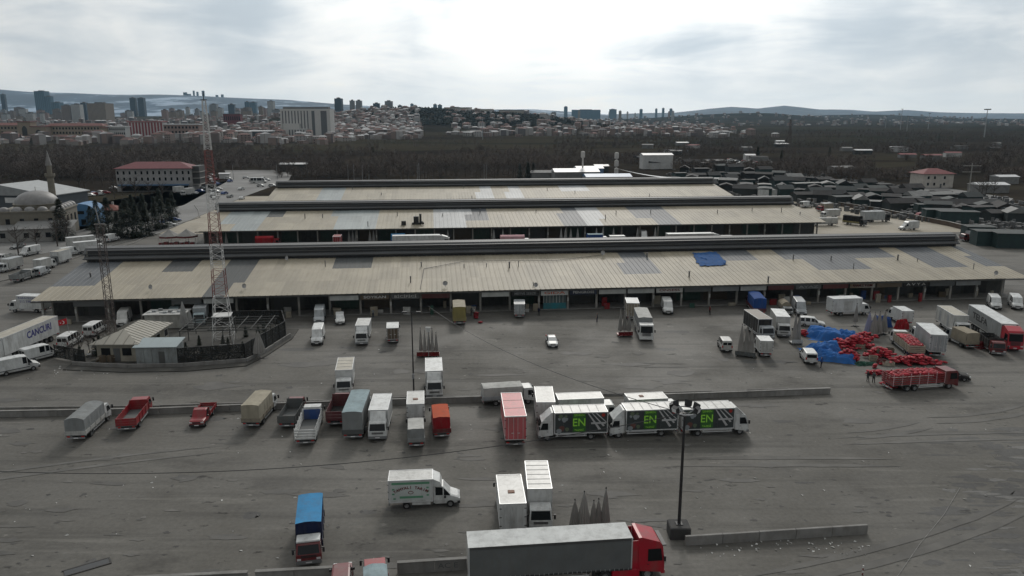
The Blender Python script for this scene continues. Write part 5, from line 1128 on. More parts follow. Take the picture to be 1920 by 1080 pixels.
# ------------------------------------------------------------------ people
def person_mesh(pose):
    J = dict(pel=(0,0,.95), bel=(.01,0,1.12), chs=(.03,0,1.36), nek=(.04,0,1.52), hd0=(.06,0,1.60), hd1=(.08,0,1.74), kl=(.05,.11,.52), fl=(-.02,.12,.08), tl=(.16,.13,.04), kr=(.12,-.11,.52), fr=(.12,-.12,.08), tr=(.30,-.13,.04),
             sl=(.03,.19,1.42), el=(.06,.25,1.14), hl=(.22,.20,.96), gl=(.30,.18,.90), sr=(.03,-.19,1.42), er=(.06,-.25,1.14), hr=(.20,-.20,.94), gr=(.28,-.18,.88), pl=(0,.10,.92), pr=(0,-.10,.92))
    J.update(pose)
    rad = dict(pel=(.15,.12), bel=(.15,.12), chs=(.17,.12), nek=(.06,.06), hd0=(.085,.09), hd1=(.09,.10), kl=.075, fl=.05, tl=.045, kr=.075, fr=.05, tr=.045, sl=.085, el=.06, hl=.045, gl=.03, sr=.085, er=.06, hr=.045, gr=.03, pl=.11, pr=.11)
    E_ = [('pel','bel'),('bel','chs'),('chs','nek'),('nek','hd0'),('hd0','hd1'),('pel','pl'),('pl','kl'),('kl','fl'),('fl','tl'),('pel','pr'),('pr','kr'),('kr','fr'),('fr','tr'),('chs','sl'),('sl','el'),('el','hl'),('hl','gl'),('chs','sr'),('sr','er'),('er','hr'),('hr','gr')]
    nm = list(J); me = bpy.data.meshes.new('p'); me.from_pydata([J[k] for k in nm], [(nm.index(a), nm.index(b)) for a, b in E_], [])
    o = bpy.data.objects.new('p', me); COL.objects.link(o); o.modifiers.new('s', 'SKIN'); o.modifiers.new('d', 'SUBSURF').levels = 1
    for i, k in enumerate(nm):
        r = rad[k]; me.skin_vertices[0].data[i].radius = r if isinstance(r, tuple) else (r, r)
        me.skin_vertices[0].data[i].use_root = (k == 'pel')
    dg = bpy.context.evaluated_depsgraph_get(); m2 = bpy.data.meshes.new_from_object(o.evaluated_get(dg)); bpy.data.objects.remove(o)
    return m2
SKIN = mat('skin', (.35,.20,.14), .6); HAIR = mat('hair_dark', (.015,.012,.01), .8)
PM = [person_mesh({}), person_mesh(dict(gl=(.45,.15,1.12), hl=(.36,.17,1.08), gr=(.47,-.15,1.10), hr=(.38,-.17,1.06), chs=(.10,0,1.33), nek=(.14,0,1.48), hd0=(.18,0,1.56), hd1=(.22,0,1.69)))]
def person(p, rz, which, top, leg, label):
    me = PM[which].copy(); me.name = 'person'
    me.materials.clear()
    for q in (mat('cloth_'+top, tuple(x*.8 for x in PAL[top]), .9), mat('cloth_'+leg, tuple(x*.7 for x in PAL[leg]), .9), SKIN, HAIR): me.materials.append(q)
    for f in me.polygons:
        c = f.center; hand = c.x > .17 and .82 < c.z < 1.16 and abs(c.y) > .1
        f.material_index = 1 if c.z < .98 and not hand else 2 if hand else 0 if c.z < 1.50 else (3 if c.z > 1.72 or c.x < .04+(.1 if which else 0) else 2)
        f.use_smooth = True
    o = bpy.data.objects.new('person', me); COL.objects.link(o); o.location = (p.x, p.y, 0); o.rotation_euler = (0, 0, rz); tag(o, label, 'person'); return o
person(G(1626, 716), .2, 0, 'black', 'dgrey', 'person in black coat standing left of the stake lorry tail')
person(G(1637, 718), .6, 1, 'dgrey', 'black', 'person in dark jacket bending over red sacks near the stake lorry tail')
person(G(1659, 716), 2.9, 1, 'maroon', 'navy', 'person in maroon top working at the back of the stake lorry')
person(G(1645, 672), 1.2, 1, 'brown', 'dgrey', 'person in brown jacket among the red sacks and crates')
person(G(1700, 676), 3.0, 0, 'navy', 'black', 'person in navy clothes behind the long sack heap')
person(G(884, 592), 2.6, 0, 'dgrey', 'black', 'person in grey jacket beside the olive-backed lorry')
person(G(889, 594), .4, 1, 'offwhite', 'navy', 'person in white top stacking sacks by the olive-backed lorry')

for i, (px, py, a_, w_, top, leg, lab) in enumerate([(1010, 592, 1.0, 0, 'navy', 'black', 'person in navy jacket standing by the teal shop front'), (700, 596, 2.0, 1, 'grey', 'navy', 'person in grey top at the shop bays left of the olive lorry'), (1330, 590, .3, 0, 'dred', 'black', 'person in dark red coat before the dark bays right of centre'), (1120, 604, 3.0, 0, 'dgrey', 'navy', 'person in dark clothes crossing below the navy shop sign'), (1540, 690, 2.2, 0, 'blue', 'black', 'person in blue jacket right of the white minibus'), (420, 606, 1.4, 0, 'black', 'dgrey', 'person in black behind the lattice mast at the shops')]): person(G(px, py), a_, w_, top, leg, lab)
# ------------------------------------------------------------------ concrete barriers
def barrier(pts, h, seg, label, thick=.28, cap=True, bed=0.0, skip=()):
    "low wall of cast panels following ground pixels"
    P0 = [G(*q) for q in pts]; e = empty('concrete_barrier', P0[0], 0); tag(e, label, 'barrier', 'low concrete barriers')
    k = 0
    for a, b in zip(P0[:-1], P0[1:]):
        d = b-a; n = max(1, round(d.length/seg)); L_ = d.length/n; an = math.atan2(d.y, d.x)
        for i in range(n):
            k += 1
            if k in skip: continue
            c = a+d*((i+.5)/n) - P0[0]; hh = round(h, 2)
            o = part(('bar', round(L_, 2), hh, thick), 'wall_panel', CONC, e, lambda q: q.cbox(-L_/2+.015, L_/2-.015, -thick/2, thick/2, 0, hh, .03), (c.x, c.y, random.uniform(-.06, 0)), rot=(random.uniform(-.012, .012), 0, an+random.uniform(-.006, .006)))
            if cap: part(('cap', round(L_, 2), thick), 'coping', CONC, e, lambda q: q.box(-L_/2, L_/2, -thick/2-.05, thick/2+.05, 0, .09), (c.x, c.y, hh-.005), rot=(0, 0, an))
    return e
random.seed(31)
barrier([(-20, 782), (300, 776), (560, 765), (800, 757), (960, 752)], .78, 4.0, 'long low concrete barrier behind the row of lorries, left part')
barrier([(1200, 751), (1400, 744), (1556, 738)], .78, 4.2, 'long low concrete barrier behind the poster lorries, right part')
barrier([(-20, 768), (300, 764), (640, 753), (800, 747), (1200, 741), (1400, 735), (1552, 730)], .38, 5.0, 'thin kerb-like back edge of the planted strip along the middle barrier', .18, False)
barrier([(1284, 1022), (1625, 1000)], .95, 3.3, 'low concrete barrier right of the lamp mast with litter at foot', cap=False)
barrier([(745, 1075), (885, 1066)], 1.0, 3.3, 'low concrete barrier with scrawled letters, left of the nearest trailer')
barrier([(480, 1092), (625, 1084)], 1.0, 3.4, 'low concrete barrier below the blue-topped lorry')
barrier([(250, 1104), (466, 1093)], 1.0, 3.4, 'low concrete barrier at the bottom left edge')
gb = [o for o in bpy.data.objects if o.get('label', '').startswith('low concrete barrier with scrawled')][0]
d = G(885, 1066)-G(745, 1075); letters('AC E', .5, mat('ink_dgrey', PAL['dgrey'], .8), gb, (d.x*.68, d.y*.68-.155, .52), (math.pi/2, 0, math.atan2(d.y, d.x)), width=1.7)
# soil strip between the two kerbs
sheet('planting_strip', [G(-30, 781), G(800, 757), G(1556, 738), G(1552, 731), G(1200, 742), G(640, 754), G(-30, 769)], .02, mat('strip_soil', (.07,.065,.055), .95, var=.3, bump=.5))
# ------------------------------------------------------------------ lamp mast, poles, wires
DARKM = mat('dark_pole_steel', (.018,.018,.019), .6)
b0 = G(1272, 1003); e = empty('lamp_mast', (b0.x, b0.y, 0)); tag(e, 'tall black lamp mast on concrete block with ring of floodlights', 'lamp mast')
part('lmb', 'base_block', mat('dark_concrete', (.035,.035,.035), .9, dirt=.3), e, lambda b: b.cbox(-.95, .95, -.9, .9, 0, 1.15, .08))
part('lmp', 'pole', DARKM, e, lambda b: (b.tube((0,0,1.15), (0,0,12.0), .155, .11, 12), b.cbox(-.32, .32, -.32, .32, 1.15, 1.22, .02)) and None)
def ring(b):
    for i in range(20):
        a, c = 2*math.pi*i/20, 2*math.pi*(i+1)/20; b.tube((1.05*math.cos(a), 1.05*math.sin(a), 12.25), (1.05*math.cos(c), 1.05*math.sin(c), 12.25), .06, n=5)
    for i in range(4):
        a = math.pi*i/2+.4; b.tube((0,0,11.7), (1.05*math.cos(a), 1.05*math.sin(a), 12.25), .05, n=5)
part('lmr', 'lamp_ring', STEEL, e, ring)
part('lmd', 'ring_deck', TRIM, e, lambda b: b.lathe([(.12, 11.75), (.5, 11.85), (.5, 11.95), (.12, 11.95)], 12))
for i, a in enumerate([.3, 1.1, 2.2, 2.9, 3.7, 5.6]):
    f = part('flood', 'floodlight', TRIM, e, lambda b: b.prism([(-.1, -.28), (.25, -.20), (.25, .22), (-.1, .30)], -.3, .3), (1.1*math.cos(a), 1.1*math.sin(a), 12.6), rot=(0, .25, a))
    part('floodg', 'lens', LAMP, f, lambda b: b.box(.25, .27, -.26, .26, -.18, .19))
b0 = G(776, 737); e = empty('lamp_post', (b0.x, b0.y, 0)); tag(e, 'thin dark lamp post between white lorries at the middle barrier', 'lamp post')
part('lp1', 'pole', DARKM, e, lambda b: b.tube((0,0,0), (0,0,11.6), .12, .07, 8))
part('lp2', 'arm', DARKM, e, lambda b: (b.tube((-.9,0,11.6), (.9,0,11.6), .05, n=6)) and None)
for s in (1, -1): part(('lp3', s), 'lamp_head', TRIM, e, lambda b: b.cbox(min(s*.6, s*1.3), max(s*.6, s*1.3), -.2, .2, 11.58, 11.8, .05))
part('lp4', 'junction_box', STEEL, e, lambda b: b.cbox(-.16, .16, -.30, -.1, 2.2, 2.9, .02))
def floodsign(px, py, top, label):
    p = G(px, py); e = empty('lamp_post', (p.x, p.y, 0)); tag(e, label, 'lamp post')
    part('fs1', 'pole', STEEL, e, lambda b: b.tube((0,0,0), (0,0,4.4), .05, n=6)); part('fs2', 'lamp_head', P_('white'), e, lambda b: b.prism([(-.25, 4.4), (.25, 4.4), (.4, 5.2), (-.4, 5.2)], -.1, .1))
floodsign(804, 672, 5, 'short pole with pale lamp head among the red trolley parasols')
def wire(pts, label, r=.035, name='overhead_cable', sag=0.0, n=40):
    P_l = []
    if len(pts) == 2:
        a, b = pts
        for i in range(n+1): t = i/n; q = a.lerp(b, t); P_l.append(Vector((q.x, q.y, q.z-4*sag*t*(1-t))))
    else: P_l = pts
    mb = MB()
    for a, b in zip(P_l[:-1], P_l[1:]): mb.tube(a, b, r, n=5, cap=False)
    tag(mb.build(name, TRIM), label, 'cable')
ltop = Vector((G(1272, 1003).x, G(1272, 1003).y, 12.0))
lft = RAY(-420, 850, 66.5)
wire([ltop, lft], 'dark overhead cable sagging from the lamp mast to the left edge', sag=3.7)
col0 = RAY(787, 562, 147.5)
wire([ltop, col0], 'dark overhead cable from the lamp mast to the shop columns', sag=2.2)
rl = [H1.root.matrix_basis @ roof_local(H1, *q) + Vector((0, 0, .18)) for q in ((1130, 479), (1040, 490), (950, 490), (870, 491), (795, 505), (788, 543))]
rl.append(RAY(787, 563, 147.2)); rl.append(RAY(782, 588, 147.0))
wire(rl, 'loose cable lying across the nearest hall roof and hanging to a column', .05)
e0 = G(-300, 900); 
# ------------------------------------------------------------------ lattice masts
def lattice(p, hts, wid, cols, label, pr=.07, br=.035, step=1.0, name='radio_mast'):
    e = empty(name, (p.x, p.y, 0), R(12)); tag(e, label, 'radio mast')
    for i in range(len(hts)-1):
        z0, z1 = hts[i], hts[i+1]; m = cols[i]
        def fn(b):
            W_ = lambda z: np.interp(z, *wid)
            n = max(1, round((z1-z0)/(step*max(.55, W_((z0+z1)/2)*.55))))
            cs = [(1,1),(-1,1),(-1,-1),(1,-1)]
            for k in range(n):
                za, zb = z0+(z1-z0)*k/n, z0+(z1-z0)*(k+1)/n; wa, wb = W_(za)/2, W_(zb)/2
                for q in range(4):
                    c, d = cs[q], cs[(q+1) % 4]
                    b.tube((c[0]*wa, c[1]*wa, za), (c[0]*wb, c[1]*wb, zb), pr, n=5)
                    b.tube((c[0]*wb, c[1]*wb, zb), (d[0]*wb, d[1]*wb, zb), br, n=4)
                    s, t_ = (c, d) if (k+q) % 2 else (d, c)
                    b.tube((s[0]*wa, s[1]*wa, za), (t_[0]*wb, t_[1]*wb, zb), br, n=4)
        part(('lat', label, i), 'mast_section', m, e, fn)
    return e
MW = mat('mast_white', (.50,.50,.49), .6, dirt=.3); MR = mat('mast_red', (.17,.045,.04), .6, dirt=.3); MD = mat('mast_rust', (.07,.055,.05), .8)
e = lattice(G(421, 643), [0, 8.2, 12.8, 17.0, 22.3, 27.0, 32.5, 38.0, 40.3], ([0, 3, 8, 17, 26, 33, 41], [3.4, 2.9, 2.15, 1.75, 1.35, 1.0, .45]), [MW, MR, MW, MR, MW, MR, MW, MW], 'tall red and white lattice radio mast inside the fenced compound', .062, .032, 1.1)
part('mtop', 'antenna', DARKM, e, lambda b: (b.tube((0,0,40.2), (0,0,41.6), .07, n=6), b.tube((-.5,0,40.4), (.5,0,40.4), .05, n=5)) and None)
part('mplat', 'platform', MW, e, lambda b: b.box(-1.5, 1.5, -1.5, 1.5, 4.9, 5.02))
e = lattice(G(216, 668), [0, 8, 16, 21.5], ([0, 21.5], [1.05, .95]), [MD, MD, MD], 'slim rusty lattice mast beside the small hip-roofed house', .05, .03, 1.7)
part('mtop2', 'antenna', CONCL, e, lambda b: (b.tube((0,0,21.5), (-.35,0,24.2), .09, n=6), b.box(-.8, .8, -.06, .06, 21.4, 21.55)) and None)
# ------------------------------------------------------------------ fenced compound on its island
isl = [G(*q) for q in ((118, 694), (230, 699), (350, 697), (462, 687), (500, 668), (548, 636), (560, 618), (470, 618), (330, 622), (240, 640), (150, 672))]
mb = MB(); n_ = len(isl); mb.add([(p.x, p.y, .002) for p in isl] + [(p.x, p.y, .14) for p in isl], [tuple(range(n_, 2*n_))] + [(i, (i+1) % n_, n_+(i+1) % n_, n_+i) for i in range(n_)])
tag(mb.build('compound_pavement', mat('compound_soil', (.045,.043,.038), .95, var=.35, scale=.4, bump=.6)), kind='structure')
barrier([(136, 686), (240, 691), (345, 689), (462, 680), (498, 662), (545, 632)], .75, 3.0, 'low concrete wall around the fenced compound island', .2, False)
HW = mat('house_render', (.29,.27,.22), .9, dirt=.5, var=.15)
def hip_house(name, p, rz, Lx, Ly, hw, hr, wm, rm, label, cat='house', win=(), over=.5, ribs=0, door=True, group=None, chim=False):
    e = empty(name, (p.x, p.y, p.z), rz); tag(e, label, cat, group)
    part(('hw', Lx, Ly, hw), 'wall', wm, e, lambda b: b.box(-Lx/2, Lx/2, -Ly/2, Ly/2, 0, hw))
    a, c = Lx/2+over, Ly/2+over; rl_ = max(.2, a-c)
    def rf(b):
        if a >= c: r0, r1 = (-(a-c), 0, hw+hr), (a-c, 0, hw+hr)
        else: r0, r1 = (0, -(c-a), hw+hr), (0, c-a, hw+hr)
        b.add([(-a,-c,hw),(a,-c,hw),(a,c,hw),(-a,c,hw), r0, r1, (-a,-c,hw-.12),(a,-c,hw-.12),(a,c,hw-.12),(-a,c,hw-.12)],
              [(0,1,5,4),(1,2,5),(2,3,4,5),(3,0,4)] if a >= c else [(0,1,4),(1,2,5,4),(2,3,5),(3,0,4,5)])
        b.add([(-a,-c,hw-.12),(a,-c,hw-.12),(a,c,hw-.12),(-a,c,hw-.12),(-a,-c,hw-.002),(a,-c,hw-.002),(a,c,hw-.002),(-a,c,hw-.002)], [(0,3,2,1),(0,1,5,4),(1,2,6,5),(2,3,7,6),(3,0,4,7)])
    r = part(('hr', Lx, Ly, hw, hr), 'roof', rm, e, rf)
    if ribs:
        for s in (1, -1):
            for i in range(ribs):
                t_ = (i+.5)/ribs; x = -a+2*a*t_; top = (max(-(a-c), min(a-c, x)), 0, hw+hr)
                f = 1 - max(0, abs(x)-(a-c))/c
                part(('hrb', label[:8], i, s), 'roof_seam', mat('seam_grey', (.16,.155,.14), .8), r, lambda b: b.tube((x, s*c, hw+.03), (x, s*c*(1-f), hw+hr*f+.03), .04, n=4))
        for sx in (1, -1):
            for i in range(5):
                y = -c+2*c*(i+.5)/5; f = 1-abs(y)/c
                part(('hre', label[:8], i, sx), 'roof_seam', mat('seam_grey', (.16,.155,.14), .8), r, lambda b: b.tube((sx*a, y, hw+.03), (sx*(a-c*f), y, hw+hr*f+.03), .04, n=4))
    if chim: part(('chm', hw, hr), 'chimney', CONCL, r, lambda b: b.box(-.35, .35, -.35, .35, hw+hr*.3, hw+hr+.9), (Lx*.2, Ly*.1, 0))
    for (x, z, w_, h_, sd) in win:
        y = sd*(Ly/2)
        o = part(('wf', w_, h_), 'window', mat('frame_white', (.45,.45,.44), .6), e, lambda b: b.box(-w_/2-.08, w_/2+.08, -.03, .03, -.08, h_+.08), (x, y, z))
        part(('wp', w_, h_, sd), 'pane', GLASS, o, lambda b: b.box(-w_/2, w_/2, min(0, sd*.045), max(0, sd*.045), 0, h_))
    if door:
        o = part(('dr', hw), 'door', P_('dgrey'), e, lambda b: b.box(-.5, .5, -.04, .02, .02, 2.1), (Lx*.1, -Ly/2, 0))
        part('dh', 'handle', ALU, o, lambda b: b.box(.34, .42, -.09, -.04, 1.0, 1.06))
    return e
pa, pb = G(178, 682), G(256, 682); pc = G(318, 640)
dv = (pc-pb); rz = math.atan2(dv.y, dv.x)
Lh = dv.length; wv = pb-pa
cen = (pa+pc)/2; cen.z = .14
hip_house('small_house', cen + Vector((0, .4, 0)), rz, Lh*.95, 6.2, 3.0, 1.5, HW, roofmat('seamed_tin', (.30,.285,.245), .75, .4), 'small hip-roofed house with seamed tin roof in the compound', 'house', [(-4, 1.1, 1.2, 1.1, -1), (2, 1.1, 1.2, 1.1, -1), (5, 1.1, 1.2, 1.1, -1)], .7, 14)
hh_ = bpy.data.objects['small_house']
for y_, z_, w_, h_, nm in ((-1.6, 1.0, .7, 1.2, 'window'), (1.7, 1.0, .7, 1.2, 'window'), (0, .05, .5, 2.1, 'door')):
    part(('hend', nm), nm, GLASS if nm == 'window' else P_('dgrey'), hh_, lambda b: b.box(-.06, .05, -w_, w_, 0, h_), (-Lh*.95/2, y_, z_))
p = G(294, 684); e = empty('shed', (p.x, p.y+1.6, .14), R(2)); tag(e, 'corrugated pale shed with flat blue-grey roof beside the small house', 'shed')
part('shw', 'wall', mat('shed_tin', (.24,.26,.26), .6, dirt=.7, var=.25), e, lambda b: [b.box(-3.1+i*.62, -3.1+i*.62+.60, -1.6-.03*(i % 2), 1.6, 0, 2.7) for i in range(10)] and None)
part('shr', 'roof', roofmat('shed_roof', (.24,.29,.30), .5, .3), e, lambda b: b.add([(-3.4,-2,2.72),(3.4,-2,2.75),(3.3,2,3.2),(-3.3,2,3.15),(-3.4,-2,2.82),(3.4,-2,2.85),(3.3,2,3.3),(-3.3,2,3.25)], [(0,3,2,1),(4,5,6,7),(0,1,5,4),(1,2,6,5),(2,3,7,6),(3,0,4,7)]) and None)
part('shd', 'door', P_('dgrey'), e, lambda b: b.box(.4, 1.3, -1.68, -1.6, .02, 2.0))
p = G(316, 612); e = empty('shed', (p.x, p.y, .14), R(4)); tag(e, 'small pale outbuilding with cluttered white roof behind the hip-roofed house', 'shed')
part('ob1', 'wall', mat('outbuilding_white', (.36,.36,.33), .9, dirt=.7), e, lambda b: b.box(-3.4, 3.4, -1.8, 1.8, 0, 2.5)); part('ob2', 'roof', P_('offwhite', .8), e, lambda b: b.box(-3.7, 3.7, -2.1, 2.1, 2.5, 2.65))
for i in range(9): part(('obj', i % 3), 'roof_scrap', P_(['white', 'silver', 'grey'][i % 3], .8), e, lambda b: b.cbox(-.35, .35, -.25, .25, 2.65, 2.85+.1*(i % 3), .04), (-3+i*.75, random.uniform(-1, 1), 0))
# dark steel frame fence with netting around the mast
def frame_fence(pts, h, label, step=2.4):
    P0 = [G(*q) for q in pts]; o0 = P0[0]; e = empty('frame_fence', (o0.x, o0.y, .14)); tag(e, label, 'fence'); m = mat('fence_black', (.012,.013,.013), .7); k = 0
    net, nn, ll, bb = node_mat('fence_net_'+label[:6]); bb.inputs['Base Color'].default_value = (.012, .013, .012, 1); bb.inputs['Roughness'].default_value = .9
    tcn = nn.new('ShaderNodeTexCoord'); nz = gnoise(nn, ll, tcn.outputs['Object'], 9, 3, .7); al = rng(nn, ll, nz, .40, .5, .55, 1); ll.new(al, bb.inputs['Alpha'])
    for a, b in zip(P0[:-1], P0[1:]):
        d = b-a; n = max(1, round(d.length/step))
        for i in range(n+1):
            q = a+d*(i/n)-o0; part(('fp', h), 'post', m, e, lambda x: x.box(-.06, .06, -.06, .06, 0, h), (q.x, q.y, random.uniform(-.05, .05)))
        for i in range(n):
            q = a+d*(i/n)-o0; r = a+d*((i+1)/n)-o0
            part(('fr', label, k, i), 'rail', m, e, lambda x: (x.bar((q.x, q.y, h-.1), (r.x, r.y, h-.1), .09), x.bar((q.x, q.y, h*.5), (r.x, r.y, h*.5), .08)) and None)
            part(('fn', label, k, i), 'net_panel', net, e, lambda x: x.add([(q.x, q.y, .05), (r.x, r.y, .05), (r.x, r.y, h-.12), (q.x, q.y, h-.12)], [(0, 1, 2, 3)]) and None)
        k += 1
    return e
frame_fence([(335, 686), (460, 677), (536, 632), (530, 610), (400, 612)], 2.8, 'black steel frame fence with torn netting around the lattice mast')
frame_fence([(104, 672), (160, 682)], 2.2, 'dark steel fence left of the small hip-roofed house')
p = G(420, 640); e = empty('steel_pergola', (p.x, p.y, .14), R(6)); tag(e, 'rusty grid of pergola beams over the mast yard', 'pergola'); m = mat('pergola_grey', (.04,.042,.04), .7)
for i in range(6): part('pgx', 'beam', m, e, lambda b: b.box(-6.5, 8.5, -.05, .05, 2.75, 2.87), (0, -3.6+1.7*i, 0))
for i in range(7): part('pgy', 'beam', m, e, lambda b: b.box(-.05, .05, -3.8, 5.1, 2.88, 3.0), (-6+2.3*i, 0, 0))
for i in range(3):
    for j in range(3): part('pgp', 'post', m, e, lambda b: b.box(-.06, .06, -.06, .06, 0, 2.75), (-6+6.9*i, -3.6+4.25*j, 0))
# flag
p = G(131, 640); e = empty('flag_pole', (p.x, p.y, 0)); tag(e, 'red flag with white crescent on a pole beside lettered trailer', 'flag')
part('flp', 'pole', STEEL, e, lambda b: b.tube((0,0,0), (0,0,4.2), .05, n=6))
fl = part('flc', 'flag_cloth', mat('flag_red', (.42,.012,.02), .8), e, lambda b: b.grid(lambda u, v: (-.05-1.5*u, .12*math.sin(u*6), 3.1+v-.35*u), 14, 6))
def cres(b):
    out = [(.30*math.cos(t), .30*math.sin(t)) for t in np.linspace(.6, 2*math.pi-.6, 16)]; inn = [(.10+.235*math.cos(t), .235*math.sin(t)) for t in np.linspace(2*math.pi-.75, .75, 16)]
    q = [(-.7-x, -.02, 3.42+z) for x, z in out+inn]; b.add(q, [(i, i+1, 30-i, 31-i) for i in range(15)])
part('flm', 'crescent', WHITEP, fl, cres, (0, -.14, 0))
part('fls', 'star', WHITEP, fl, lambda b: b.add([(-1.1+(.15 if i % 2 == 0 else .06)*math.cos(i*math.pi/5), -.16, 3.30+(.15 if i % 2 == 0 else .06)*math.sin(i*math.pi/5)) for i in range(10)], [tuple(range(10))]) and None)
# red awning stand at the end of the middle hall
p = G(335, 458); e = empty('market_tent', (p.x, p.y, 0), MA); tag(e, 'grey market tent with red valance at the left end of middle hall', 'tent')
part('tnt', 'canopy', mat('tent_grey', (.20,.195,.185), .9), e, lambda b: [b.lathe([(3.1, 2.7), (1.5, 3.6), (.05, 4.6)], 8, (x, 0, 0)) for x in (-2.4, 2.6)] and None)
part('tnv', 'valance', P_('dred', .9), e, lambda b: [b.lathe([(3.12, 2.2), (3.12, 2.7)], 8, (x, 0, 0)) for x in (-2.4, 2.6)] and None)
for x in (-5.2, -2.4, 2.6, 5.4):
    for y in (-1.2, 1.2): part('tnp', 'pole', STEEL, e, lambda b: b.tube((0,0,0), (0,0,2.75), .05, n=5), (x, y, 0))
part('tns', 'stall_goods', P_('dred', .9), e, lambda b: [b.cbox(-5+i*1.5, -3.9+i*1.5, -2.4, -1.2, 0, .9+.2*(i % 2), .05) for i in range(7)] and None)
# yard wall right of the halls, kerbs along the left road
def wall_line(pts, h, seg, label, m1, m2, name='yard_wall'):
    P0 = [G(*q) for q in pts]; e = empty(name, P0[0]); tag(e, label, 'wall')
    for a, b in zip(P0[:-1], P0[1:]):
        d = b-a; n = max(1, round(d.length/seg)); L_ = d.length/n; an = math.atan2(d.y, d.x)
        for i in range(n):
            c = a+d*((i+.5)/n)-P0[0]
            part(('yw', round(L_, 2), h, m1.name), 'wall_panel', m1, e, lambda q: q.box(-L_/2+.02, L_/2-.02, -.15, .15, 0, h), (c.x, c.y, 0), rot=(0, 0, an))
            part(('yc', round(L_, 2), h, m2.name), 'coping', m2, e, lambda q: q.box(-L_/2, L_/2, -.3, .3, h, h+.14), (c.x, c.y, 0), rot=(0, 0, an))
wall_line([(1475, 372), (1560, 384), (1640, 396), (1700, 408), (1780, 424), (1850, 442)], 1.5, 6, 'long brown yard wall with pale coping behind the right yard', mat('wall_brown', (.085,.06,.045), .9), CONCL)
wall_line([(1858, 444), (1890, 452), (1990, 476)], 1.2, 6, 'short dark wall running off at the right edge', mat('wall_brown', (.085,.06,.045), .9), CONCL)
def kerb(pts, label):
    P0 = [G(*q) for q in pts]; mb = MB()
    for a, b in zip(P0[:-1], P0[1:]): mb.bar(Vector((a.x, a.y, .05)), Vector((b.x, b.y, .05)), .3)
    tag(mb.build('kerb', CONC), label, kind='structure')
kerb([(-10, 530), (60, 515), (150, 480), (205, 462), (290, 440)], None); kerb([(205, 470), (250, 456), (290, 436), (330, 425)], None); kerb([(335, 420), (375, 408), (372, 395), (365, 385)], None)
# litter: scraps of paper and plastic
random.seed(5); mb = MB(); 
spots = [(1430+random.gauss(0, 6), 752+random.gauss(0, 2)) for _ in range(2)] + [(random.uniform(1310, 1630), 1024-(random.uniform(1310, 1630)-1310)*.055+random.uniform(2, 22)) for _ in range(60)] + [(random.uniform(0, 1900), random.uniform(640, 1075)) for _ in range(150)] + [(random.uniform(100, 240), random.uniform(686, 702)) for _ in range(30)]
for q in spots:
    p = G(*q); s = random.uniform(.05, .22); a = random.uniform(0, 3)
    mb.add([(p.x+s*math.cos(a), p.y+s*math.sin(a), .02), (p.x-s*math.sin(a)*.6, p.y+s*math.cos(a)*.6, .09), (p.x-s*math.cos(a), p.y-s*math.sin(a), .02), (p.x+s*math.sin(a)*.6, p.y-s*math.cos(a)*.6, .03)], [(0, 1, 2, 3)])
tag(mb.build('litter', mat('litter_pale', (.42,.42,.40), .8, var=.4)), 'scattered pale scraps of paper and plastic on the asphalt', 'litter', kind='stuff')

p = G(163, 1064); e = empty('drain_pit', (p.x, p.y, 0), R(35)); tag(e, 'dark open drain pit with broken rim at lower left', 'drain')
part('dp1', 'pit_water', mat('pit_dark', (.012,.012,.011), .3), e, lambda b: b.box(-1.7, 1.7, -.42, .42, .055, .065))
part('dp2', 'pit_rim', mat('pit_rim_dark', (.05,.048,.045), .9), e, lambda b: (b.box(-1.85, 1.85, -.56, -.43, 0, .08), b.box(-1.85, 1.85, .43, .56, 0, .08), b.box(1.72, 1.86, -.43, .43, 0, .081)) and None)
p = G(1617, 1078); e = empty('marker_post', (p.x, p.y, 0)); tag(e, 'small red and white marker post at the bottom right', 'post')
for i in range(4): part(('mkp', i % 2), 'band', MR if i % 2 == 0 else MW, e, lambda b: b.tube((0,0,0), (0,0,.22), .06, n=8), (0, 0, .22*i))

random.seed(97)
for i in range(26):
    px, py = random.uniform(140, 530), 0; py = 684-(max(0, px-420)*.38)-random.uniform(2, 30); p = G(px, py); e = empty('yard_clutter', (p.x, p.y, .14), random.uniform(0, 3)); tag(e, 'odd piece of scrap lying in the fenced compound', 'scrap', 'scrap in the compound'); w_, h_ = random.choice([.5, .9, 1.3]), random.choice([.4, .8, 1.1])
    part(('clt', w_, h_), 'crate_body', P_(random.choice(['dgrey', 'brown', 'grey', 'offwhite']), .8), e, lambda b: b.cbox(-w_/2, w_/2, -.35, .35, 0, h_, .04)); part(('clt2', w_), 'plank', P_('tan', .9), e, lambda b: b.box(-w_, w_, -.06, .06, h_, h_+.06))
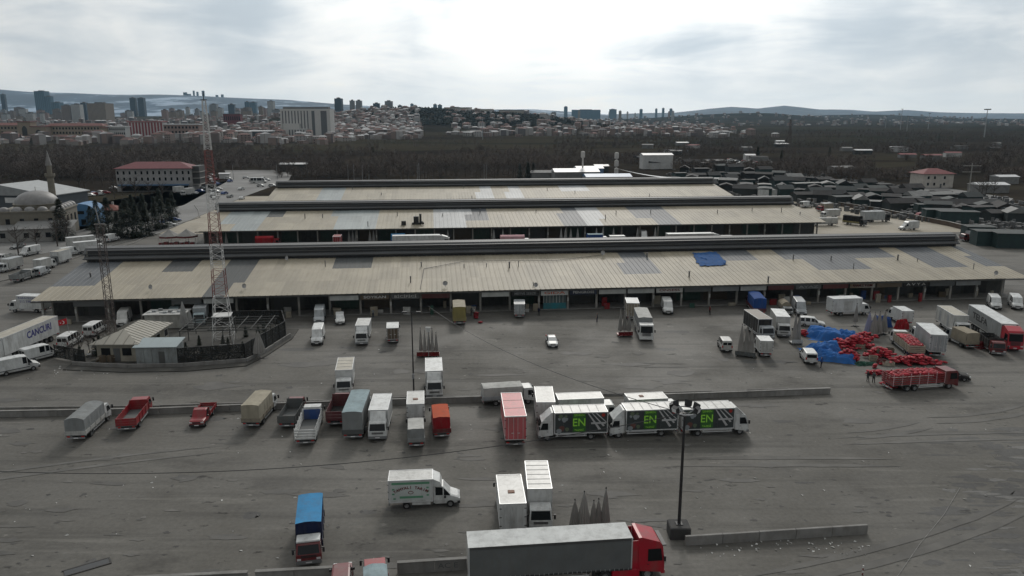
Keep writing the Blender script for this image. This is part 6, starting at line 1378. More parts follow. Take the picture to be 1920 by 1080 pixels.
# ------------------------------------------------------------------ far hills
def hillmat(name, base, snow, amt):
    m, n, l, b = node_mat(name); g = n.new('ShaderNodeNewGeometry').outputs['Position']
    c = mixc(n, l, rng(n, l, gnoise(n, l, g, .0016, 6, .6, (1, .5, 3)), .4, .65, 0, 1), base, tuple(x*1.7 for x in base))
    c = mixc(n, l, rng(n, l, gnoise(n, l, g, .0030, 7, .65, (.6, .35, 5)), .50, .60, 0, amt), c, snow)
    l.new(c, b.inputs['Base Color']); b.inputs['Roughness'].default_value = .95; return m
def hills(prof, D, m, depth=2600):
    xs = np.linspace(prof[0][0], prof[-1][0], 160); ys = np.interp(xs, [p[0] for p in prof], [p[1] for p in prof]); mb = MB()
    rows = []
    for k in range(15):
        f = k/14; row = []
        for x, y in zip(xs, ys):
            top = RAY(x, y, D); ff = min(1, f/.7); Yk = D-depth*(1-f/.7) if f <= .7 else D+2000*(f-.7)/.3
            env = math.sin(ff*math.pi/2)**1.4 if f <= .7 else 1-((f-.7)/.3)**1.5
            z = top.z*env + 14*noise.noise((top.x*.0012, Yk*.002, D*.1))*min(1, ff*2)*(1 if f < .68 else .3)
            row.append((top.x*(Yk/D), Yk, max(-.5, z) if 0 < k < 14 else -1.0))
        rows += row
    n = len(xs); mb.add(rows, [(k*n+i, k*n+i+1, (k+1)*n+i+1, (k+1)*n+i) for k in range(14) for i in range(n-1)])
    tag(mb.build('hills', m, smooth=True), kind='structure')
HL = hillmat('snowy_hillside', (.020, .038, .062), (.34, .42, .52), .8); HR = hillmat('far_hillside', (.020, .038, .062), (.10, .14, .19), .4)  # blue of the distant airlight is mixed into the hillside colours
hills([(-500, 176), (-200, 164), (0, 169), (60, 173), (170, 176), (300, 178), (420, 183), (540, 188), (620, 194), (740, 203), (860, 207), (1000, 205), (1060, 209), (1160, 216)], 9300, HL)
hills([(1080, 217), (1180, 213), (1260, 212), (1330, 204), (1370, 201), (1420, 204), (1470, 198), (1500, 201), (1540, 206), (1600, 206), (1640, 209), (1700, 206), (1760, 210), (1830, 212), (1900, 213), (2100, 211), (2400, 214)], 11400, HR)
# ------------------------------------------------------------------ city
def towermat(name, col, dark, fx=.28, fz=.33):
    m, n, l, b = node_mat(name); tcn = n.new('ShaderNodeTexCoord'); s = n.new('ShaderNodeSeparateXYZ'); l.new(tcn.outputs['Object'], s.inputs[0])
    def fr(src, f):
        a = n.new('ShaderNodeMath'); a.operation = 'MULTIPLY'; l.new(src, a.inputs[0]); a.inputs[1].default_value = f
        c = n.new('ShaderNodeMath'); c.operation = 'FRACT'; l.new(a.outputs[0], c.inputs[0]); return rng(n, l, c.outputs[0], .40, .46, 0, 1)
    ad = n.new('ShaderNodeMath'); ad.operation = 'ADD'; l.new(s.outputs[0], ad.inputs[0]); l.new(s.outputs[1], ad.inputs[1])
    mu = n.new('ShaderNodeMath'); mu.operation = 'MULTIPLY'; l.new(fr(ad.outputs[0], fx), mu.inputs[0]); l.new(fr(s.outputs[2], fz), mu.inputs[1])
    l.new(mixc(n, l, mu.outputs[0], col, dark), b.inputs['Base Color']); b.inputs['Roughness'].default_value = .7; return m
TM = dict(white=towermat('flats_white', (.42,.42,.41), (.08,.09,.10)), brown=towermat('flats_brown', (.22,.18,.16), (.06,.06,.06)), glass=towermat('tower_glass', (.05,.10,.14), (.10,.18,.24), .12, .25), dark=towermat('tower_dark', (.03,.05,.07), (.06,.09,.12)),
          pink=towermat('flats_pink', (.30,.22,.20), (.08,.07,.07)), tan=towermat('flats_tan', (.25,.21,.17), (.07,.06,.06)), grey=towermat('flats_grey', (.25,.26,.27), (.07,.08,.09)))
ROOFT = mat('flat_roof_grey', (.13,.13,.13), .9)
def tower(x0, x1, yt, D, m, label, group, cat='tower', crown=True, dep=.9, name='apartment_tower'):
    a, b = RAY(x0, yt, D), RAY(x1, yt, D); w_ = b.x-a.x; cx = (a.x+b.x)/2; zb = max(0, terrain_h(cx, D))-1; z = a.z
    if z-zb < 4: z = zb+12
    e = empty(name, (cx, D+w_*dep/2, zb), random.uniform(-.15, .15)); tag(e, label, cat, group)
    h = z-zb; k = (round(w_, 1), round(h, 1), dep)
    part(('tw', k), 'wall', TM[m], e, lambda q: q.box(-w_/2, w_/2, -w_*dep/2, w_*dep/2, 0, h))
    if crown: part(('tc', k), 'roof_block', ROOFT, e, lambda q: (q.box(-w_/2-.3, w_/2+.3, -w_*dep/2-.3, w_*dep/2+.3, h, h+.8), q.box(-w_*.22, w_*.2, -w_*.2, w_*.2, h+.8, h+4)) and None)
    return e
random.seed(41)
named = [(63, 82, 171, 3600, 'glass', 'tall blue glass tower, highest on the left skyline'), (83, 94, 181, 3600, 'glass', 'lower stepped blue glass tower right of the highest left tower'), (96, 111, 192, 3400, 'glass', 'short pale blue glass block right of the left glass towers'), (0, 7, 177, 3600, 'dark', 'dark blue tower cut by the left edge of the skyline'),
         (114, 129, 198, 2500, 'brown', 'brown and white flats, first of three left of tan block'), (132, 148, 196, 2500, 'white', 'white banded flats left of the tan block'), (150, 160, 193, 2700, 'dark', 'slim dark tower behind the white banded flats'), (163, 197, 194, 2300, 'tan', 'broad tan slab block on the left skyline'),
         (242, 252, 184, 3500, 'dark', 'dark blue tower, left of twin towers'), (257, 268, 184, 3500, 'dark', 'dark blue tower, right of twin towers'), (392, 405, 196, 3000, 'grey', 'grey tower just right of the lattice mast top'), (427, 438, 196, 3000, 'dark', 'dark square tower between pale flats left of the big white block'),
         (458, 466, 191, 3600, 'glass', 'slim pale glass tower left of the big white block'), (468, 479, 192, 3600, 'glass', 'wider pale glass tower left of the big white block'), (501, 512, 190, 3200, 'white', 'pale tower close to the big white block'), (627, 640, 185, 2600, 'dark', 'dark tower just right of the big white block'),
         (655, 664, 189, 2600, 'grey', 'grey tower, left of close pair'), (667, 677, 189, 2600, 'grey', 'grey tower, right of close pair'), (699, 711, 194, 3000, 'dark', 'dark teal tower with slanted look on the skyline'), (721, 735, 190, 2800, 'grey', 'broad grey tower left of the dark wooded hill'),
         (746, 753, 198, 3300, 'dark', 'short dark tower left of the dark wooded hill'), (812, 819, 196, 3600, 'glass', 'pale tower above the left shoulder of the dark hill'), (821, 828, 197, 3600, 'glass', 'second pale tower above the left shoulder of dark hill'), (769, 775, 195, 4500, 'glass', 'faint slim tower left of the hilltop palace'),
         (1058, 1064, 200, 5600, 'glass', 'lone slim hazy tower right of the dark hill'), (1074, 1128, 206, 5200, 'glass', 'wide low hazy slab right of the dark hill'), (1144, 1156, 205, 6000, 'glass', 'hazy block in the middle of the skyline'), (1200, 1205, 205, 6500, 'glass', 'hazy thin tower left of the right hills'), (1229, 1233, 204, 6500, 'glass', 'hazy thin tower, left of three'), (1242, 1246, 203, 6500, 'glass', 'hazy thin tower, middle of three'), (1256, 1261, 204, 6500, 'glass', 'hazy thin tower, right of three')]
for x0, x1, yt, D, m, lab in named: tower(x0, x1, yt, D, m, lab, None)
for i, (x0, x1, yt) in enumerate([(343, 349, 173), (350, 356, 176), (361, 364, 170), (368, 371, 172), (378, 382, 170), (404, 408, 178), (414, 418, 177)]): tower(x0, x1, yt, 9200, 'dark', 'hazy skyscraper on the distant snowy ridge', 'skyscrapers on the ridge', crown=False)
for i in range(95):
    px = random.choice([random.uniform(-20, 110), random.uniform(200, 520), random.uniform(300, 520), random.uniform(680, 1300)]); D = random.uniform(2300, 4200) if px < 640 else random.uniform(4200, 6500)
    w_ = random.uniform(7, 17) if px < 640 else random.uniform(3, 7); yt = random.uniform(200, 219) if px < 640 else random.uniform(207, 213)
    tower(px, px+w_, yt, D, random.choice(['white', 'white', 'brown', 'pink', 'grey', 'tan']), 'mid-rise flats in the hazy left city' if px < 640 else 'small hazy block along the middle horizon', 'left city flats' if px < 640 else 'middle horizon blocks', 'flats', True, .7, 'apartment_block')
# big white hospital-like block
D = 1330; a, b = RAY(524, 204, D), RAY(621, 204, D); w_ = b.x-a.x; h = a.z
e = empty('slab_block', ((a.x+b.x)/2, D+12, 0), R(-4)); tag(e, 'big white slab block with dark vertical window strips', 'tower block')
WB = mat('white_cladding', (.46,.45,.43), .7, var=.06)
part('hbw', 'wall', WB, e, lambda q: (q.box(-w_/2, w_*.12, -11, 11, 0, h), q.box(w_*.12, w_/2, -15, 9, 0, h-.5), q.box(-w_*.30, w_*.05, -24, -11.1, 0, h*.33), q.box(-w_*.42, -w_*.1, -20, -11.2, 0, h*.5)) and None)
part('hbr', 'roof_plant', ROOFT, e, lambda q: (q.box(-w_*.46, w_*.44, -6, 6, h, h+3.2)) and None)
for i in range(9):
    part('hbs', 'window_strip', mat('strip_glass', (.10,.105,.11), .5), e, lambda q: q.box(-1.0, 1.0, -.12, .05, h*.12, h*.93), (-w_/2+4+i*5.4, -11, 0))
for i in range(7):
    if i in (0, 3, 4): part('hbs2', 'window_strip', MATS['strip_glass'], e, lambda q: q.box(-2.6, 2.6, -.12, .05, h*.08, h*.93), (w_*.12+4+i*5.2, -15, 0))
for i in range(6): part('hbs3', 'window_strip', MATS['strip_glass'], e, lambda q: q.box(-1.2, 1.2, -.12, .05, 2, h*.29), (-w_*.28+i*4.9, -24, 0))
# sandstone palace-like school with towers, and neighbours
D = 1240; SAND = mat('sandstone', (.25,.205,.155), .85, var=.1); TER = mat('terracotta', (.15,.06,.05), .85, var=.2); ARCHD = mat('arch_dark', (.03,.028,.026), .7)
def wing(x0, x1, yt, rows, cols, label, wm, rm, D=D, flat_=False, dep=16, name='institute_wing', zb=0):
    a, b = RAY(x0, yt, D), RAY(x1, yt, D); w_ = b.x-a.x; h = a.z
    e = empty(name, ((a.x+b.x)/2, D+dep/2, zb)); tag(e, label, 'building')
    part(('wgw', w_, h), 'wall', wm, e, lambda q: q.box(-w_/2, w_/2, -dep/2, dep/2, 0, h))
    part(('wgr', w_, h), 'roof', rm, e, lambda q: q.box(-w_/2-1, w_/2+1, -dep/2-1, dep/2+1, h, h+1.2) if flat_ else q.add([(-w_/2-1,-dep/2-1,h),(w_/2+1,-dep/2-1,h),(w_/2+1,dep/2+1,h),(-w_/2-1,dep/2+1,h),(-w_/2+5,0,h+4),(w_/2-5,0,h+4)], [(0,1,5,4),(1,2,5),(2,3,4,5),(3,0,4),(0,3,2,1)]))
    for r in range(rows):
        for c in range(cols): part(('wgp', w_, cols, h, rows), 'window', GLASS, e, lambda q: q.box(-w_/cols*.26, w_/cols*.26, -.1, .05, 0, h/rows*.45), (-w_/2+w_*(c+.5)/cols, -dep/2, h*(r+.35)/rows*.95))
    return e, w_, h
wing(85, 192, 236, 3, 18, 'long sandstone school wing with rows of windows and red roof', SAND, TER)
wing(-20, 32, 235, 3, 8, 'sandstone school wing cut by the left edge', SAND, TER)
for x0, x1, yt, lab in [(32, 56, 229, 'tall sandstone gate tower with dark arch and wide eaves'), (57, 85, 238, 'lower sandstone gatehouse with dark arch beside the gate tower'), (188, 200, 240, 'narrow sandstone end tower with dark arch')]:
    e, w_, h = wing(x0, x1, yt, 0, 1, lab, SAND, TER, 1225, True)
    part(('ar', w_, h), 'arch', ARCHD, e, lambda q: q.add([(x, y, z) for y in (-8.15, -7.9) for x, z in [(-w_*.2, h*.25), (w_*.2, h*.25), (w_*.2, h*.62), (w_*.12, h*.74), (0, h*.80), (-w_*.12, h*.74), (-w_*.2, h*.62)]], [tuple(range(7)), tuple(range(13, 6, -1))] + [(i, (i+1) % 7, 7+(i+1) % 7, 7+i) for i in range(7)]) and None)
wing(200, 234, 238, 3, 9, 'white-gridded building beside the sandstone end tower', mat('grid_white', (.38,.38,.37), .8), mat('metal_pale', (.50,.50,.50), .5), 1230, True)
e, w_, h = wing(240, 305, 229, 0, 1, 'red and white striped school block', mat('white_stripe', (.42,.40,.39), .8), mat('red_roof_flat', (.22,.05,.05), .8), 1300, True)
for i in range(11): part('rst', 'red_strip', mat('strip_red', (.22,.05,.055), .8), e, lambda q: q.box(-1.5, 1.5, -.12, .05, 1, h-.5), (-w_/2+3+i*(w_-6)/10, -8, 0))
wing(306, 372, 234, 3, 10, 'pinkish block with pale curved roof edge right of striped school', mat('pink_render', (.26,.185,.16), .85), mat('metal_pale', (.50,.50,.50), .5), 1260, True)
wing(400, 500, 247, 1, 16, 'long low hangar with a bright pale roof below the white slab', mat('hangar_dark', (.06,.07,.075), .7), mat('metal_pale', (.50,.50,.50), .5), 1200, True, 40)
wing(418, 450, 214, 2, 8, 'dark red slab building in the left city', mat('deep_red_wall', (.14,.03,.035), .8), ROOFT, 1900, True)
wing(833, 884, 202, 3, 12, 'long pale palace on top of the dark hill', mat('palace_pale', (.36,.34,.30), .8), ROOFT, 2280, True, 25, 'hilltop_palace')
wing(888, 925, 205, 1, 8, 'low pale hall right of the hilltop palace', mat('palace_pale', (.36,.34,.30), .8), mat('metal_pale', (.50,.50,.50), .5), 2260, True, 20)
wing(935, 992, 207, 1, 8, 'low long building on the right shoulder of dark hill', mat('palace_pale', (.36,.34,.30), .8), ROOFT, 2240, True, 20)
wing(676, 740, 212, 1, 10, 'pale vaulted sports hall left of the dark hill', mat('palace_pale', (.36,.34,.30), .8), mat('metal_pale', (.50,.50,.50), .5), 2400, True, 30)
# settlement of small houses
random.seed(51)
def house_mesh(w_, d_, h, r, wm, rm):
    b = MB(); b.box(-w_/2, w_/2, -d_/2, d_/2, 0, h); nw = len(b.f)
    if r > 0: b.add([(-w_/2-.4,-d_/2-.4,h),(w_/2+.4,-d_/2-.4,h),(w_/2+.4,d_/2+.4,h),(-w_/2-.4,d_/2+.4,h),(-w_/4,0,h+r),(w_/4,0,h+r)], [(0,1,5,4),(1,2,5),(2,3,4,5),(3,0,4)])
    else: b.box(-w_/2-.3, w_/2+.3, -d_/2-.3, d_/2+.3, h, h+.35)
    nr = len(b.f)
    for fl in range(max(1, int(h//3))):
        for i in range(3): x = -w_/2+w_*(i+.5)/3; b.box(x-.6, x+.6, -d_/2-.06, -d_/2+.1, fl*3+1.0, fl*3+2.3)
    me = bpy.data.meshes.new('house'); me.from_pydata(b.v, [], b.f)
    for q in (wm, rm, GLASS): me.materials.append(q)
    for i, p in enumerate(me.polygons): p.material_index = 0 if i < nw else 1 if i < nr else 2
    me.update(); return me
WMS = [mat('render_%d' % i, c, .9, var=.15) for i, c in enumerate([(.30,.28,.26), (.24,.20,.18), (.34,.33,.32), (.22,.17,.15), (.27,.24,.20)])]
RMS = [mat('roof_%d' % i, c, .85, var=.2) for i, c in enumerate([(.12,.055,.045), (.10,.06,.05), (.32,.32,.32), (.16,.15,.15), (.40,.40,.40)])]
HM = [house_mesh(random.uniform(8, 15), random.uniform(8, 12), random.choice([4, 6, 7, 9, 12]), random.choice([2, 2.4, 2.6, 0]), WMS[i % 5], RMS[(i*3+i//5) % 5]) for i in range(14)]
def houses(n, fx, fy, label, group):
    for i in range(n):
        x, y = fx(), fy(); 
        o = bpy.data.objects.new('house', random.choice(HM)); COL.objects.link(o); o.location = (x, y, terrain_h(x, y)-.5); o.rotation_euler = (0, 0, random.uniform(-.6, .6)); tag(o, label, 'house', group)
U = random.uniform
houses(130, lambda: U(-560, -250), lambda: U(1380, 2150), 'small house crowded on the slope left of the dark hill', 'hillside houses')
houses(60, lambda: U(-520, -240), lambda: U(1060, 1290), 'small house below the big white slab block', 'houses below the slab block')
houses(100, lambda: U(-110, 520), lambda: U(1350, 1900), 'small house strung along the plain right of the hill', 'houses along the plain')
def settlement(name, n, fpos, wcol, rcol, label, seed):
    rd = random.Random(seed); wl, rf = MB(), MB()
    for i in range(n):
        x, y = fpos(rd); z = terrain_h(x, y)-.5; w_, d_, h = rd.uniform(4, 9), rd.uniform(4, 7), rd.choice([4, 5, 7, 7, 10, 13]); a = rd.uniform(-.5, .5); c, s_ = math.cos(a), math.sin(a)
        tr = lambda p: (x+p[0]*c-p[1]*s_, y+p[0]*s_+p[1]*c, z+p[2])
        wl.add([tr((sx*w_, sy*d_, zz)) for zz in (0, h) for sx, sy in ((-1,-1),(1,-1),(1,1),(-1,1))], [(0,1,5,4),(1,2,6,5),(2,3,7,6),(3,0,4,7)])
        r = rd.choice([.4, 1.8, 2.6, 2.4]); rf.add([tr(p) for p in ((-w_-.4,-d_-.4,h),(w_+.4,-d_-.4,h),(w_+.4,d_+.4,h),(-w_-.4,d_+.4,h),(-w_*.5,0,h+r),(w_*.5,0,h+r))], [(0,1,5,4),(1,2,5),(2,3,4,5),(3,0,4)])
    for q, m_, nm in ((wl, wcol, 'walls'), (rf, rcol, 'roofs')):
        me = bpy.data.meshes.new(name); me.from_pydata(q.v, [], q.f); me.materials.append(m_); o = bpy.data.objects.new(name, me); COL.objects.link(o); tag(o, label % nm, 'houses', kind='stuff')
def cellmat(name, cols, scale):
    m, n, l, b = node_mat(name); g = n.new('ShaderNodeNewGeometry').outputs['Position']; v = n.new('ShaderNodeTexVoronoi'); v.inputs['Scale'].default_value = scale; mpn = n.new('ShaderNodeMapping'); mpn.inputs['Scale'].default_value = (1, 1, 0); l.new(g, mpn.inputs[0]); l.new(mpn.outputs[0], v.inputs['Vector'])
    sp_ = n.new('ShaderNodeSeparateColor'); l.new(v.outputs['Color'], sp_.inputs[0]); r = n.new('ShaderNodeValToRGB'); r.color_ramp.interpolation = 'CONSTANT'; l.new(sp_.outputs[0], r.inputs[0])
    for i, c in enumerate(cols):
        e_ = r.color_ramp.elements[i] if i < 2 else r.color_ramp.elements.new(i/len(cols)); e_.position = i/len(cols); e_.color = c+(1,)
    l.new(r.outputs[0], b.inputs['Base Color']); b.inputs['Roughness'].default_value = .85; return m
CW = cellmat('settlement_walls', [(.26,.24,.22), (.16,.13,.12), (.32,.31,.30), (.20,.15,.13), (.12,.11,.11)], .07); CR = cellmat('settlement_roofs', [(.11,.05,.042), (.09,.055,.048), (.30,.30,.30), (.13,.12,.12), (.12,.06,.05), (.42,.42,.42)], .07)
def at_px(x0, x1, d0, d1):
    def f(rd): D_ = rd.uniform(d0, d1); return ((rd.uniform(x0, x1)-960)/1440*D_, D_)
    return f
settlement('low_rise_quarter', 700, at_px(-60, 640, 1000, 2600), CW, CR, 'low reddish housing %s packed across the left middle distance', 1)
settlement('hillside_quarter', 520, at_px(610, 790, 1250, 2300), CW, CR, 'crowded housing %s climbing left of the dark hill', 2)
settlement('plain_hamlets', 420, at_px(840, 1340, 1400, 2600), CW, CR, 'thin line of housing %s along the plain right of the hill', 3)
settlement('far_hamlets', 420, at_px(1000, 1950, 2800, 6500), CW, CR, 'scattered far housing %s on the right plain', 4)
# ------------------------------------------------------------------ left neighbourhood: mosque, blue building, warehouse, long office
LEAD = mat('lead_dome', (.20,.195,.19), .55, var=.15, dirt=.3); MST = mat('mosque_stone', (.17,.155,.125), .85, dirt=.4); MWH = mat('mosque_white', (.24,.235,.22), .85, dirt=.4)
cx, cy = -154, 249; e = empty('mosque', (cx, cy, 0), R(14)); tag(e, 'stone mosque with big grey lead dome and row of small domes', 'mosque')
part('mq1', 'wall', MST, e, lambda b: b.box(-9, 9, -9, 9, 0, 8.2)); part('mq1c', 'cornice', MST, e, lambda b: b.box(-9.3, 9.3, -9.3, 9.3, 8.2, 8.6))
part('mq2', 'drum', MST, e, lambda b: b.lathe([(6.6, 8.6), (6.6, 10.0), (6.9, 10.1), (6.9, 10.3), (.1, 10.3)], 16))
dm = part('mq3', 'dome', LEAD, e, lambda b: b.lathe([(6.3*math.cos(t), 10.3+4.0*math.sin(t)) for t in np.linspace(0, 1.55, 10)], 24), smooth=True)
part('mq3f', 'finial', MST, dm, lambda b: b.tube((0,0,14.2), (0,0,15.5), .08, n=6))
for i in range(5):
    part('mq4', 'small_dome', LEAD, e, lambda b: b.lathe([(1.6*math.cos(t), 1.3*math.sin(t)) for t in np.linspace(0, 1.55, 6)], 12), (-7.2+3.6*i, -7.4, 8.6), smooth=True)
    part('mq4', 'small_dome', LEAD, e, lambda b: b.lathe([(1.6*math.cos(t), 1.3*math.sin(t)) for t in np.linspace(0, 1.55, 6)], 12), (7.4, -3.6+3.0*i, 8.6), smooth=True)
for i in range(4):
    part('mqw', 'window', GLASS, e, lambda b: b.box(-.6, .6, -.1, .05, 3.5, 6.3), (-6+4*i, -9, 0))
    part('mqw2', 'window', GLASS, e, lambda b: b.box(-.05, .1, -.6, .6, 3.5, 6.3), (9, -6+4*i, 0))
part('mq5', 'annex', MWH, e, lambda b: (b.box(-26, -2, -15, -9.1, 0, 3.6), b.box(-1.9, 13, -16, -9.2, 0, 4.0)) and None)
part('mq6', 'annex_roof', mat('annex_tin', (.17,.17,.165), .7), e, lambda b: b.add([(-3,-17,4.02),(14,-17,4.02),(14,-9.3,5.6),(-3,-9.3,5.6),(-27,-15.6,3.62),(-3.1,-15.6,3.62),(-3.1,-9.3,4.6),(-27,-9.3,4.6)], [(0,1,2,3),(4,5,6,7)]) and None)
for i in range(9): part('mq7', 'annex_window', GLASS, e, lambda b: b.box(-.7, .7, -.08, .05, 1.2, 2.7), (-24+2.6*i if i < 8 else 4, -15 if i < 8 else -16, 0))
for i in range(4): part('mq7', 'annex_window', GLASS, e, lambda b: b.box(-.7, .7, -.08, .05, 1.2, 2.7), (1+3*i, -16, 0))
p = RAY(103, 400, 258); e = empty('minaret', (p.x, 258, 0)); tag(e, 'slender stone minaret with pointed cap beside the mosque dome', 'minaret')
part('mn1', 'shaft', MST, e, lambda b: (b.box(-1.4, 1.4, -1.4, 1.4, 0, 6), b.lathe([(1.15, 6), (1.0, 17.5)], 12), b.lathe([(.78, 18.8), (.72, 21.8)], 12)) and None)
part('mn2', 'balcony', MST, e, lambda b: b.lathe([(1.0, 17.4), (1.55, 18.2), (1.55, 19.1), (1.45, 19.1), (1.45, 18.5), (.7, 18.5)], 14))
part('mn3', 'cap', LEAD, e, lambda b: b.lathe([(.95, 21.7), (.05, 26.6)], 12))
p = G(150, 424); e = empty('blue_building', (p.x, p.y+5, 0), R(10)); tag(e, 'bright blue two-storey building with arched roof right of mosque', 'building')
BLU = mat('blue_cladding', (.06,.16,.30), .7)
part('bb1', 'wall', BLU, e, lambda b: b.prism([(-4.5, 0), (4.5, 0), (4.5, 5.5), (3.6, 6.7), (2, 7.5), (0, 7.8), (-2, 7.5), (-3.6, 6.7), (-4.5, 5.5)], -5, 5))
for x, z, w2, h2 in ((-.6, 4.2, 1.6, 1.1), (-2.8, .4, .8, 2.0), (.6, .4, .8, 2.0)): part(('bbw', w2), 'window', GLASS, e, lambda b: b.box(-w2, w2, -.08, .05, 0, h2), (x, -5, z))
p = G(200, 408); hip_house('low_house', Vector((p.x, p.y, 0)), R(6), 12, 7, 3.2, 1.8, HW, mat('terracotta2', (.17,.055,.04), .85, var=.2), 'low house with rusty red roof behind the dark conifers', 'house', (), .5, 0, False, None, True)
p = RAY(10, 372, 300); e = empty('warehouse', (-195, 305, 0), R(-8)); tag(e, 'grey-roofed warehouse at the left edge behind the mosque', 'warehouse')
part('wh1', 'wall', mat('warehouse_dark', (.07,.08,.09), .7), e, lambda b: b.box(-22, 22, -10, 10, 0, 8.0)); part('wh1b', 'white_sign', WHITEP, e, lambda b: b.box(2, 9, -10.1, -10, 5.2, 7.2))
part('wh2', 'roof', mat('warehouse_roof', (.28,.29,.29), .5), e, lambda b: b.prism([(-22.6, 8.05), (22.6, 8.05), (22.6, 8.4), (0, 12.2), (-22.6, 9.5)], -10.8, 10.8))
p = G(288, 359); e, w_, h = None, 38, 11.5
rows = [(-17.5+2.9*i, z, 1.0, 1.7, -1) for i in range(13) for z in (5.4, 8.6)]
ob = hip_house('office_building', Vector((p.x, p.y+8, 0)), R(5), 37, 15, 11.6, 3.0, mat('office_render', (.28,.275,.27), .85, dirt=.3), mat('maroon_roof', (.13,.035,.04), .8, var=.12), 'long three-storey office with maroon hipped roof at left', 'building', rows, .9, 0, False)
part('of1', 'canopy', mat('blue_canopy', (.07,.14,.24), .6), ob, lambda b: b.box(-17, 17, -10.5, -7.52, 3.1, 3.7)); part('of2', 'shop_glazing', GLASS, ob, lambda b: b.box(-16.5, 16.5, -7.6, -7.51, .3, 3.0))
for s in range(3): part('of3', 'balcony', CONCL, ob, lambda b: b.box(18.52, 22.5, -6, 6, 3.2, 3.5), (0, 0, 3.1*s)); part('of4', 'stair_core', mat('core_dark', (.05,.05,.05), .8), ob, lambda b: b.box(18.51, 22.0, -5.5, 5.5, 3.5, 6.3), (0, 0, 3.1*s))
# sheds, tanks and masts behind the farthest hall
def shed(px, py, w_, d_, h, wm, rm, label, rz=0.0, gable=.12, name='shed', group=None):
    p = G(px, py); e = empty(name, (p.x, p.y+d_/2, 0), MA+rz); tag(e, label, 'shed', group)
    part(('sdw', w_, d_, h, wm.name), 'wall', wm, e, lambda b: b.box(-w_/2, w_/2, -d_/2, d_/2, 0, h))
    part(('sdr', w_, d_, h, rm.name, gable), 'roof', rm, e, lambda b: b.add([(-w_/2-.4,-d_/2-.4,h),(w_/2+.4,-d_/2-.4,h),(w_/2+.4,0,h+d_*gable),(-w_/2-.4,0,h+d_*gable),(w_/2+.4,d_/2+.4,h),(-w_/2-.4,d_/2+.4,h)], [(0,1,2,3),(3,2,4,5),(0,3,5),(1,4,2)]) and None)
    return e
SH_W = mat('shed_white', (.42,.42,.41), .6); SH_G = mat('shed_grey', (.17,.17,.165), .8, var=.2); BR = mat('blue_roof', (.10,.18,.30), .5); MP = MATS['metal_pale']; SH_D = mat('shed_dark', (.028,.034,.034), .8); RFD = mat('roof_tar', (.030,.028,.028), .9, var=.3)
shed(1080, 342, 26, 14, 6, SH_G, MP, 'grey shed with pale roof behind the farthest hall'); shed(1105, 338, 16, 10, 7, BR, MP, 'blue-walled shed with pale roof right of the grey shed'); shed(1140, 345, 26, 12, 4, SH_W, BR, 'low white shed with blue roof right of the blue-walled shed'); shed(1022, 338, 18, 10, 4.5, SH_G, SH_G, 'plain grey shed left of the water tower')
shed(1232, 317, 22, 10, 10, SH_W, MP, 'white cube-like building beyond the curved canopy'); shed(1320, 352, 30, 12, 3.4, SH_D, MP, 'long low shed with white roof line past the hall end'); shed(548, 322, 18, 8, 5, SH_D, MP, 'ruined white-roofed frame building among the trees'); shed(420, 335, 6, 4, 3, SH_W, MP, 'small white kiosk at the far end of the service road')
p = G(1205, 350); e = empty('curved_canopy', (p.x, p.y, 0), MA); tag(e, 'grey curved-roof market canopy behind the right half of hall', 'canopy')
part('cvr', 'roof', mat('canopy_sheet', (.17,.19,.20), .45), e, lambda b: b.grid(lambda u, v: (-22+60*u, 14*v, 3.2+9*(1-u)**2.2), 16, 1)); part('cvw', 'wall', SH_D, e, lambda b: b.box(-21.5, 30, 13, 14, 0, 3.3))
for i in range(6): part('cvp', 'post', STEEL, e, lambda b: b.box(-.15, .15, -.15, .15, 0, 3.2), (-20+9*i, .6, 0))
def tank(px, pt, pb, label, seg):
    p = G(px, 338); z1 = RAY(px, pt, p.y).z; e = empty('water_tower', (p.x, p.y, 0)); tag(e, label, 'water tower')
    part(('tkp', px), 'stem', mat('tank_white', (.42,.40,.38), .7), e, lambda b: b.tube((0,0,0), (0,0,z1-2), .5, n=10))
    for i in range(seg):
        zz = z1-4.5-i*4.6; part(('tkt', seg), 'tank', mat('tank_white', (.42,.40,.38), .7), e, lambda b: b.lathe([(.5,-.3),(1.25,.2),(1.25,3.2),(.9,3.6),(.01,3.8)], 12), (0, 0, zz))
tank(1092, 281, 310, 'slim pale water tower with one long tank behind the hall', 1); tank(1155, 283, 315, 'slim pale mast with three stacked tanks behind the hall', 3)
def pole(px, py, pt, label, group=None, r=.12, head=0.0, D=None, nm='street_lamp', cat='lamp post'):
    p = G(px, py) if D is None else RAY(px, py, D); z1 = RAY(px, pt, p.y).z; e = empty(nm, (p.x, p.y, 0)); tag(e, label, cat, group)
    part(('pl', round(z1, 1), r), 'pole', STEEL, e, lambda b: b.tube((0,0,0), (0,0,z1), r, r*.6, 6))
    if head: part(('ph', round(z1, 1), head), 'lamp_head', TRIM, e, lambda b: b.cbox(-head, head, -head*.4, head*.4, z1-.1, z1+head*.35, .02))
for px in (653, 664, 680, 692, 783, 786, 908, 912, 438, 520): pole(px, 338, 308 if px != 786 else 305, 'slim street lamp behind the farthest hall', 'street lamps behind the halls', .16, .5)
for px, pb, pt, lab in [(1688, 243, 205, 'tall floodlight mast on the right plain, first from the left hills'), (1740, 242, 213, 'short floodlight mast, third on the right plain'), (1700, 246, 218, 'short floodlight mast beside the first tall one'), (1845, 258, 206, 'tallest floodlight mast near the right edge'), (1660, 240, 219, 'small floodlight mast left of the tall one')]: pole(px, pb, pt, lab, None, .9, 5.0 if px == 1845 else 3.0, nm='floodlight_mast', cat='floodlight mast')
pole(905, 262, 222, 'thin tall mast standing before the dark hill', None, .7)
p = G(1476, 312); z1 = RAY(1476, 224, p.y).z
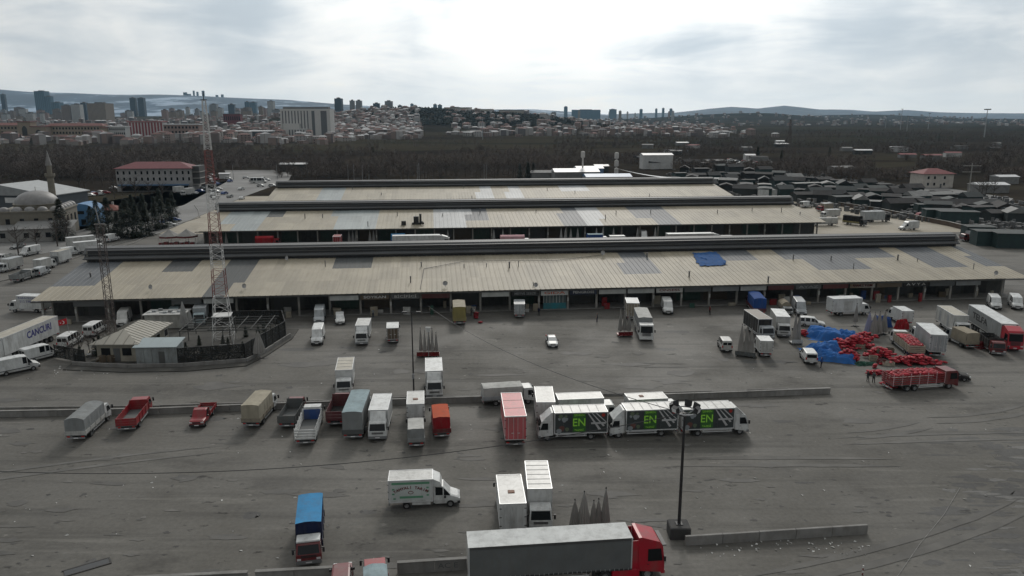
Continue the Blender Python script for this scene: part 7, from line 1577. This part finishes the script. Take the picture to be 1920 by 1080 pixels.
lattice(Vector((p.x, p.y, 0)), [0, z1*.6, z1], ([0, z1*.6, z1], [6, 2, .8]), [MD, MD], 'dark power pylon rising from the bare woods', .13, .07, 3.0, 'power_pylon')
p = G(1600, 440); pole(1618, 385, 368, 'dark parasol-like post at the yard wall')
e = None
p = G(1815, 372); z1 = RAY(1815, 306, p.y).z; e = empty('utility_pole', (p.x, p.y, 0)); tag(e, 'wooden utility pole with crossarms near the white house', 'utility pole')
part('utp', 'pole', CONCL, e, lambda b: b.tube((0,0,0), (0,0,z1), .28, .2, 6))
for z in (z1-1.2, z1-4): part('uta', 'crossarm', CONCL, e, lambda b: b.box(-4.2, 4.2, -.12, .12, -.12, .12), (0, 0, z))
# white house on the right
p = G(1756, 352); hip_house('white_house', Vector((p.x, p.y+6, 0)), R(4), 17, 12, 7.4, 2.6, mat('house_white', (.44,.41,.37), .85, dirt=.25), mat('house_red_roof', (.17,.045,.045), .8, var=.15), 'white two-storey house with red hipped roof on the right', 'house', [(x, z, 1.1, 1.5, -1) for x in (-5.5, -2, 3.5) for z in (1.2, 4.6)], .9)
shed(1862, 362, 16, 9, 4, SH_G, MP, 'low pale-roofed building right of the white house'); shed(1750, 300, 16, 8, 4, SH_G, MATS['house_red_roof'], 'tiny red-roofed hut beyond the white house'); shed(1890, 345, 12, 8, 4, SH_G, MP, 'small pale roof at far right edge')
# dark shed rows of the scrap market
random.seed(61)
G1, G2 = mat('stall_green', (.012,.030,.030), .7, var=.3), mat('stall_black', (.013,.015,.016), .8, var=.3)
n_ = 0
for r in range(5):
    for i in range(20):
        t_ = i/19; px = 1255+t_*(690-40*r)+r*10; py = 352+t_*72-r*9.5+random.uniform(-2, 2)
        if px > 1935: continue
        if 1700 < px < 1800 and py < 366: continue
        n_ += 1; w_ = random.choice([7.0, 9.0, 11.0]); shed(px, py, w_, 6, random.choice([3.2, 3.8, 4.6]), random.choice([G1, G2, G1, SH_D]), random.choice([RFD, RFD, G2, SH_D, G2, SH_G, RFD]), 'dark sheet-metal market stall in the rows beyond the yard wall', random.choice([0, .1, -.5, 1.2]), random.choice([.05, .18, .3]), 'market_stall', 'stalls beyond the yard wall')
for i, (px, py, w_) in enumerate([(1770, 416, 12), (1800, 420, 13), (1840, 452, 8), (1880, 462, 14), (1905, 466, 10), (1745, 405, 9)]): 
    shed(px, py, w_, 5, 4.4, G1, SH_D, ['dark green container beside the red van', 'long dark green container in the scrap market', 'dark blue container by the wall end', 'dark green container at right edge, nearest', 'small dark container at the far right', 'short dark container left of the long green one'][i], R(-14), .02, 'container')
# junk between the stalls
mb = MB()
for i in range(1600):
    px = U(1250, 1930); py = 340+(px-1250)/690*85+U(-45, 18); p = G(px, py); s = U(.3, 1.3); a = U(0, 3); h = U(.3, 2.2)
    if 1715 < px < 1800 and py < 372: continue
    mb.add([(p.x+s*math.cos(a+q*1.57), p.y+s*math.sin(a+q*1.57), z) for z in (0, h) for q in range(4)], [(4,5,6,7),(0,1,5,4),(1,2,6,5),(2,3,7,6),(3,0,4,7)])
o = mb.build('market_junk', mat('junk', (.10,.10,.10), .8, var=.8, scale=.25)); tag(o, 'jumble of scrap and goods between the dark stalls', 'scrap', kind='stuff')
# parked cars far behind
random.seed(71)
cars = [(random.uniform(345, 520), random.uniform(330, 350)) for _ in range(26)] + [(random.uniform(340, 470), random.uniform(348, 374)) for _ in range(16)] + [(random.uniform(1285, 1460), random.uniform(300, 309)) for _ in range(34)] + [(random.uniform(110, 215), random.uniform(350, 372)) for _ in range(14)]
for i, (px, py) in enumerate(cars):
    p = G(px, py); e = empty('car', (p.x, p.y, 0), random.choice([0, 1.57])+U(-.3, .3)); lab, gr = (('parked car at the far end of the service road', 'cars at the service road end') if px > 300 and px < 600 else ('parked car in the lot beyond the curved canopy', 'cars in the far right lot') if px > 1000 else ('parked car behind the mosque', 'cars behind the mosque'))
    tag(e, lab, 'car', gr); m = P_(random.choice(['white', 'white', 'silver', 'grey', 'blue', 'red', 'white']), .3); kk = m.name
    part(('fc', kk), 'body', m, e, lambda b: b.prism([(-2.2,.35),(2.2,.35),(2.2,.75),(1.2,.9),(.6,1.4),(-1.2,1.45),(-2.0,.95),(-2.2,.9)], -.85, .85)); part(('fcg', kk), 'window', GLASS, e, lambda b: b.prism([(1.12,.93),(.58,1.34),(-1.15,1.38),(-1.85,.96)], -.87, .87))
    for sx in (1, -1):
        for sy in (1, -1): part('fcw', 'wheel', RUBBER, e, lambda b: b.tube((0,-.1,0), (0,.1,0), .32, n=10), (sx*1.35, sy*.78, .32))
for i, (px, py, c, lab) in enumerate([(318, 418, 'white', 'white car, nearest of the cars below conifers'), (310, 413, 'blue', 'blue car between white ones below the conifers'), (328, 409, 'blue', 'blue car farther up below the conifers'), (300, 420, 'silver', 'silver car, leftmost below the conifers')]):
    p = G(px, py+6); e = empty('car', (p.x, p.y, 0), .5); tag(e, lab, 'car'); car(e, c, 4.4, 1.8, 1.48)
for px, py, hd, lab in [(338, 362, 60, 'white lorry cab at the bend below the office building'), (352, 366, 240, 'white tractor unit beside the lorry at the bend')]:
    p = G(px, py); e = empty('box_lorry', (p.x, p.y, 0), R(hd)); tag(e, lab, 'lorry'); v_box(e, 6.5, 2.4, 3.4, 'offwhite', 'white', 'white')
p = G(485, 343); e = empty('bus', (p.x, p.y, 0), R(10)); tag(e, 'white coach parked near the far end of service road', 'bus'); van(e, 'white', 9.0, 2.5, 3.1, 2)
# ------------------------------------------------------------------ trees
random.seed(81)
TW = mat('bare_twigs', (.060,.047,.040), .95, var=.35, scale=.05); BK = mat('bark', (.060,.050,.043), .95, var=.2)
def bare_tree(H, spread, nbr, ntw, seed, tw=.05, tl=1.2):
    "trunk and limbs as tubes, fine twigs as slivers; returns two MBs"
    rd = random.Random(seed); tr, cr = MB(), MB(); tips = []
    tr.tube((0,0,-.3), (0,0,H*.35), H*.022, H*.016, 7); tr.tube((0,0,H*.35), (rd.uniform(-.3,.3), rd.uniform(-.3,.3), H*.85), H*.016, H*.004, 6)
    for i in range(nbr):
        z0 = H*rd.uniform(.22, .75); a = 2*math.pi*(i/nbr)*2.6+rd.uniform(-.4,.4); up = rd.uniform(.45, .95); ln = spread*rd.uniform(.55, 1.0)*(1.15-z0/H*.6)
        p0 = Vector((0,0,z0)); p1 = p0+Vector((math.cos(a)*ln*.55, math.sin(a)*ln*.55, ln*up*.5)); p2 = p1+Vector((math.cos(a+rd.uniform(-.4,.4))*ln*.45, math.sin(a)*ln*.45, ln*up*.65))
        tr.tube(p0, p1, H*.010, H*.006, 5, False); tr.tube(p1, p2, H*.006, H*.002, 4, False); tips += [p0.lerp(p1, .6), p1, p1.lerp(p2, .5), p2]
    tips.append(Vector((0,0,H*.8)))
    for i in range(ntw):
        b = rd.choice(tips); a = rd.uniform(0, 6.28); e = rd.uniform(.0, 1.3); L_ = tl*rd.uniform(.5, 1.4)
        q = b+Vector((math.cos(a)*math.cos(e), math.sin(a)*math.cos(e), math.sin(e)))*L_; s = Vector((-math.sin(a), math.cos(a), rd.uniform(-.5,.5)))*tw
        m_ = b.lerp(q, .5)+s*3
        cr.add([b-s, b+s, q], [(0,1,2)]); q2 = m_+Vector((math.cos(a+.7)*.6, math.sin(a+.7)*.6, .5))*L_*.5; cr.add([m_-s*.7, m_+s*.7, q2], [(0,1,2)])
    return tr, cr
BT = []
for i in range(5):
    tr, cr = bare_tree(13+i, 5.5+.4*i, 16, 620, i, .035, 1.3); BT.append((tr.mesh('trunk', BK), cr.mesh('crown', TW)))
def tree_at(p, s, label, group, v=None, name='bare_tree'):
    e = empty(name, p, U(0, 6)); e.scale = (s, s, s); tag(e, label, 'tree', group); a, b = BT[v if v is not None else random.randrange(5)]
    for nm, me in (('trunk', a), ('crown', b)): o = bpy.data.objects.new(nm, me); COL.objects.link(o); o.parent = e
for i in range(46): px = 520+i*11+U(-5, 5); tree_at(G(px, U(326, 341)), U(.5, .95), 'leafless tree in the row right behind the farthest hall', 'bare trees behind the halls')
for i in range(26): px = U(0, 215); tree_at(G(px, U(330, 365)), U(.7, 1.2), 'leafless tree among the parked cars behind the mosque', 'bare trees behind the mosque')
for i, (px, py) in enumerate([(70, 470), (108, 462), (35, 478), (128, 452)]): tree_at(G(px, py), .55, 'small leafless tree in front of the mosque annex', 'bare trees by the mosque')
for i, (px, py) in enumerate([(1840, 372), (1848, 368), (1835, 366), (1862, 372)]): tree_at(G(px, py), .6, 'pale leafless tree beside the utility pole at right', 'bare trees by the utility pole')
for i, (px, py) in enumerate([(230, 365), (255, 372), (280, 368), (215, 372), (305, 376)]): tree_at(G(px, py), U(.5, .8), 'leafless street tree in front of the long office', 'bare trees by the office')
for i, (px, py) in enumerate([(150, 668), (168, 662), (185, 655), (130, 672), (200, 634)]): tree_at(G(px, py), .28, 'low leafless shrub beside the compound house', 'bare shrubs in the compound', name='bare_shrub')
# dark conifers
LEAF = mat('conifer_needles', (.014,.022,.013), .9, var=.5, scale=.4); 
def conifer(H, r, n, seed):
    rd = random.Random(seed); cr = MB()
    for i in range(n):
        z = H*(.06+.94*rd.random()**1.25); rr = r*(1-z/H)**.75*rd.uniform(.35, 1.05)*(.8+.25*math.sin(z*2.1+seed)); a = rd.uniform(0, 6.28)
        c = Vector((rr*math.cos(a), rr*math.sin(a), z-.25*rr)); s = rd.uniform(.22, .5)
        d1 = Vector((math.cos(a), math.sin(a), rd.uniform(-.6, .2)))*s; d2 = Vector((-math.sin(a), math.cos(a), rd.uniform(-.4, .4)))*s*.55
        cr.add([c-d2, c+d1*.4+d2*.2, c+d2, c+d1*1.6], [(0,3,1),(1,3,2),(0,1,2)])
    tr = MB(); tr.tube((0,0,-.2), (0,0,H*.9), .22, .04, 7); return tr, cr
CF = []
for i in range(3):
    tr, cr = conifer(10.5+i, 3.2+.4*i, 2600, i); CF.append((tr.mesh('trunk', BK), cr.mesh('crown', LEAF)))
def conif(px, py, s, lab, gr):
    e = empty('conifer', G(px, py), U(0, 6)); e.scale = (s, s, s); tag(e, lab, 'tree', gr); a, b = random.choice(CF)
    for nm, me in (('trunk', a), ('crown', b)): o = bpy.data.objects.new(nm, me); COL.objects.link(o); o.parent = e
for px, py, s in [(185, 437), (205, 440), (222, 444), (240, 446), (258, 446), (275, 442), (172, 430), (292, 432), (305, 428), (318, 418), (230, 425), (250, 420), (270, 415), (290, 405), (325, 408), (300, 398)] and [(a_, b_, U(.62, 1.05)) for a_, b_ in [(185, 437), (205, 440), (222, 444), (240, 446), (258, 446), (275, 442), (172, 430), (292, 432), (305, 428), (318, 418), (230, 425), (250, 420), (270, 415), (290, 405), (325, 408), (300, 398)]]:
    conif(px, py, s, 'dark evergreen in the clump right of the mosque', 'evergreen clump')
for i in range(30):
    px = U(150, 525); conif(px, 682-max(0, px-420)*.38-U(4, 34), U(.13, .24), 'low dark shrub in the fenced compound', 'compound shrubs')
for i in range(24):
    px, py = U(1080, 1900), U(270, 326); shed(px, py, U(8, 18), 7, U(3, 5), random.choice([SH_G, SH_W, SH_D]), random.choice([MP, SH_G, RFD, MATS['house_red_roof']]), 'small farm shed scattered in the bare scrub on the right', U(-.5, .5), .15, 'farm_shed', 'farm sheds in the scrub')
for px, py in [(118, 450), (40, 268), (70, 272), (60, 275), (700, 286), (990, 338), (1000, 336), (975, 337), (1420, 300), (1465, 296), (1555, 292), (1760, 262)]: conif(px, py, U(.6, 1.1), 'lone dark evergreen standing among bare trees', 'lone evergreens')
# wood masses: thousands of bare crowns, each a spray of slivers
def wood(name, n, region, label, tris, hmin, hmax, seed, mt, keep=lambda px, py: True):
    rs = np.random.RandomState(seed); rd = random.Random(seed)
    tv = []
    for v in range(6):
        T = []
        T.append([(-.012,0,0),(.012,0,0),(0,0,.6)])
        for i in range(tris):
            # sprays out of the limbs of an upright, uneven crown
            a = rd.uniform(0, 6.28); z0 = rd.uniform(.14, .72); r0 = rd.random()**.6*.26*(1.15-abs(z0-.45)); up = rd.uniform(.2, 1.3); l_ = rd.uniform(.10, .26); wd = rd.uniform(.006, .016)
            p = np.array((r0*math.cos(a), r0*math.sin(a), z0)); q = p+np.array((math.cos(a)*math.cos(up), math.sin(a)*math.cos(up), math.sin(up)))*l_; s = np.array((-math.sin(a), math.cos(a), rd.uniform(-.6,.6)))*wd
            T.append([tuple(p-s), tuple(p+s), tuple(q)])
        tv.append(np.array(T).reshape(-1, 3))
    out = []; k = 0
    while k < n:
        px, py = rs.uniform(region[0], region[1]), rs.uniform(region[2], region[3])
        if not keep(px, py): continue
        p = G(px, py); x, y = p.x, p.y; z = terrain_h(x, y); s = rs.uniform(hmin, hmax)
        a = rs.uniform(0, 6.28); c, s_ = math.cos(a), math.sin(a); t = tv[k % 6]
        out.append(np.stack([(t[:,0]*c-t[:,1]*s_)*s*1.15+x, (t[:,0]*s_+t[:,1]*c)*s*1.15+y, t[:,2]*s+z-.2], 1)); k += 1
    Vv = np.concatenate(out).astype(np.float32); nf = len(Vv)//3
    me = bpy.data.meshes.new(name); me.vertices.add(len(Vv)); me.vertices.foreach_set('co', Vv.ravel()); me.loops.add(nf*3); me.loops.foreach_set('vertex_index', np.arange(nf*3, dtype=np.int32)); me.polygons.add(nf)
    me.polygons.foreach_set('loop_start', np.arange(0, nf*3, 3, dtype=np.int32)); me.polygons.foreach_set('loop_total', np.full(nf, 3, dtype=np.int32)); me.update(); me.validate(); me.materials.append(mt)
    o = bpy.data.objects.new(name, me); COL.objects.link(o); tag(o, label, 'trees', kind='stuff')
def patchy(th, sc=.012, sd=0.0): return lambda px, py: noise.noise((px*sc, py*sc*4, sd)) > th
W2 = mat('wood_twigs_red', (.066,.050,.041), .95, var=.35, scale=.01)
wood('bare_wood', 1000, (-40, 530, 280, 338), 'bare brown wood on the left behind the office building', 150, 6, 11, 1, TW, lambda px, py: not (330 < px < 530 and py > 322) and not (210 < px < 365 and py > 330))
wood('bare_wood', 800, (520, 1060, 278, 334), 'bare brown wood behind the middle of the farthest hall', 150, 4, 9, 2, W2, patchy(-.25))
wood('bare_wood', 2600, (1040, 1960, 246, 342), 'bare brown wood on the right beyond the scrap market', 150, 4, 9, 3, W2, lambda px, py: noise.noise((px*.008, py*.09, 4)) > -.08 and not (1715 < px < 1800 and py > 330) and py < 318+(px-1250)*.05 and not (1270 < px < 1470 and 296 < py < 312) and not (1050 < px < 1260 and py > 312))
wood('bare_wood', 2800, (-40, 1960, 234, 280), 'far hazy brown wood across the plain', 44, 4.5, 9, 4, TW, lambda px, py: noise.noise((px*.008, py*.032, 3)) > (.10 if px < 1050 else -.25))
W3 = mat('hill_pines', (.016,.020,.016), .95, var=.4, scale=.01)
def hillwood():
    rs = np.random.RandomState(9); T = []
    for i in range(4200):
        x, y = rs.normal(-70, 150), rs.uniform(1800, 2350); z = terrain_h(x, y)
        if z < 6 or rs.uniform(-4, 14) > z: continue
        s = rs.uniform(2.6, 5.0); h = rs.uniform(4, 8)
        for q in range(5):
            a = rs.uniform(0, 6.28); b = a+2.1; T += [(x+s*math.cos(a), y+s*math.sin(a), z+q*h*.16), (x+s*math.cos(b), y+s*math.sin(b), z+q*h*.16+.5), (x+rs.uniform(-.5,.5), y, z+h*(.5+.12*q))]
    mb = MB(); mb.v = T; mb.f = [(i, i+1, i+2) for i in range(0, len(T), 3)]; me = bpy.data.meshes.new('pine_wood'); me.from_pydata(mb.v, [], mb.f); me.materials.append(W3)
    o = bpy.data.objects.new('pine_wood', me); COL.objects.link(o); tag(o, 'dark pine wood covering the hill below the palace', 'trees', kind='stuff')
hillwood()
# ------------------------------------------------------------------ haze: one even box of air round everything
mb = MB(); mb.box(-15500, 15500, -15500, 15500, -2.2, 430)
hm = bpy.data.materials.new('haze_air'); hm.use_nodes = True; t_ = hm.node_tree
for q in list(t_.nodes): t_.nodes.remove(q)
oo = t_.nodes.new('ShaderNodeOutputMaterial'); pv = t_.nodes.new('ShaderNodeVolumePrincipled'); t_.links.new(pv.outputs[0], oo.inputs['Volume'])
pv.inputs['Density'].default_value = 2.7e-5; pv.inputs['Color'].default_value = (.52, .78, 1.0, 1); pv.inputs['Anisotropy'].default_value = .25
tag(mb.build('haze', hm), 'thin even winter haze over the whole plain', 'haze', kind='stuff')
